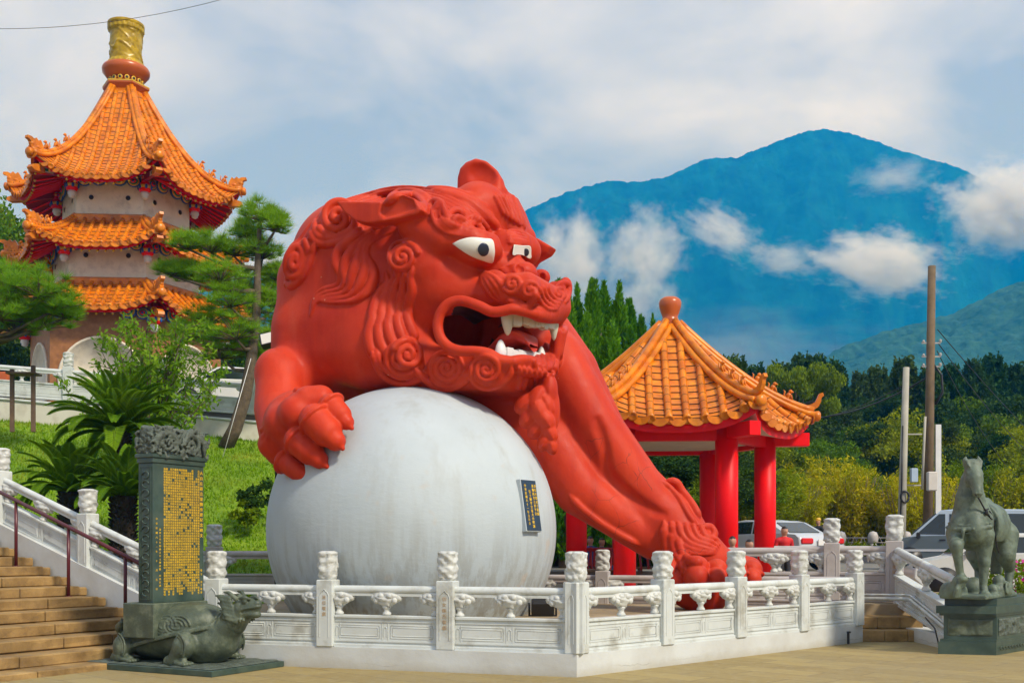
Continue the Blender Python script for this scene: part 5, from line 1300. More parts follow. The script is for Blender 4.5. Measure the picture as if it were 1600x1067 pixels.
# ---------------------------------------------------------------- white ball with its plaque
BC = Vector((-1.55, 17, 1.88)); BR = 2.24
ballo = thing('stone_ball', 'huge white painted ball streaked with grime under the red lion', 'ball', tuple(BC))
b = MB(); b.ball((0, 0, 0), (BR, BR, BR), n=128, m=80); b.build('sphere', M_ball, ballo)
def on_ball(px, py, lift=0.0):
    o = Vector((0, 0, EYE)); d = Vector(((px - 800) / F, 1, (HZ - py) / F)).normalized(); oc = o - BC
    bb = oc.dot(d); t = -bb - math.sqrt(max(bb * bb - (oc.length_squared - BR * BR), 0)); p = o + d * t - BC
    return p.normalized() * (BR + lift)
pc0 = on_ball(826.5, 790); nrm = pc0.normalized(); up_ = (Vector((0, 0, 1)) - nrm * nrm.z).normalized(); xr = up_.cross(nrm)
Mp = Matrix((xr, -nrm, up_)).transposed().to_4x4(); Mp.translation = pc0 + nrm * .0
b = MB(); b.box((0, 0, 0), (.385, .075, .765), Mp, ch=.008); pq = b.build('plaque_frame', M_ball, ballo)
b = MB(); b.box((0, -.032, 0), (.355, .03, .735), Mp, ch=.004); pl_ = b.build('plaque', M_navy, ballo)
b = MB(); Mt = Mp @ T(0, -.050, 0)
write(b, '善信大德弟子敬獻', Mt @ T(.138, 0, .285), .05, .058, bold=.002); write(b, '靈獅開光吉祥平安', Mt @ T(.078, 0, .285), .05, .058, bold=.002)
write(b, '信士陳李全家大小叩謝', Mt @ T(-.008, 0, .20), .052, .056, bold=.002); write(b, '中華民國八十一年吉日立', Mt @ T(-.108, 0, .285), .048, .055, bold=.002)
b.build('inscription', M_gold, pl_)

# ---------------------------------------------------------------- stone horse on its plinth
HO = Vector((7.28, 16.35)); hp = thing('horse_plinth', 'dark green stone plinth with carved panels under the horse', 'plinth', (HO.x, HO.y, .004), 0)
# plan: front face to the left of the near corner, long side running back to the right
f1 = Vector((-.78, .2)); f2 = Vector((.72, .70)) * 2.6
def plan(g): 
    c = (f1 + f2) * .5
    P_ = [Vector((0, 0)), f2, f2 + f1 * 1.0, f1]
    return [((p - c) * g + c) for p in P_]
def slabp(b, g, z0, z1):
    p = plan(g); n = 4; b.add([(q.x, q.y, z0) for q in p] + [(q.x, q.y, z1) for q in p], [(3, 2, 1, 0), (4, 5, 6, 7)] + [(i, (i + 1) % n, n + (i + 1) % n, n + i) for i in range(n)])
b = MB(); slabp(b, 1.02, 0, .19); slabp(b, .99, .19, .23); b.build('base', M_gstone, hp)
b = MB(); slabp(b, .935, .23, .585); b.build('die', M_gstone, hp)
b = MB(); slabp(b, 1.0, .585, .62); slabp(b, 1.05, .62, .735); slabp(b, .92, .735, .845); b.build('cornice', M_gstone, hp)
p = plan(.935)
for (A_, B_, nm) in ((p[3], p[0], 0), (p[0], p[1], 1)):
    d_ = (B_ - A_); L = d_.length; d_.normalize(); M = frame((A_.x, A_.y, .25), (0, 0, 1), (d_.x, d_.y, 0))
    P = []; m1, m2 = int(L * 44), 16
    for i in range(m1 + 1):
        row = []
        for j in range(m2 + 1):
            x = .06 + (L - .12) * i / m1; z = .03 + .26 * j / m2; e = 0 if i in (0, m1) or j in (0, m2) else 1
            q = mnoise.noise(Vector((x * 7, nm * 5, z * 11))) + .5 * math.sin(x * 26 + 6 * mnoise.noise(Vector((x * 4, 0, z * 4))))
            row.append((x, -.006 - e * (.014 + .016 * q * (1.6 if nm else .7)), z))
        P.append(row)
    b = MB(); b.grid(P, M); b.build('carved_panel', M_gstone3 if nm else M_gstone2, hp)
    b = MB(); M2 = frame((A_.x, A_.y, 0), (0, 0, 1), (d_.x, d_.y, 0))
    for i in range(int(L / .11)):
        x = .05 + i * .11; b.tube([(x + .04 * math.cos(v), -.034 - (.015 if nm else .02), .095 + .03 * math.sin(v)) for v in np.linspace(0, 4.4, 8)], .007, 5, M2)
    b.build('scroll_border', M_gstone2, hp)
HB = Vector((7.0, 16.6, .85)); HA = R(50)
horse = thing('horse_statue', 'pale green stone horse with raised foreleg and bridle, on the dark plinth', 'statue', tuple(HB), 0)
field((-.75, -.75, 0), (1.55, 1.6, 2.25), .017)
bx, by = math.cos(HA), math.sin(HA)                     # body axis from chest to rump
def B3(l, s, z): return (l * bx - s * by, l * by + s * bx, z)      # s>0: the animal's right... towards image left/back
AB = np.array(((bx, by, 0), (-by, bx, 0), (0, 0, 1)))
ell(B3(.05, 0, 1.08), (.36, .31, .36), A=AB, k=.05)
ell(B3(.55, 0, 1.10), (.62, .30, .31), A=AB, k=.1)
ell(B3(1.10, 0, 1.08), (.36, .31, .36), A=AB, k=.1)
# neck upright, head facing the camera
chain([B3(.05, 0, 1.22), (-.02, -.02, 1.50), (-.02, -.06, 1.78), (-.02, -.10, 1.90)], [.32, .235, .165, .13], k=.08)
chain([(-.03, -.18, 1.92), (-.035, -.27, 1.80), (-.04, -.34, 1.62)], [.125, .115, .075], k=.04)
ell((-.04, -.36, 1.575), (.078, .07, .065), A=I3, k=.03)
for sx in (-1, 1):
    ell((-.035 + sx * .105, -.24, 1.88), (.035, .035, .032), A=I3, k=.015); chain([(-.03 + sx * .09, -.25, 1.925), (-.03 + sx * .13, -.2, 1.915)], .016, k=.01)
    chain([(-.03 + sx * .095, -.10, 2.02), (-.03 + sx * .115, -.12, 2.09), (-.03 + sx * .10, -.12, 2.155)], [.045, .04, .008], k=.01)
    ell((-.035 + sx * .035, -.42, 1.60), (.018, .02, .016), A=I3, k=.005, cut=True); ell((-.035 + sx * .09, -.20, 1.78), (.06, .09, .09), A=I3, k=.03)
chain([(-.11, -.37, 1.545), (-.04, -.425, 1.548), (.03, -.37, 1.545)], .009, k=.004, cut=True)
chain([(-.115, -.33, 1.64), (-.04, -.415, 1.655), (.045, -.33, 1.64)], .013, k=.005)
chain([(-.15, -.19, 2.0), (-.04, -.25, 2.04), (.08, -.19, 2.0)], .013, k=.005)
ell((-.03, -.13, 2.03), (.12, .12, .085), A=I3, k=.03)
for q in range(13):                                    # forelock and mane
    a = -.12 + q * .02; chain([(-.03 + a * .6, -.10, 2.03), (-.035 + a, -.2, 2.07), (-.035 + a * .8, -.27, 1.97 - .02 * (q % 3))], [.03, .026, .008], k=.006)
for q in range(12):
    z = 1.98 - q * .065; chain([(.10, -.02 + q * .012, z), (.165 + q * .006, .0 + q * .015, z - .08), (.19 + q * .008, .02 + q * .015, z - .2)], [.045, .04, .012], k=.01)
# chest muscles
for sg in (-1, 1): ell(B3(-.18, sg * .13, 1.05), (.17, .16, .24), A=AB, k=.05)
# legs: s<0 is the side towards the right of the picture
def leg(pts, rs, hoof=True):
    chain(pts, rs, k=.05)
    if hoof:
        e = np.array(pts[-1]); ell(e + np.array((0, -.02, -.03)), (.085, .10, .06), A=I3, k=.01)
L0 = B3(-.02, -.20, .95); leg([L0, (.16, -.13, .80), (.155, -.15, .52), (.135, -.16, .20), (.135, -.19, .10)], [.18, .14, .085, .062, .07]); ell((.155, -.17, .55), (.085, .085, .09), A=I3, k=.03)
L1 = B3(-.05, .20, .98); leg([L1, (-.25, -.05, .88), (-.36, -.30, .80)], [.18, .15, .10], False); leg([(-.36, -.30, .80), (-.33, -.30, .58), (-.29, -.28, .38), (-.27, -.30, .33)], [.10, .07, .06, .065]); ell((-.365, -.31, .78), (.09, .09, .10), A=I3, k=.03)
q1 = B3(1.12, -.20, .95); k1_ = B3(1.02, -.26, .66); h1 = B3(1.32, -.24, .42); leg([q1, k1_, h1, B3(1.24, -.24, .20), B3(1.20, -.25, .09)], [.24, .16, .085, .062, .075])
q2 = B3(1.05, .18, .95); leg([q2, B3(.92, .20, .66), B3(1.12, .20, .42), B3(1.0, .18, .20), B3(.95, .18, .09)], [.24, .16, .085, .062, .075])
leg([B3(.55, .15, .75), (.02, .25, .5)], [.02, .02], False) if False else None
# breast strap, saddle cloth and tail
th = np.linspace(-1.35, 1.35, 22)
for zz_, r_ in ((1.16, .014), (1.04, .014), (1.10, .035)):
    chain([B3(.02 - .37 * math.cos(v), .345 * math.sin(v), zz_ - .06 * math.cos(v)) for v in th], r_, k=.008)
for v in np.linspace(-1.2, 1.2, 7): ell(B3(.02 - .40 * math.cos(v), .37 * math.sin(v), 1.10 - .06 * math.cos(v)), (.024, .024, .024), A=I3, k=.006)
chain([B3(-.40, 0, 1.02), B3(-.41, 0, .88)], [.035, .015], k=.01)
sl, X, Y, Z = region((-.7, -.7, .7), (1.5, 1.5, 1.55))
l_ = X * bx + Y * by; s2 = -X * by + Y * bx
shell = np.abs(np.sqrt((s2 / .335) ** 2 + ((Z - 1.10) / .35) ** 2) - 1) * .32 - .03
cloth = np.maximum(np.maximum(shell, np.abs(l_ - .62) - .34), np.maximum(.86 - Z, -10)); put(sl, cloth.astype(np.float32), .02)
chain([B3(.45, 0, 1.45), B3(.60, 0, 1.50), B3(.80, 0, 1.46)], [.10, .06, .10], k=.06)
for q in range(5): chain([B3(1.40, 0, 1.15), B3(1.52, -.03 + .02 * q, .95), B3(1.50, -.05 + .03 * q, .6), B3(1.45, -.06 + .04 * q, .35)], [.05, .06, .06, .02], k=.02)
# clouds and waves it treads on
rbox(B3(.45, 0, .03), (.88, .36, .035), .02, A=AB, k=.03)
for (x, y, z, r_) in ((-.33, -.18, .12, .14), (-.30, -.26, .24, .11), (-.37, -.05, .08, .16), (-.22, -.1, .1, .12)): ell((x, y, z), (r_, r_, r_ * 1.1), A=I3, k=.03)
for q in range(5): chain([(-.40 + q * .05, -.33 + q * .02, .03), (-.38 + q * .04, -.36 + q * .03, .15), (-.30 + q * .02, -.33 + q * .02, .27)], [.03, .035, .02], k=.012)
for (l, s, z, r_) in ((.55, -.28, .10, .11), (.72, -.3, .12, .13), (.62, -.26, .24, .10), (.42, -.22, .1, .1), (.5, .1, .12, .16), (.85, -.30, .08, .10), (.3, .05, .14, .16)): ell(B3(l, s, z), (r_, r_, r_ * 1.1), A=I3, k=.03)
for q in range(3):
    th = np.linspace(0, 5, 16); chain([B3(.60 + (.10 - .028 * q) * math.cos(v), -.40, .15 + (.09 - .025 * q) * math.sin(v)) for v in th], .014, k=.006)
    chain([B3(.88 + (.08 - .022 * q) * math.cos(v), -.39, .12 + (.07 - .02 * q) * math.sin(v)) for v in th], .014, k=.006)
hb_ = extract('body', M_horse, horse); hb_.scale = (.93, .93, 1.0)
b = MB(); b.tube([(-.10, -.40, 1.57), (-.02, -.36, 1.50), (.10, -.30, 1.34), (.24, -.22, 1.20), (.40, .02, 1.18), (.55, .35, 1.30)], .013, 8)
b.tube([(.22, -.20, 1.32), (.32, -.10, 1.24), (.38, -.05, 1.0), (.42, 0, .80), (.5, .1, .70)], .012, 8); b.ball((.13, -.29, 1.30), (.03, .02, .05)); b.tube([(.08, -.31, 1.33), (.16, -.3, 1.35)], .012, 6)
hr_ = b.build('bridle_rein', M_black, horse); hr_.scale = (.93, .93, 1.0)
# ================================================================ vegetation
def nrand(n, s): return rgn.normal(0, s, n)
def leaf_quads(C, size, elong=1.8, up=.0, bend=None, nrm=None, jit=1.0):
    """one folded leaf (a bent rhomb) per centre"""
    n = len(C); d = rgn.normal(size=(n, 3)); d[:, 2] += up; d /= np.linalg.norm(d, axis=1)[:, None]
    if bend is not None: d = d * jit + bend; d /= np.linalg.norm(d, axis=1)[:, None]
    w = np.cross(d, rgn.normal(size=(n, 3))); w /= np.linalg.norm(w, axis=1)[:, None] + 1e-9
    s = (size * rgn.uniform(.7, 1.3, n))[:, None]
    V = np.stack((C - d * s * elong * .5, C + w * s * .5 - d * s * .05, C + d * s * elong * .5, C - w * s * .5 - d * s * .05), 1)
    return V.reshape(-1, 3)
def quads(V): return np.arange(len(V)).reshape(-1, 4)
def blobs(n, rx, ry, rz, cz, shell=.65, rs=7):
    g = np.random.default_rng(rs); v = g.normal(size=(n, 3)); v /= np.linalg.norm(v, axis=1)[:, None]
    r = (shell + (1 - shell) * g.random(n)) ** 1.0; v[:, 2] = np.where(v[:, 2] < -.55, -v[:, 2] * .5, v[:, 2])
    return v * r[:, None] * np.array((rx, ry, rz)) + np.array((0, 0, cz))
def tree_mesh_broad(h, rx, rz, nb, nl, leaf, seed, mat, name='crown', squash=.75, br=.30):
    C = blobs(nb, rx, rx, rz, h - rz, rs=seed); g = np.random.default_rng(seed)
    pts = []
    for c in C:
        m = int(nl * g.uniform(.5, 1.3)); v = g.normal(size=(m, 3)); v /= np.linalg.norm(v, axis=1)[:, None]
        v *= (g.random((m, 1)) ** .45) * rx * br * g.uniform(.7, 1.25); v[:, 2] *= squash
        pts.append(c + v)
    P = np.vstack(pts); V = leaf_quads(P, leaf, 1.6, .25)
    return np_mesh(name, V, quads(V), mat, False), C
def trunk_mesh(h, r, C, seed, mat, nl=6, name='trunk', bend=.3):
    g = random.Random(seed); b = MB(); dx, dy = g.uniform(-bend, bend), g.uniform(-bend, bend)
    f = lambda t: Vector((dx * math.sin(t * 2.2), dy * math.sin(t * 1.7), h * t))
    b.tube([f(i / 7) for i in range(8)], [r * (1.25 if i == 0 else 1 - .10 * i) for i in range(8)], 8)
    for c in (g.sample(list(range(len(C))), min(nl, len(C))) if len(C) else []):
        t = g.uniform(.45, .9); p = f(t); q = Vector(C[c]); m_ = p.lerp(q, .5) + Vector((0, 0, h * .03))
        b.tube([p, m_, q], [r * .45, r * .3, r * .08], 5)
    return b.mesh(name, mat)
def put_tree(name, label, loc, crown, trunk, sc=1, rz=0, group=None, cat='tree'):
    t = thing(name, label, cat, loc, rz, group); t.scale = sc if hasattr(sc, '__len__') else (sc,) * 3
    for nm, me in (('crown', crown), ('trunk', trunk)):
        o = bpy.data.objects.new(nm, me); col.objects.link(o); par(o, t)
    return t
L_mid = leaf_mat('mid_green_leaves', (.08, .18, .006), (.20, .32, .014), .35)
L_dark = leaf_mat('dark_needles', (.024, .07, .014), (.07, .14, .02), .3)
L_cyp = leaf_mat('cypress_green', (.05, .20, .006), (.16, .38, .012), .4, .01)
L_yel = leaf_mat('yellow_bamboo_leaves', (.30, .34, .003), (.60, .55, .008), .4)
L_ygr = leaf_mat('yellow_green_leaves', (.15, .22, .004), (.36, .42, .010), .4)
L_brt = leaf_mat('fresh_green_leaves', (.13, .28, .010), (.32, .50, .03), .45, .01)
L_pine = leaf_mat('pine_needles', (.15, .36, .012), (.42, .64, .04), .5, .01)
L_cyc = leaf_mat('cycad_leaflets', (.09, .21, .008), (.25, .43, .02), .4, .01)
# ---- cypress group behind the lion
def cypress_mesh(h, r, seed, mat, n=64, leaf=.085):
    g = np.random.default_rng(seed); P = []; B = []
    for k in range(n):
        t = (k + .5) / n; a = k * 2.39996 + g.normal(0, .3); rr = r * (1 - t) ** .8 * g.uniform(.55, 1.0); hh = g.uniform(.9, 1.9) * (1.15 - t * .5); w = g.uniform(.20, .36) * (1.1 - t * .6); m = int(190 * g.uniform(.7, 1.2))
        u = g.random(m); d = g.normal(size=(m, 2)); d /= np.linalg.norm(d, axis=1)[:, None]; q = w * np.sin(np.pi * np.clip(u * .9 + .08, 0, 1)) ** .8 * g.random(m) ** .4
        lean = .28 * (1 - t)
        P.append(np.stack((rr * np.cos(a) * (1 + lean * u * .4) + d[:, 0] * q, rr * np.sin(a) * (1 + lean * u * .4) + d[:, 1] * q, h * t * .90 + hh * u), 1)); B.append(np.stack((d[:, 0] * .7 + np.cos(a) * .3, d[:, 1] * .7 + np.sin(a) * .3, np.full(m, 1.1)), 1))
    P = np.vstack(P); V = leaf_quads(P, leaf, 2.6, 0, np.vstack(B), jit=.45); return np_mesh('crown', V, quads(V), mat, False)
cyp = [cypress_mesh(9, 1.5, s, L_cyp) for s in (1, 2, 3)]
cyt = trunk_mesh(7.5, .16, [], 1, M_bark)
for i, (px, top, Y, s) in enumerate(((872, 438, 38, 1.1), (890, 458, 36.5, 1.0), (902, 450, 39, 1.0), (926, 438, 38, 1.0), (943, 437, 40, 1.05), (966, 447, 38.5, 1.1), (985, 468, 40, .9), (1002, 490, 38, .95), (1022, 497, 41, .85), (915, 490, 35.5, 1.3), (955, 500, 35.5, 1.3), (990, 530, 36, 1.2), (880, 520, 35, 1.2), (1030, 560, 37, 1.2), (850, 470, 39, 1.1))):
    p = PX(px, top, Y); hz = p.z - .9
    put_tree('cypress_tree', {3: 'tallest bright green cypress spire in the clump right of the lion head', 5: 'cypress spire standing just right of the two tallest ones', 8: 'outermost cypress spire, next to the pavilion finial', 7: 'second lowest cypress spire before the pavilion finial', 1: 'cypress spire rising directly behind the curled lip of the lion'}.get(i, 'pointed bright green cypress filling the clump between the lion and the pavilion'), (p.x, Y, .9), cyp[i % 3], cyt, (s * hz / 9 * .85, s * hz / 9 * .85, hz / 9), i * 1.3, 'cypresses behind the lion')
# ---- broad trees, conifers and bamboo beyond the car park
bm = [tree_mesh_broad(9, 3.0, 3.4, 60, 420, .105, s, m, br=.27) for s, m in ((11, L_mid), (12, L_mid), (13, L_ygr), (14, L_dark))]
bt = [trunk_mesh(7.6, .22, bm[i][1], i, M_bark, 8) for i in range(4)]
def conifer_mesh(h, r, seed, mat, layers=17):
    g = np.random.default_rng(seed); P = []
    for k in range(layers):
        t = k / layers; z = h * (.22 + .76 * t) ; R_ = r * (1 - t) ** .6 * g.uniform(.75, 1.15) + .15; nb_ = g.integers(7, 11)
        for q in range(nb_):
            a = g.uniform(0, 2 * np.pi); m = 120; s = g.random(m) ** .7; w = g.normal(0, .10 * R_ + .05, m)
            P.append(np.stack((np.cos(a) * s * R_ - np.sin(a) * w, np.sin(a) * s * R_ + np.cos(a) * w, z + .12 * R_ * s + g.normal(0, .20, m)), 1))
    P = np.vstack(P); V = leaf_quads(P, .15, 2.0, .3); return np_mesh('crown', V, quads(V), mat, False)
cm_ = [conifer_mesh(12, 2.4, s, L_dark) for s in (21, 22, 23)]; ct = trunk_mesh(11.6, .2, [], 5, M_bark_dark, bend=.1)
def bamboo_mesh(h, r, seed, mat):
    g = np.random.default_rng(seed); P = []
    for k in range(26):
        a = g.uniform(0, 6.28); l = g.uniform(.2, 1.0) * r; hh = h * g.uniform(.65, 1.05); m = 420; t = .15 + .85 * g.random(m)
        x = np.cos(a) * l * (.4 + 1.0 * t ** 2.2); y = np.sin(a) * l * (.4 + 1.0 * t ** 2.2)
        P.append(np.stack((x + g.normal(0, .22, m), y + g.normal(0, .22, m), hh * (t - .12 * t ** 3) + g.normal(0, .1, m)), 1))
    P = np.vstack(P); V = leaf_quads(P, .075, 3.0, -.3); return np_mesh('crown', V, quads(V), mat, False)
bb = [bamboo_mesh(6, 2.0, s, m) for s, m in ((31, L_yel), (32, L_yel), (33, L_ygr))]
b_ = MB()
for k in range(16): a = k * 2.4; b_.tube([(.3 * math.cos(a), .3 * math.sin(a), 0), (.7 * math.cos(a), .7 * math.sin(a), 3), (1.4 * math.cos(a), 1.4 * math.sin(a), 4.9)], [.04, .03, .01], 5)
bbt = b_.mesh('stems', M_ygreenstem if 'M_ygreenstem' in globals() else M_bark)
rt = random.Random(12)
def row(kind, x0, x1, step, Yr, topf, zb, jx=8):
    x = x0
    while x < x1:
        px = x + rt.uniform(-jx, jx); Y = rt.uniform(*Yr); top = topf(px) + rt.uniform(-9, 9); p = PX(px, top, Y); H = p.z - zb
        yield px, Y, p.x, H; x += step * rt.uniform(.8, 1.2)
for px, Y, x, H in row('b', 1165, 1680, 27, (50, 57), lambda q: 716 + 14 * math.sin(q / 31), 0.0):
    k = rt.choice((0, 1, 2)); t = thing('bamboo_clump', 'yellow green bamboo clump behind the cars', 'bamboo', (x, Y, 0), rt.uniform(0, 6), 'bamboo clumps behind the car park'); t.scale = (H / 6 * .9, H / 6 * .9, H / 6)
    for nm, me in (('leaves', bb[k]), ('stems', bbt)): o = bpy.data.objects.new(nm, me); col.objects.link(o); par(o, t)
for px, Y, x, H in row('m', 1150, 1700, 36, (64, 78), lambda q: 668 + 20 * math.sin(q / 47) - max(0, q - 1480) * .05, -.9):
    k = rt.choice((0, 1, 2, 3, 0)); put_tree('broadleaf_tree', 'rounded broadleaf tree in the wood beyond the bamboo', (x, Y, -.9), bm[k][0], bt[k], (H / 9 * 1.0, H / 9 * 1.0, H / 9), rt.uniform(0, 6), 'broadleaf trees of the valley wood')
for px, Y, x, H in row('c', 1115, 1720, 33, (84, 100), lambda q: 558 + 12 * math.sin(q / 23), -.9):
    k = rt.choice((0, 1, 2)); put_tree('conifer_tree', 'tall dark layered conifer on the skyline of the valley wood', (x, Y, -.9), cm_[k], ct, (H / 12 * .85, H / 12 * .85, H / 12), rt.uniform(0, 6), 'dark conifers on the wood skyline')
for px, Y, x, H in row('d', 1130, 1720, 40, (80, 92), lambda q: 628 + 12 * math.sin(q / 19), -.9):
    k = rt.choice((3, 0, 3)); put_tree('broadleaf_tree', 'dark rounded tree filling the wood between the tall conifers', (x, Y, -.9), bm[k][0], bt[k], (H / 9 * 1.05, H / 9 * 1.05, H / 9), rt.uniform(0, 6), 'dark broadleaf trees among the conifers')
p = PX(1240, 566, 76); hz = p.z + .9
umb, uc = tree_mesh_broad(9, 3.9, 1.3, 44, 420, .11, 41, L_mid, squash=.45, br=.24); put_tree('flat_topped_tree', 'broad flat-topped green tree just right of the pavilion roof', (p.x + .3, 76, -.9), umb, trunk_mesh(8.6, .22, uc, 8, M_bark, 12), (hz / 9 * .44, hz / 9 * .44, hz / 9), 0)
for i, (px, top, Y) in enumerate(((1125, 560, 60), (1152, 556, 62), (1105, 600, 52))):
    p = PX(px, top, Y); put_tree('conifer_tree', 'dark conifer showing over the right slope of the pavilion roof', (p.x, Y, -.9), cm_[i % 3], ct, ((p.z + .9) / 12 * .8,) * 2 + ((p.z + .9) / 12,), i, 'conifers behind the pavilion roof')
# dark pines seen under the pavilion roof
for i, (px, top, Y, k) in enumerate(((1035, 690, 36, 3), (1062, 680, 37, 3), (1090, 672, 39, 3), (1010, 700, 38, 3), (1120, 690, 41, 1), (1150, 700, 43, 2), (1075, 740, 34.5, 0), (1170, 720, 46, 2), (940, 600, 42, 3), (900, 620, 42, 3), (985, 640, 40, 3), (1035, 640, 43, 3))):
    p = PX(px, top, Y); H = p.z - .9; put_tree('bushy_tree', 'bushy dark tree standing behind the pavilion and the lion leg', (p.x, Y, .9), bm[k][0], bt[k], (H / 9 * (1.0 if H > 5 else 1.5),) * 2 + (H / 9,), i * 1.7, 'bushy trees behind the pavilion')
# ---- trees behind the pagoda at the left edge
for i, (px, top, Y, k) in enumerate(((-10, 300, 62, 1), (15, 330, 64, 0), (0, 400, 58, 3), (35, 395, 60, 3), (-20, 380, 56, 0), (60, 470, 57, 3), (10, 480, 55, 3), (330, 500, 60, 0), (300, 520, 58, 3), (400, 520, 60, 0), (440, 540, 62, 3))):
    p = PX(px, top, Y); H = p.z - 4.4; put_tree('background_tree', 'leafy tree behind the pagoda terrace', (p.x, Y, 4.4), bm[k][0], bt[k], (H / 9 * .75,) * 2 + (H / 9,), i * 2.1, 'trees behind the pagoda')
# ---- cycads
def cycad(name_label, loc, fr_len, trunk_h, n, seed, tilt=0):
    g = random.Random(seed); t = thing('cycad_palm', name_label, 'palm', loc)
    b = MB(); m = 14; rs = [.17 + .035 * math.sin(i * 2.1) for i in range(m)]
    b.tube([(0, 0, -.3 + (trunk_h + .3) * i / (m - 1)) for i in range(m)], rs, 12)
    for q in range(int(trunk_h * 110)):
        a = q * 2.4; z = (q / (trunk_h * 110)) * trunk_h; b.tube([(.15 * math.cos(a), .15 * math.sin(a), z), (.235 * math.cos(a), .235 * math.sin(a), z + .055)], [.035, .016], 4)
    b.build('trunk', M_bark_dark, t)
    Vs = []
    for k in range(n):
        az = k * 2.39996 + g.uniform(-.15, .15); lvl = k / n; el = R(86 - 80 * lvl ** .95 + g.uniform(-5, 5)); L = fr_len * g.uniform(.85, 1.08) * (.75 if lvl < .12 else 1)
        droop = .35 + .75 * lvl; pts = []; p = Vector((0, 0, trunk_h)); e = el; st = 26
        for i in range(st + 1):
            pts.append(p.copy()); p = p + Vector((math.cos(e) * math.cos(az), math.cos(e) * math.sin(az), math.sin(e))) * (L / st); e -= droop * (i / st) * 2.0 / st * 1.5
        f = MB(); f.tube(pts, [.016 * (1 - .7 * i / st) for i in range(st + 1)], 4)
        Vs.append((pts, az)); 
        P = np.array([tuple(q) for q in pts]); tt = np.linspace(.12, .995, 84); P2 = np.stack([np.interp(tt, np.linspace(0, 1, st + 1), P[:, c]) for c in range(3)], 1)
        T_ = np.gradient(P2, axis=0); T_ /= np.linalg.norm(T_, axis=1)[:, None]; sd_ = np.array((-math.sin(az), math.cos(az), 0)); up = np.cross(T_, sd_); up *= np.sign(up[:, 2:3] + 1e-6)
        ll = L * .19 * np.clip(np.sin(np.pi * (tt * .86 + .10)), .15, 1) ** .7
        vs = []
        for sg in (-1, 1):
            dr = T_ * .75 + sd_ * sg * .85 + up * .32; dr /= np.linalg.norm(dr, axis=1)[:, None]
            a0 = P2; tip = P2 + dr * ll[:, None] - np.array((0, 0, 1)) * (ll * .10)[:, None]; w = T_ * .024
            mid = (a0 + tip) / 2 + np.array((0, 0, 1)) * (ll * .02)[:, None]
            vs.append(np.stack((a0 - w * .6, mid - w, tip, mid + w), 1).reshape(-1, 3))
        V = np.vstack(vs); o = len(f.v)
        f.v.extend(map(tuple, V)); nq = len(V) // 4; f.f.extend([(o + 4 * i, o + 4 * i + 1, o + 4 * i + 2, o + 4 * i + 3) for i in range(nq)]); f.mi.extend([0] * nq); f.sm.extend([False] * nq)
        f.build('frond', L_cyc, t)
    return t
c1 = PX(188, 676, 22.0); cycad('tall cycad palm with a shaggy dark trunk behind the inscribed slab', (c1.x, 22.0, lawn_z(c1.x, 22)), 1.5, c1.z - lawn_z(c1.x, 22.0), 60, 1)
c2 = PX(108, 768, 21.6); cycad('low cycad palm with wide fronds over the stair balustrade', (c2.x, 21.6, lawn_z(c2.x, 21.6) - .1), 1.25, c2.z - lawn_z(c2.x, 21.6) + .1, 44, 2)
c3 = PX(196, 775, 20.9); cycad('cycad palm directly behind the inscribed slab, its fronds against the slab', (c3.x, 20.9, .5), 1.15, c3.z - .5, 44, 3)
# ---- light green shrub tree
p = PX(232, 700, 27.5); g0 = Vector((p.x, 27.5, lawn_z(p.x, 27.5)))
t = thing('shrub_tree', 'airy light green leafy shrub tree in front of the pagoda base', 'tree', tuple(g0)); b = MB(); tips = []; g = random.Random(6)
for k in range(34):
    a = g.uniform(0, 6.28); H = g.uniform(2.0, 4.0); rr_ = g.uniform(.3, 1.9) * (1.2 if H < 3 else .8); q = [Vector((.05 * math.cos(a), .05 * math.sin(a), 0)), Vector((rr_ * .35 * math.cos(a), rr_ * .35 * math.sin(a), H * .5)), Vector((rr_ * math.cos(a), rr_ * math.sin(a), H))]
    b.tube(q, [.035, .022, .006], 5); 
    for z in range(5):
        s = .45 + z * .13; p_ = q[1].lerp(q[2], (s - .5) * 2) if s > .5 else q[0].lerp(q[1], s * 2); e_ = p_ + Vector((g.uniform(-.6, .6), g.uniform(-.6, .6), g.uniform(.1, .7))); b.tube([p_, e_], [.012, .004], 4); tips.append((p_, e_))
    tips.append((q[1], q[2]))
b.build('stems', M_bark, t); pts = []
for a_, e_ in tips:
    for z in range(34): s = rgn.random() ** .6; c = a_.lerp(e_, s); pts.append((c.x + rgn.normal(0, .09), c.y + rgn.normal(0, .09), c.z + rgn.normal(0, .09)))
V = leaf_quads(np.array(pts), .062, 2.6, .5); par(np_obj('leaves', V, quads(V), L_brt, None, False), t)
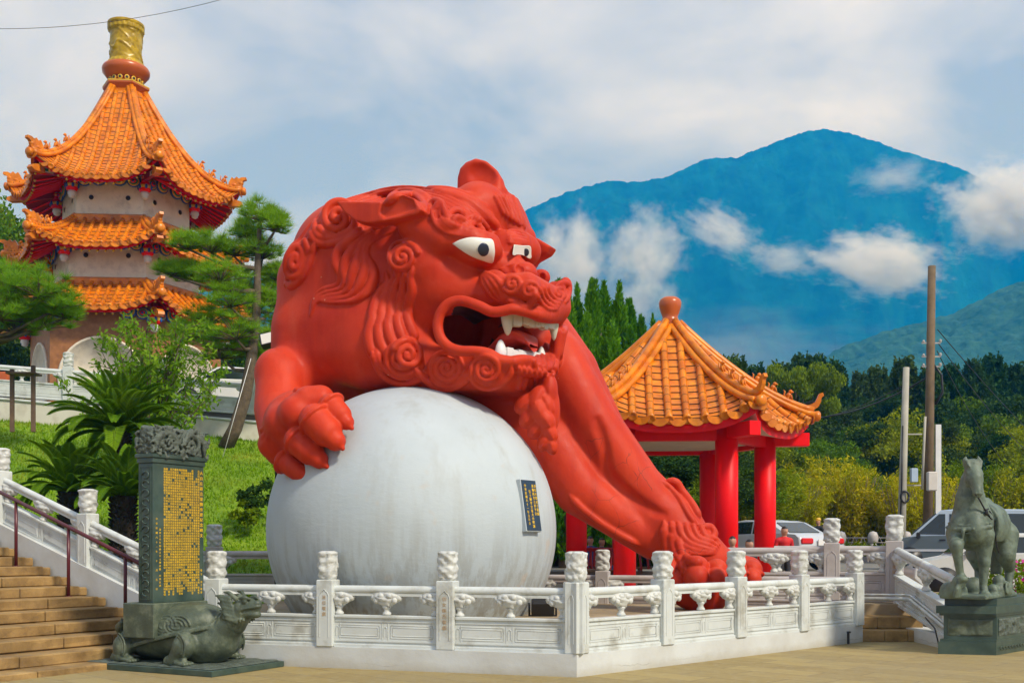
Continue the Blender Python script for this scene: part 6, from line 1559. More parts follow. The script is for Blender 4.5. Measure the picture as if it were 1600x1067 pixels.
# ---- pines with needle tufts
def needle_tufts(C, n=46, L=.20, w=.006, up=.5):
    m = len(C); Cc = np.repeat(C, n, 0); d = rgn.normal(size=(m * n, 3)); d[:, 2] = np.abs(d[:, 2]) * .8 + up * .4; d /= np.linalg.norm(d, axis=1)[:, None]
    s = np.cross(d, rgn.normal(size=d.shape)); s /= np.linalg.norm(s, axis=1)[:, None]; l = (L * rgn.uniform(.7, 1.2, m * n))[:, None]
    V = np.stack((Cc - s * w, Cc + s * w, Cc + d * l), 1).reshape(-1, 3); return V
def pine(label, base, path, pads, seed, tuftn=30, pad_n=36, L=.20):
    """path: trunk points; pads: (centre, rx, rz, trunk index)"""
    t = thing('pine_tree', label, 'tree', tuple(base)); B = Vector(base); b = MB(); b.tube([Vector(p) - B for p in path], [.20 * (1 - .8 * i / (len(path) - 1)) + .02 for i in range(len(path))], 10); b.build('trunk', M_bark, t)
    b = MB(); cc = []
    for (c, rx, rz_, ti) in pads:
        c = Vector(c); p0 = Vector(path[ti]); mid = p0.lerp(c, .5) + Vector((0, 0, -.15)); b.tube([p0 - B, mid - B, c - B], [.07, .05, .03], 6)
        for q in range(pad_n):
            v = rgn.normal(size=3); v /= np.linalg.norm(v); r_ = rgn.random() ** .4; e = c + Vector((v[0] * rx * r_, v[1] * rx * r_, abs(v[2]) * rz_ * r_)); cc.append(tuple(e - B))
            if q % 2 == 0: b.tube([c - B, e - B], [.018, .006], 4)
    b.build('branches', M_bark, t); V = needle_tufts(np.array(cc), tuftn, L); o = np_obj('needles', V, np.arange(len(V)).reshape(-1, 3), L_pine, t, False); return t
Yp = 31.0
gp = lambda px, py, dy=0: tuple(PX(px, py, Yp + dy))
pads = [(gp(408, 345), .62, .35, 9), (gp(385, 372, .4), .5, .3, 8), (gp(430, 360, -.3), .45, .3, 8), (gp(330, 395), .75, .32, 7), (gp(295, 390, -.5), .5, .28, 7), (gp(365, 400, .5), .7, .3, 7), (gp(410, 405, .3), .6, .3, 7), (gp(432, 440, .5), .5, .28, 6), (gp(300, 440, .3), .6, .3, 6), (gp(345, 440, -.6), .8, .33, 6), (gp(385, 458, .6), .8, .35, 6), (gp(270, 432), .5, .25, 6),
        (gp(360, 480, -.6), .9, .4, 5), (gp(400, 490, .4), .8, .4, 5), (gp(330, 505, .4), .9, .4, 4), (gp(300, 530, .3), .8, .35, 4), (gp(370, 530, -.5), .95, .42, 4), (gp(415, 530, .6), .8, .4, 4), (gp(345, 560, .6), .9, .35, 3), (gp(395, 555, .5), .8, .35, 3), (gp(425, 480, .6), .6, .35, 5), (gp(430, 560, .5), .5, .3, 3)]
pine('leaning pine with a curved rough trunk beside the lion, tied with a white guy wire', (gp(352, 696)[0], Yp, lawn_z(gp(352, 696)[0], Yp)), [gp(352, 700), gp(368, 668), gp(383, 620), gp(390, 580), gp(395, 545), gp(400, 500), gp(402, 455), gp(402, 420), gp(404, 385), gp(406, 350)], [(c, rx * 1.05, rz_ * 1.9, ti) for c, rx, rz_, ti in pads], 3, 56, 56, .30)
b = MB(); a_ = Vector(gp(392, 560, -.3)); e_ = Vector(gp(348, 712, -1.2)); e_.z = lawn_z(e_.x, e_.y); b.tube([a_ - a_, e_ - a_], .010, 5); o = b.build('guy_wire', M_whitep, label='white guy wire running down from the leaning pine trunk', cat='wire'); o.location = a_
Yp = 27.5; bx_ = gp(-70, 655)[0]
pads = [(gp(20, 455), .9, .4, 3), (gp(60, 462, -.4), .8, .38, 3), (gp(-20, 450, .3), .9, .4, 3), (gp(40, 490, .4), 1.0, .4, 2), (gp(85, 485), .75, .35, 2), (gp(0, 500, -.4), .9, .4, 2), (gp(100, 498, .2), .4, .25, 2), (gp(25, 520, .2), .9, .35, 2), (gp(65, 512, .6), .8, .3, 2)]
pine('spreading pine bough reaching in from the left edge before the pagoda', (bx_, Yp, lawn_z(bx_, Yp)), [gp(-70, 660), gp(-75, 600), gp(-60, 540), gp(-20, 500)], [(c, rx * 1.05, rz_ * 1.9, ti) for c, rx, rz_, ti in pads], 4, 56, 60, .30)
# timber prop of the pine: two posts and a cross board
root = thing('tree_prop', 'brown timber tree support of two posts and a board in front of the retaining wall', 'tree support', (PX(36, 655, 28.6).x, 28.6, lawn_z(PX(36, 655, 28.6).x, 28.6)))
for px, tp in ((19, 580), (52, 574)):
    q = PX(px, tp, 28.6) - root.location; bq = PX(px, 660, 28.6) - root.location; b = MB(); b.box((q.x, 0, (q.z + bq.z) / 2 - .1), (.095, .095, q.z - bq.z + .3), ch=.01); b.build('post', M_wood, root)
b = MB(); q = PX(36, 584, 28.6) - root.location; b.box((q.x, .05, q.z), (.75, .5, .05), rot('X', .0), ch=.008); b.build('board', M_wood, root)
# small bushes on the lawn
for i, (px, py, Y, r_, mt) in enumerate(((405, 752, 24.5, .75, L_dark), (385, 770, 24, .5, L_mid), (120, 600, 33.8, .5, L_ygr), (40, 600, 33.8, .45, L_yel))):
    p = PX(px, py, Y); me, _ = tree_mesh_broad(r_ * 1.6, r_ * .7, r_ * .75, 14, 60, .07, 50 + i, mt)
    o = bpy.data.objects.new('bush', me); col.objects.link(o); o.location = (p.x, Y, lawn_z(p.x, Y) if Y < 33 else 5.9)
    tag(o, ('dark bush on the lawn left of the ball, below the lion paw', 'smaller bush at the foot of the dark bush beside the ball', 'small light green bush behind the retaining wall balustrade', 'yellowish bush by the balustrade at the left edge')[i], 'bush')
# flower bed behind the horse
M_pink = leaf_mat('pink_petals', (.60, .02, .22), (.75, .10, .40), .2, 0)
root = thing('flower_bed', 'bed of pink flowers and green leaves behind the horse plinth', 'flower bed', (PX(1570, 900, 19.4).x, 19.2, .0))
P = np.stack((rgn.uniform(-1.1, 2.4, 5200), rgn.uniform(-.5, .9, 5200), rgn.random(5200) ** .6 * 1.25 + .1), 1); P[:, 2] *= .8 + .25 * np.sin(P[:, 0] * 3 + 1); V = leaf_quads(P, .055, 1.6, .4); np_obj('foliage', V, quads(V), L_mid, root, False)
P = np.stack((rgn.uniform(-1.1, 2.4, 800), rgn.uniform(-.55, .9, 800), rgn.uniform(.5, 1.35, 800)), 1); P[:, 2] *= .8 + .25 * np.sin(P[:, 0] * 3 + 1); P = P[np.sin(P[:, 0] * 5.0) > -.3]; V = leaf_quads(P, .06, 1.1, .2); np_obj('blossoms', V, quads(V), M_pink, root, False)
# ================================================================ cars
def loft_car(b, sections, M, cut=None):
    pass
def car(name, label, cat, loc, rz, L, Wd, H, prof_low, prof_roof, paint, roof_paint=None, wheel_r=.32, wheels=(-.31, .31), tail=False, van=False, plate=True):
    """side profile lofted across the width with tumblehome; x forward, z up"""
    root = thing(name, label, cat, loc, rz); hw = Wd / 2
    # lower body: outline (x,z) widened in steps
    b = MB(); b.cur = 0
    rows = []
    for y, ins, dz in ((-hw, .05, .03), (-hw * .985, .0, 0), (-hw * .90, -.01, 0), (0, -.03, .015), (hw * .90, -.01, 0), (hw * .985, 0, 0), (hw, .05, .03)):
        cx = 0; r_ = []
        for x, z in prof_low + [prof_low[0]]: r_.append((x * (1 - ins * .4), y, (z - .55) * (1 - ins) + .55 + (dz if z > .6 else 0)))
        rows.append(r_)
    b.grid(rows)
    for yy, sg in ((-hw, 1), (hw, -1)):
        f = [(x * .98, yy, (z - .55) * .95 + .55 + (.03 if z > .6 else 0)) for x, z in prof_low]; b.add(f if sg > 0 else f[::-1], [tuple(range(len(f)))])
    body = b.build('body', paint, root)
    # cabin
    b = MB(); rows = []; gh = prof_roof
    zt = max(z for _, z in gh); zb_ = min(z for _, z in gh)
    for s in (-1, -.96, -.5, 0, .5, .96, 1):
        r_ = []
        for x, z in gh:
            k = (z - zb_) / (zt - zb_); y = s * (hw * .95 - (.12 if not van else .06) * k); r_.append((x, y, z - (.03 * k if abs(s) > .99 else (-.02 * k if s == 0 else 0))))
        rows.append(r_)
    b.cur = 0; b.grid(rows)
    for r_, sg in ((rows[0], 1), (rows[-1], -1)): b.add(r_ if sg > 0 else r_[::-1], [tuple(range(len(r_)))])
    cab = b.build('cabin', roof_paint or paint, root)
    return root, body, cab, hw, zb_, zt
def side_y(hw, z, zb_, zt, van): return hw * .95 - (.12 if not van else .06) * (z - zb_) / (zt - zb_)
def add_wheels(root, xs, hw, r_):
    for x in xs:
        for s in (-1, 1):
            M = T(x, s * (hw - .10), r_) @ rot('X', math.pi / 2)
            b = MB(); b.lathe([(r_ * .62, -.10), (r_ * .95, -.10), (r_, -.07), (r_, .07), (r_ * .95, .10), (r_ * .62, .10)], 24, M); w = b.build('tyre', M_tyre, root)
            b = MB(); b.lathe([(r_ * .63, -.085), (r_ * .60, -.095), (r_ * .2, -.07), (.02, -.09)], 20, M); b.lathe([(r_ * .63, .085), (r_ * .60, .095), (r_ * .2, .07), (.02, .09)], 20, M)
            for q in range(5): a = q * 1.2566; b.box((r_ * .38 * math.cos(a), r_ * .38 * math.sin(a), s * -.088), (.09, .05, .02), M @ T(0, 0, 0)); 
            b.build('rim', M_rim, w)
            b = MB(); b.lathe([(r_ * 1.16, -.02), (r_ * 1.16, .02)], 24, T(x, s * (hw - .008), r_ + .01) @ rot('X', math.pi / 2)); b.build('wheel_arch', M_black, root)
def pane(root, pts, nm='window', mat=None):
    b = MB(); v = [Vector(p) for p in pts]; c = sum(v, Vector()) / len(v); n = (v[1] - v[0]).cross(v[2] - v[0]).normalized()
    if n.dot(Vector((c.x * .3, c.y, .3))) < 0: n = -n
    a = [p + n * (.03 if nm != 'window' else .008) for p in v]; q = [p - n * .02 for p in v]; m = len(v)
    b.add(a + q, [tuple(range(m)), tuple(range(2 * m - 1, m - 1, -1))] + [(i, m + i, m + (i + 1) % m, (i + 1) % m) for i in range(m)]); return b.build(nm, mat or M_glass, root)
# silver saloon seen from behind its right quarter: tail towards the right of the picture
sed_low = [(-2.25, .38), (-2.32, .60), (-2.28, .92), (-2.15, 1.02), (-1.6, 1.06), (-.8, 1.02), (.8, .98), (1.4, .93), (2.0, .82), (2.25, .66), (2.3, .42), (2.1, .24), (-2.1, .24)]
sed_roof = [(-1.75, 1.02), (-1.0, 1.40), (-.7, 1.46), (.1, 1.48), (.45, 1.44), (1.15, .97)]
SL = PX(1238, 830, 33.5); root, bd, cb, hw, zb_, zt = car('parked_car', 'silver saloon car parked behind the pavilion columns, tail lamps to the right', 'car', (7.75, 33.4, .94), R(122), 4.6, 1.82, 1.48, sed_low, sed_roof, M_silver)
add_wheels(root, (-1.4, 1.42), hw, .33)
sy = lambda z: side_y(hw, z, zb_, zt, False)
for s in (-1, 1):
    pane(root, [(-1.30, s * sy(1.08), 1.08), (-.92, s * sy(1.36), 1.36), (-.35, s * sy(1.42), 1.42), (-.35, s * sy(1.06), 1.06)]); pane(root, [(-.28, s * sy(1.06), 1.06), (-.28, s * sy(1.42), 1.42), (.38, s * sy(1.40), 1.40), (.98, s * sy(1.04), 1.04)])
    b = MB(); b.box((-2.26, s * .64, .84), (.20, .46, .17), ch=.03); b.build('tail_lamp', M_taillight, root)
    b = MB(); b.box((2.12, s * .68, .68), (.26, .36, .14), ch=.03); b.build('headlight', M_glass, root)
    b = MB(); b.box((.78, s * (hw + .06), 1.03), (.14, .18, .12), ch=.03); b.build('mirror', M_silver, root)
    for x in (-.15, .75): b = MB(); b.box((x - .35, s * (hw + .005), .84), (.16, .03, .03), ch=.01); b.build('door_handle', M_silver, root)
pane(root, [(-1.62, -.62, 1.085), (-1.62, .62, 1.085), (-1.05, .56, 1.375), (-1.05, -.56, 1.375)], 'rear_window', M_glassgreen if 'M_glassgreen' in globals() else M_glass)
pane(root, [(1.08, -.66, 1.02), (1.08, .66, 1.02), (.52, .58, 1.40), (.52, -.58, 1.40)], 'windscreen')
b = MB(); b.box((-2.37, 0, .80), (.03, .48, .17)); b.build('number_plate', M_whitep, root)
b = MB(); b.box((-2.22, 0, .48), (.22, 1.74, .28), ch=.06); b.build('bumper', M_silver, root)
# grey-blue people carrier behind the horse
van_low = [(-2.25, .35), (-2.3, 1.05), (-2.2, 1.12), (1.15, 1.08), (1.75, 1.0), (2.1, .90), (2.2, .62), (2.18, .36), (2.0, .25), (-2.1, .25)]
van_roof = [(-2.24, 1.08), (-2.15, 1.80), (-1.9, 1.90), (0, 1.95), (.55, 1.90), (1.45, 1.05)]
VL = PX(1500, 850, 31); root, bd, cb, hw, zb_, zt = car('parked_van', 'grey blue people carrier with a pale roof parked behind the horse statue', 'van', (13.4, 32.6, .94), R(180 - 21), 4.5, 1.75, 1.95, van_low, van_roof, M_van, M_vanroof, van=True)
add_wheels(root, (-1.45, 1.45), hw, .33); sy = lambda z: side_y(hw, z, zb_, zt, True)
for s in (-1, 1):
    pane(root, [(.42, s * sy(1.12), 1.12), (.42, s * sy(1.78), 1.78), (.60, s * sy(1.78), 1.78), (1.25, s * sy(1.14), 1.14)]); pane(root, [(-.75, s * sy(1.12), 1.12), (-.75, s * sy(1.78), 1.78), (.30, s * sy(1.78), 1.78), (.30, s * sy(1.12), 1.12)]); pane(root, [(-2.05, s * sy(1.12), 1.12), (-2.0, s * sy(1.76), 1.76), (-.87, s * sy(1.78), 1.78), (-.87, s * sy(1.12), 1.12)])
    b = MB(); b.box((1.2, s * (hw + .09), 1.1), (.12, .18, .2), ch=.03); b.build('mirror', M_black, root)
    b = MB(); b.box((.5, s * (hw + .005), .95), (.18, .04, .05), ch=.01); b.box((.2, s * (hw + .005), .95), (.18, .04, .05), ch=.01); b.build('door_handle', M_black, root)
    b = MB(); b.box((0, s * (hw + .004), .62), (3.7, .03, .07)); b.build('side_strip', M_silver, root)
    b = MB(); b.box((2.08, s * .66, .72), (.2, .3, .2), ch=.03); b.build('headlight', M_glass, root)
root.scale = (.95, 1, .92)
pane(root, [(1.36, -.7, 1.16), (1.36, .7, 1.16), (.68, .66, 1.80), (.68, -.66, 1.80)], 'windscreen')
# white hatchback, lower, between the balustrade and the horse
hat_low = [(-1.9, .35), (-1.95, .9), (-1.8, .98), (.9, .92), (1.5, .80), (1.85, .62), (1.88, .40), (1.7, .22), (-1.75, .22)]
hat_roof = [(-1.85, .95), (-1.55, 1.35), (-1.2, 1.42), (.1, 1.42), (.35, 1.38), (.98, .92)]
WL = PX(1490, 880, 24.6); root, bd, cb, hw, zb_, zt = car('parked_car', 'white hatchback mostly hidden by the sloping balustrade and the horse', 'car', (11.15, 25.3, .50), R(180 - 10), 3.8, 1.66, 1.42, hat_low, hat_roof, M_whitecar)
add_wheels(root, (-1.18, 1.2), hw, .30); sy = lambda z: side_y(hw, z, zb_, zt, False)
for s in (-1, 1):
    pane(root, [(-.55, s * sy(.99), .99), (-.55, s * sy(1.34), 1.34), (.25, s * sy(1.34), 1.34), (.80, s * sy(.98), .98)]); pane(root, [(-1.6, s * sy(.99), .99), (-1.4, s * sy(1.32), 1.32), (-.64, s * sy(1.34), 1.34), (-.64, s * sy(.99), .99)])
    b = MB(); b.box((.72, s * (hw + .08), .98), (.12, .18, .13), ch=.03); b.build('mirror', M_black, root)
    b = MB(); b.box((1.72, s * .6, .64), (.22, .32, .14), ch=.03); b.build('headlight', M_glass, root)
pane(root, [(.92, -.62, .97), (.92, .62, .97), (.42, .54, 1.34), (.42, -.54, 1.34)], 'windscreen')
# white car on the upper terrace beside the pagoda
UL = PX(352, 610, 36); root, bd, cb, hw, zb_, zt = car('parked_car', 'white car on the upper terrace behind the curved pine trunk', 'car', (UL.x, 36.5, 6.06), R(200), 4.3, 1.75, 1.45, sed_low, sed_roof, M_whitecar)
add_wheels(root, (-1.35, 1.38), hw, .32); sy = lambda z: side_y(hw, z, zb_, zt, False)
for s in (-1, 1): pane(root, [(-1.25, s * sy(1.08), 1.08), (-.9, s * sy(1.36), 1.36), (.38, s * sy(1.40), 1.40), (.98, s * sy(1.04), 1.04)])
pane(root, [(1.08, -.66, 1.02), (1.08, .66, 1.02), (.52, .58, 1.40), (.52, -.58, 1.40)], 'windscreen')
sheet('car_park', [(-15, 33.6), (-3.6, 33.6), (-3.6, 45), (-15, 45)], 5.9, 6.05, M_asphalt)

# ================================================================ poles, wires, lamps, bollards
def pole(label, p0, p1, r0, r1, mat, extras):
    p0, p1 = Vector(p0), Vector(p1); root = thing('utility_pole', label, 'pole', tuple(p0)); b = MB(); b.tube([Vector(), (p1 - p0) * .5, p1 - p0], [r0, (r0 + r1) / 2, r1], 14); s = b.build('shaft', mat, root); extras(root, p1 - p0); return root
YP = 44.0
def ex1(root, d):
    b = MB()   # white conduit channel on the right
    b.box((.32, -.02, 0), (.22, .14, 5.2), T(PX(1452, 700, YP).x - PX(1449, 800, YP).x + .02, 0, 3.0)); b.build('cable_cover', M_whitep, root)
    b = MB(); 
    for k, z in enumerate((8.9, 8.35, 7.95)):
        b.box((.15, 0, z), (.75, .05, .05)); b.lathe([(.04, 0), (.07, .03), (.04, .06), (.07, .09), (.03, .13)], 8, T(.52, 0, z + .02)); b.lathe([(.04, 0), (.07, .03), (.04, .06), (.03, .10)], 8, T(-.15, 0, z + .02))
    b.build('insulator_arms', M_marble_shade, root)
    b = MB(); b.tube([(.25, -.05, 8.0), (.55, -.05, 7.6), (.60, -.05, 6.9), (.30, -.05, 6.4)], .05, 6); b.build('cable_loop', M_black, root)
    b = MB(); b.cur = 0; b.lathe([(.215, .0), (.215, .5)], 14); b.cur = 1; b.lathe([(.214, .5), (.214, .95)], 14); b.build('warning_band', [M_black, M_orangeshiny], root)
pole('tall brown timber pole with a white cable cover, right of the concrete pole', tuple(PX(1449, 806, YP).xy) + (.93,), tuple(PX(1456, 416, YP)), .20, .15, M_pole, ex1)
YC = 43.0
def ex2(root, d):
    b = MB(); b.box((.45, 0, d.z * .40), (.8, .05, .05)); b.box((.45, 0, d.z * .66), (.8, .05, .05)); b.tube([(.85, 0, d.z * .38), (.98, 0, d.z * .75)], .05, 8); b.build('side_arm', M_conc, root)
    b = MB(); b.box((.50, -.08, d.z * .45), (.26, .2, .55), ch=.02); b.build('meter_box', M_vanroof, root)
    b = MB(); b.box((1.22, -.05, d.z * .42), (.36, .25, .75), ch=.03); b.build('junction_box', M_ceiling, root)
    b = MB(); b.tube([(.1 + .16 * math.cos(a), -.2, d.z * .34 + .22 * math.sin(a)) for a in np.linspace(0, 6.28, 14)], .045, 6); b.build('cable_coil', M_black, root)
    b = MB(); b.tube([(-.12, -.2, .6), (-.02, -.2, d.z * .4), (.02, -.2, d.z * .7)], .03, 6); b.build('cable', M_black, root)
    b = MB(); 
    for k in range(4): b.cur = k % 2; b.lathe([(.185, k * .22), (.185, k * .22 + .22)], 14)
    b.build('warning_band', [M_black, M_orangeshiny], root)
pole('pale concrete pole leaning slightly, with boxes and a black cable coil', tuple(PX(1407, 800, YC).xy) + (.93,), tuple(PX(1416, 574, YC)), .17, .12, M_conc, ex2)
def wire(label, a, c, sag=.4, r=.018):
    a, c = Vector(a), Vector(c); b = MB(); pts = [a.lerp(c, i / 14) - Vector((0, 0, sag * 4 * (i / 14) * (1 - i / 14))) - a for i in range(15)]; b.tube(pts, r, 5); o = b.build('overhead_wire', M_black, label=label, cat='wire'); o.location = a
a0 = PX(1465, 515, YP); wire('uppermost wire falling to the right from the timber pole', a0, PX(1640, 705, 60), .15); wire('middle wire falling to the right from the timber pole', PX(1465, 535, YP), PX(1630, 730, 60), .3); wire('lowest wire falling to the right from the timber pole', PX(1464, 548, YP), PX(1590, 745, 60), .5)
wire('thick black wire sagging left from the concrete pole behind the pavilion', PX(1449, 590, YP), PX(1180, 640, 62), 1.0, .035); wire('thin wire beside the thick one, sagging left from the concrete pole', PX(1416, 600, YC), PX(1180, 646, 61), .8, .02)
wire('thin wire crossing the sky over the pagoda top', PX(-60, 44, 38), PX(420, -22, 38), .5, .009)
# floodlight behind the lion's shoulder
root = thing('floodlight', 'floodlight on a thin pole above the left shoulder of the lion', 'floodlight', (PX(424, 560, 19.5).x, 19.9, .6)); q = PX(420, 530, 19.8) - root.location
b = MB(); b.tube([(0, 0, 0), (.02, 0, q.z - .15), (q.x, 0, q.z - .1)], .035, 8); b.build('pole', M_black, root)
Mfl = T(q.x, 0, q.z) @ rot('Y', R(-14)) @ rot('X', R(-22)); b = MB(); b.box((0, 0, 0), (.34, .16, .26), Mfl, ch=.02); b.build('housing', M_black, root); b = MB(); b.box((0, -.085, 0), (.28, .012, .21), Mfl); b.build('glass', M_eye, root)
root = thing('floodlight', 'low black floodlight on the platform floor right of the ball', 'floodlight', (PX(848, 945, 16.2).x, 16.2, .6)); b = MB(); b.box((0, 0, .16), (.34, .14, .24), rot('X', R(30)), ch=.02); b.build('housing', M_black, root); b = MB(); b.tube([(-.2, 0, 0), (-.2, 0, .2)], .015, 6); b.tube([(.2, 0, 0), (.2, 0, .2)], .015, 6); b.box((0, 0, .01), (.42, .12, .02)); b.build('stand', M_black, root)
# low bollards with chain at the car park edge
sp = None
for i, px in enumerate((1165, 1222, 1267, 1314, 1364, 1416, 1468, 1530, 1590)):
    p = PX(px, 812 if px < 1330 else 818, 46.5); root = thing('stone_bollard', 'white round-headed stone bollard at the far edge of the car park', 'bollard', (p.x, 46.5, .93), 0, 'stone bollards along the car park')
    b = MB(); b.lathe([(.17, 0), (.17, .75), (.14, .80)], 12); b.build('shaft', M_marble_shade, root); b = MB(); b.lathe([(.15, .80), (.21, .90), (.22, 1.12), (.16, 1.28), (.03, 1.33)], 14); b.build('head', M_marble_shade, root)
root = thing('wire_fence', 'thin wire fence between the stone bollards of the car park', 'fence', (10, 46.5, .93)); b = MB()
for z in (.35, .6, .85, 1.05): b.tube([(-2, 0, z), (14, 0, z)], .012, 4)
for x in np.arange(-2, 14, .35): b.tube([(x, 0, .3), (x + .35, 0, 1.1)], .007, 4); b.tube([(x, 0, 1.1), (x + .35, 0, .3)], .007, 4)
b.build('mesh', M_marble_shade, root)
b = MB(); b.box((0, 0, .25), (22, .3, .5), ch=.02); o = b.build('low_wall', M_marble_shade, label='low pale curb wall along the far edge of the car park', cat='wall'); o.location = (14, 47.0, .93)
me, _ = tree_mesh_broad(.9, .5, .4, 12, 50, .07, 71, L_ygr)
for i, px in enumerate((1330, 1350, 1374, 1396)):
    p = PX(px, 860, 44); o = bpy.data.objects.new('hedge_shrub', me); col.objects.link(o); o.location = (p.x, 44, .93); o.rotation_euler.z = i * 1.9; tag(o, 'low yellow green shrub in the planting strip behind the silver car', 'shrub', 'shrubs of the planting strip')
# white pipes along the foot of the side balustrade
root = thing('drain_pipe', 'pair of pale pipes bending down along the small steps', 'pipe', (5.9, 19.5, .62)); b = MB()
for dz, r_ in ((0, .035), (.07, .02)): b.tube([(.1, -.42, .10 + dz), (.95, -.55, .10 + dz), (1.02, -.62, .09 + dz), (1.04, -2.6, -.42 + dz)], r_, 8)
b.build('pipe', M_marble, root)
b = MB(); b.tube([(.90, -1.6, -.15), (.90, -2.0, -.30), (.90, -2.2, -.60)], .012, 6); b.build('cable', M_black, root)
# orange crate behind the upper balustrade
b = MB(); b.box((0, 0, .3), (.7, .5, .6), ch=.03); o = b.build('crate', M_orangeshiny, label='plain orange box behind the balustrade at the left edge', cat='box'); o.location = (PX(0, 560, 35).x, 35, 6.6)
b = MB(); b.box((0, 0, 0), (1.4, .8, .06)); 
for sx in (-.6, .6):
    for sy_ in (-.3, .3): b.box((sx, sy_, -1.1), (.06, .06, 2.2))
o2 = b.build('table', M_wood, label='wooden table under the orange box on the upper terrace', cat='table'); o2.location = (PX(0, 560, 35).x, 35, 6.57)
# far flight of steps with balustrade beyond the pavilion
root = thing('far_stair', 'distant yellowish stone stair with handrail seen between the ball and the pavilion columns', 'stair', (PX(930, 850, 40).x - 2.5, 37, .93))
b = MB()
for k in range(14): b.box((2.4 - k * .38, 1.5, .08 + k * .17), (.40, 3, .17), ch=.01)
b.build('steps', M_step, root)
b = MB()
for yy in (-.1,):
    b.tube([(3.0, yy, .75), (-2.8, yy, 3.35)], .06, 8); b.tube([(3.0, yy, .35), (-2.8, yy, 2.95)], .035, 8)
    for k in range(15): x = 2.9 - k * .41; b.box((x, yy, .35 + k * .18), (.07, .07, .85))
b.build('handrail', M_wallstone, root)

# ================================================================ people
def person(label, loc, rz, shirt, trousers, h=1.68, pose='stand', cap=None, hat=None, held=None):
    s = h / 1.72; root = thing('person', label, 'person', loc, rz)
    field((-.55, -.75, -.02), (.55, .55, 1.80), .022)
    if pose == 'stand':
        hip, sh = (0, 0, .93), (0, 0, 1.40); kn = [(sx * .10, -.02, .50) for sx in (-1, 1)]; ft = [(sx * .11, .03, .09) for sx in (-1, 1)]; dz = 0
    else:
        hip, sh = (0, 0, .55), (0, .05, 1.02); kn = [(sx * .13, -.42, .52) for sx in (-1, 1)]; ft = [(sx * .14, -.44, .09) for sx in (-1, 1)]; dz = -.38
    hd = (0, sh[1] - .015, sh[2] + .21); legs = []
    chain([(0, 0, hip[2] + .02), (0, sh[1] * .6, (hip[2] + sh[2]) / 2), (0, sh[1], sh[2] - .08)], [.135, .125, .15], k=.04); chain([(-.15, sh[1], sh[2] - .03), (.15, sh[1], sh[2] - .03)], [.075, .075], k=.05)
    chain([(0, sh[1], sh[2]), hd], [.055, .055], k=.03); ell((0, hd[1] - .005, hd[2]), (.086, .106, .125), A=I3, k=.02); ell((0, hd[1] - .10, hd[2] - .01), (.015, .025, .022), A=I3, k=.01)
    for sx in (-1, 1): ell((sx * .08, hd[1], hd[2]), (.015, .025, .03), A=I3, k=.008); ell((sx * .032, hd[1] - .093, hd[2] + .02), (.014, .01, .008), A=I3, k=.004, cut=True)
    chain([(-.025, hd[1] - .10, hd[2] - .05), (.025, hd[1] - .10, hd[2] - .05)], .007, k=.004, cut=True)
    for i, sx in enumerate((-1, 1)):
        chain([(sx * .09, 0, hip[2]), kn[i], ft[i]], [.095, .065, .045], k=.03); chain([ft[i], (ft[i][0], ft[i][1] - .17, .055)], [.05, .04], k=.02)
        el = (sx * .25, sh[1] + .03, sh[2] - .30); wr = (sx * .22, -.16, sh[2] - .46) if pose != 'stand' else (sx * .26, -.04, sh[2] - .54)
        chain([(sx * .19, sh[1], sh[2] - .04), el, wr], [.055, .045, .032], k=.025)
        dn = np.array((0, -.3, -1.0)) if pose == 'stand' else np.array((0, -1.0, -.2)); dn /= np.linalg.norm(dn); w_ = np.array(wr); chain([w_, w_ + dn * .08], [.03, .034], k=.015)
        for q in range(4): o_ = np.array((0, (q - 1.5) * .016, 0)) if pose == 'stand' else np.array(((q - 1.5) * .016, 0, 0)); f0 = w_ + dn * .09 + o_; chain([f0, f0 + dn * .04, f0 + dn * .06 + np.array((-sx * .015, 0, -.01))], [.011, .0105, .010], k=.003)
        chain([w_ + dn * .03, w_ + dn * .06 + np.array((-sx * .03, -.03, 0)), w_ + dn * .09 + np.array((-sx * .035, -.035, 0))], [.014, .012, .010], k=.004)
    o = extract('body', M_skin, root); me = o.data; n = len(me.polygons)
    c = np.array([tuple(p.center) for p in me.polygons]); z = c[:, 2]
    for m in (shirt, trousers, M_hairm): me.materials.append(m)
    arm = np.abs(c[:, 0]) > .17; mi = np.zeros(n, int)
    hz_ = hip[2] + .05
    mi[(z < sh[2] + .065) & (z > hz_) & (~arm | (z > sh[2] - (.52 if pose == 'stand' else .44)))] = 1
    low = (z <= hz_) & ~((np.abs(c[:, 0]) > .19) & (z > .7)) if pose == 'stand' else ((z <= hz_ + .02) & ~((np.abs(c[:, 0]) > .19) & (c[:, 1] < -.05) & (z > .48)))
    mi[low] = 2; mi[z < .115] = 3
    mi[(z > hd[2] + .05) | ((z > hd[2] - .07) & (c[:, 1] > hd[1] + .035))] = 3
    me.polygons.foreach_set('material_index', mi.astype(np.int32)); o.scale = (s, s, s)
    b = MB(); b.lathe([(.098, .0), (.104, .03), (.09, .085), (.05, .115), (.01, .12)], 14, T(0, hd[1] + .005, hd[2] + .045) @ SC(.92, 1.1, 1))
    if cap: b.box((0, hd[1] - .14, hd[2] + .055), (.13, .12, .015), ch=.005); 
    if cap: q = b.build('cap', cap, root); q.scale = (s, s, s)
    return root
M_shirt_red = M_('bright_red_jacket', (.62, .010, .015), .7, .15, 6, .3, 40); M_navyc = M_('navy_cloth', (.02, .03, .09), .8, .2, 6, .3, 40); M_bluec = M_('blue_cloth', (.03, .10, .32), .8, .2, 6, .3, 40); M_greyc = M_('dark_grey_cloth', (.03, .03, .035), .8, .2, 6, .3, 40); M_pinkc = M_('pink_hat_cloth', (.62, .20, .22), .8, .1)
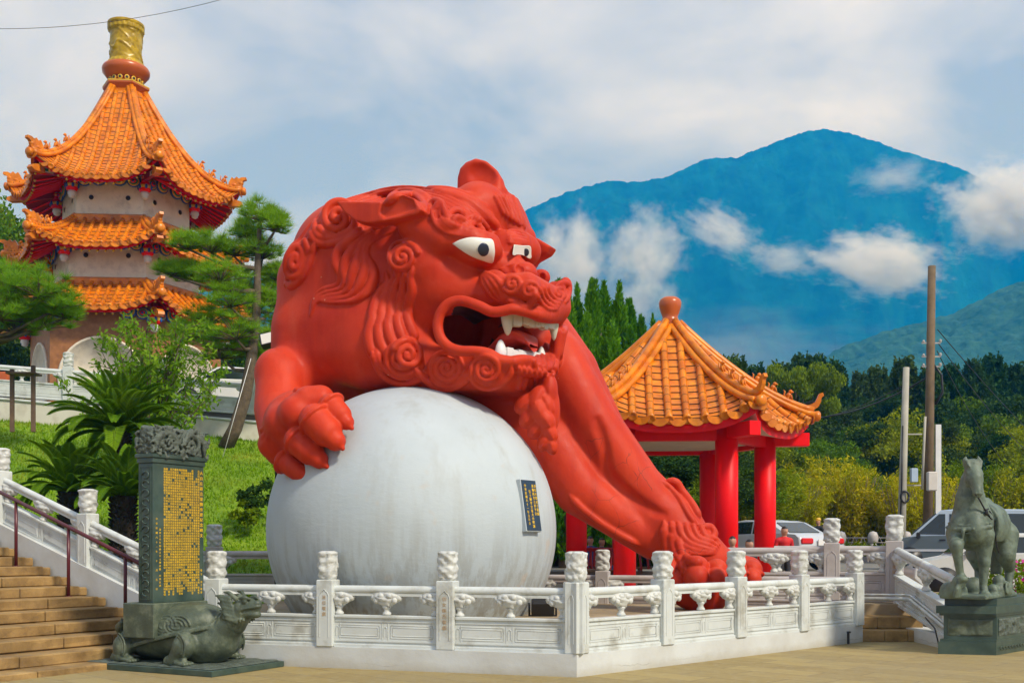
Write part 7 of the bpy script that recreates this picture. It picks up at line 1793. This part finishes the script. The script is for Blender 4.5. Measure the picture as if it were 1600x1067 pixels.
p = PX(1279, 812, 43.5); person('person in a yellow cap standing behind the silver car', (p.x, 43.5, .93), R(-60), M_greyc, M_navyc, 1.78, cap=M_yelp)
p = PX(1213, 850, 24.3); person('person in a red jacket and dark trousers beside the right pavilion column', (p.x, 23.6, .6), R(10), M_shirt_red, M_greyc, 1.46)
p = PX(1180, 880, 22.0); person('seated person in dark grey clothes just behind the far paw', (p.x - .1, 22.0, .6), R(30), M_greyc, M_bluec, 1.5, 'sit')
p = PX(1150, 880, 23.0); person('seated person in navy between the two right pavilion columns', (p.x, 23.4, .6), R(-20), M_navyc, M_greyc, 1.6, 'sit')
p = PX(925, 860, 28.0); person('person in blue on the pavilion bench, leftmost of the seated pair', (p.x, 28.6, .6), R(0), M_bluec, M_navyc, 1.65, 'sit')
p = PX(945, 860, 28.0); person('person in navy on the pavilion bench, right of the one in blue', (p.x, 28.8, .6), R(15), M_navyc, M_bluec, 1.6, 'sit')
for px, yy, lb in ((1180, 22.0, 'small wooden stool under the seated person in dark grey'), (1150, 23.4, 'small wooden stool under the seated person in navy')):
    b = MB(); b.box((0, 0, .40), (.36, .34, .04), ch=.01)
    for sx in (-1, 1):
        for sy_ in (-1, 1): b.box((sx * .14, sy_ * .13, .19), (.035, .035, .38))
    o = b.build('stool', M_wood, label=lb, cat='stool'); o.location = (PX(px, 880, yy).x - (.1 if px == 1180 else 0), yy + .02, .6)
# ================================================================ mountains, cloud wisps, air
def ridge_mesh(name, prof, Yr, Yb, zb, amp, mat, seed, fine=6.5, nx=900, ny=150, rough=1.0):
    px = np.array([p[0] for p in prof], float); py = np.array([p[1] for p in prof], float)
    X = np.linspace(px[0], px[-1], nx); Hh = np.interp(X, px, py); rows = []
    for j in range(ny):
        t = j / (ny - 1); Y = Yr + (Yb - Yr) * t; row = []
        for i in range(nx):
            xw = (X[i] - 800) / F * Yr; zr = EYE + (HZ - Hh[i]) * Yr / F
            q = Vector((xw * .0022 + seed, Y * .0022, seed)); r1 = 1 - abs(mnoise.noise(Vector((xw * .0042 + seed + .5 * mnoise.noise(q * 3), Y * .0012, seed))) + .35 * mnoise.noise(Vector((xw * .011 + seed, Y * .003, 4)))) * 2.4
            r2 = mnoise.noise(q * 5); r3 = mnoise.noise(q * 22); r4 = mnoise.noise(q * 70)
            prof_ = (1 - t) ** 1.15
            z = zb + (zr - zb) * prof_ + amp * (r1 * .9 + r2 * .35) * math.sin(min(t * 3, 1) * math.pi / 2) * (1 - t) ** .5 + fine * rough * (r3 + r4 * .9) * (.5 if t < .02 else 1)
            row.append((xw * (1 + .0 * t), Y, z))
        rows.append(row)
    b = MB(); b.grid(rows); b.f = [tuple(reversed(f)) for f in b.f]
    # the far side, so that the ridge has a body
    back = [[rows[0][i] for i in range(nx)], [(rows[0][i][0], Yr + (Yr - Yb) * .6, zb) for i in range(nx)]]
    b.grid(back)
    return b.build(name, mat, kind='structure')
def forest_slope(name, a, b_, sc):
    t = NT(name); n = t.noise(sc, 8, .7); base = t.mix(t.ramp(n, .35, .68), a, b_)
    base = t.mix(t.math('MULTIPLY', t.ramp(t.noise(sc * .12, 5, .6), .55, .72), .5), base, tuple(Vector(b_) * 1.5))
    t.set(base=base, rough=.95, spec=.1); t.bump(t.noise(sc * 1.6, 8, .75), 1.0, 6.0); return t.m
M_mt = forest_slope('distant_forest_slope', (.001, .012, .022), (.008, .10, .105), .02)
M_hill = forest_slope('near_forest_slope', (.02, .10, .08), (.07, .20, .14), .06)
DM = 2600.0
ridge_mesh('mountain', [(-400, 560), (0, 530), (200, 480), (300, 462), (360, 440), (430, 425), (520, 400), (620, 372), (720, 350), (800, 338), (832, 324), (872, 306), (905, 294), (950, 283), (1000, 285), (1045, 276), (1080, 258), (1105, 248), (1150, 247), (1180, 235), (1215, 221), (1250, 208), (1285, 202), (1325, 208), (1370, 222), (1410, 236), (1450, 248), (1498, 262), (1560, 292), (1650, 330), (1800, 380), (2100, 470)], DM, 2050, -10, 120, M_mt, 3.1)
ridge_mesh('hill', [(1080, 660), (1180, 610), (1240, 585), (1285, 560), (1330, 536), (1380, 520), (1430, 506), (1480, 492), (1520, 472), (1560, 452), (1600, 440), (1700, 418), (1850, 400), (2100, 390)], 1000, 420, -8, 16, M_hill, 7.7, 2.2, 700, 120, 2.2)
ridge_mesh('hill', [(1000, 760), (1100, 700), (1200, 672), (1300, 655), (1400, 640), (1450, 625), (1500, 612), (1550, 618), (1600, 610), (1700, 600), (2000, 580)], 240, 110, -2, 3, M_hill, 2.2, .6, 300, 50, 1.6)
# cloud wisps that hang on the mountain: small volumes with a noisy body
def cloud_mat(seed, dens, thr=.42, sc=2.2, stretch=(1, 1, 1)):
    m = bpy.data.materials.new('cloud_vapour'); m.use_nodes = True; nt = m.node_tree; nt.nodes.clear()
    out = nt.nodes.new('ShaderNodeOutputMaterial'); v = nt.nodes.new('ShaderNodeVolumePrincipled'); tcn = nt.nodes.new('ShaderNodeTexCoord')
    mpn = nt.nodes.new('ShaderNodeMapping'); mpn.inputs['Location'].default_value = (seed, seed * .7, 0); mpn.inputs['Scale'].default_value = stretch; nt.links.new(tcn.outputs['Object'], mpn.inputs[0])
    n = nt.nodes.new('ShaderNodeTexNoise'); n.inputs['Scale'].default_value = sc; n.inputs['Detail'].default_value = 8; n.inputs['Roughness'].default_value = .70; nt.links.new(mpn.outputs[0], n.inputs[0])
    ln = nt.nodes.new('ShaderNodeVectorMath'); ln.operation = 'LENGTH'; nt.links.new(tcn.outputs['Object'], ln.inputs[0])
    fall = nt.nodes.new('ShaderNodeMapRange'); fall.inputs[1].default_value = .15; fall.inputs[2].default_value = 1.0; fall.inputs[3].default_value = .13; fall.inputs[4].default_value = -.30; nt.links.new(ln.outputs['Value'], fall.inputs[0])
    ad = nt.nodes.new('ShaderNodeMath'); ad.operation = 'ADD'; nt.links.new(n.outputs[0], ad.inputs[0]); nt.links.new(fall.outputs[0], ad.inputs[1])
    mr = nt.nodes.new('ShaderNodeMapRange'); mr.inputs[1].default_value = thr; mr.inputs[2].default_value = thr + .26; mr.inputs[3].default_value = 0; mr.inputs[4].default_value = dens; nt.links.new(ad.outputs[0], mr.inputs[0])
    v.inputs['Color'].default_value = (1, 1, 1, 1); v.inputs['Anisotropy'].default_value = .0; nt.links.new(mr.outputs[0], v.inputs['Density']); nt.links.new(v.outputs[0], out.inputs['Volume']); return m
ico = None
def cloud(px, py, wpx, hpx, Y, seed, dens=.02, tilt=0, label='', thr=.42, depth=.6, stretch=(1, 1, 1)):
    global ico
    if ico is None:
        import bmesh as _b; bm_ = _b.new(); _b.ops.create_icosphere(bm_, subdivisions=3, radius=1.0); ico = bpy.data.meshes.new('cloud'); bm_.to_mesh(ico)
    me = ico.copy(); me.materials.append(cloud_mat(seed, dens, thr, 3.0, stretch)); o = bpy.data.objects.new('cloud', me); col.objects.link(o); p = PX(px, py, Y)
    s = Y / F; o.location = p; o.scale = (wpx * s, max(wpx, hpx) * s * depth, hpx * s); o.rotation_euler = (0, tilt, 0); tag(o, label, 'cloud')
DC = 1280.0
CL = [(890, 405, 85, 95, 1.0, .022, 0, 'pale cloud wisp rising right behind the lion ear'), (1008, 392, 75, 80, 2.3, .026, 0, 'rounded white cloud wisp on the mountain above the cypress tops'), (1000, 470, 80, 70, 5.3, .012, 0, 'thin fading mist above the pavilion finial'),
      (1128, 362, 78, 42, 4.1, .020, .45, 'narrow slanting white wisp left of the mountain centre'), (1225, 405, 75, 34, 6.2, .012, .1, 'faint thin wisp joining the two white clouds'), (1375, 412, 125, 62, 7.7, .030, .12, 'largest bright cloud lying across the mid mountain'), (1400, 275, 75, 34, 8.8, .009, -.1, 'faint wisp high under the right shoulder of the mountain'),
      (1580, 325, 130, 85, 9.4, .040, 0, 'thick white cloud covering the right end of the mountain'), (880, 480, 90, 60, 3.3, .010, 0, 'thin mist low behind the far ear and the cypresses'), (400, 415, 90, 30, 11.3, .02, 0, 'white cloud strip behind the pine at the left')]
CL += [(1120, 555, 330, 70, 13.0, .0010, 0, 'broad thin mist lying along the foot of the mountain')]
for px, py, w, h, sd_, dn, tl, lb in CL: cloud(px, py, w * 1.4, h * 1.35, DC, sd_, dn * 2.4, tl, lb)
# haze
hz_m = bpy.data.materials.new('pale_air'); hz_m.use_nodes = True; nt = hz_m.node_tree; nt.nodes.clear(); out = nt.nodes.new('ShaderNodeOutputMaterial'); v = nt.nodes.new('ShaderNodeVolumePrincipled')
v.inputs['Color'].default_value = (.0, .34, 1.0, 1); v.inputs['Absorption Color'].default_value = (1, 1, 1, 1); v.inputs['Density'].default_value = .00037; v.inputs['Anisotropy'].default_value = .1; nt.links.new(v.outputs[0], out.inputs['Volume'])
b = MB(); b.box((0, 2200, 600), (7600, 5000, 1250)); o = b.build('haze', hz_m, kind='stuff', label='blue air between the temple and the mountain', cat='haze')
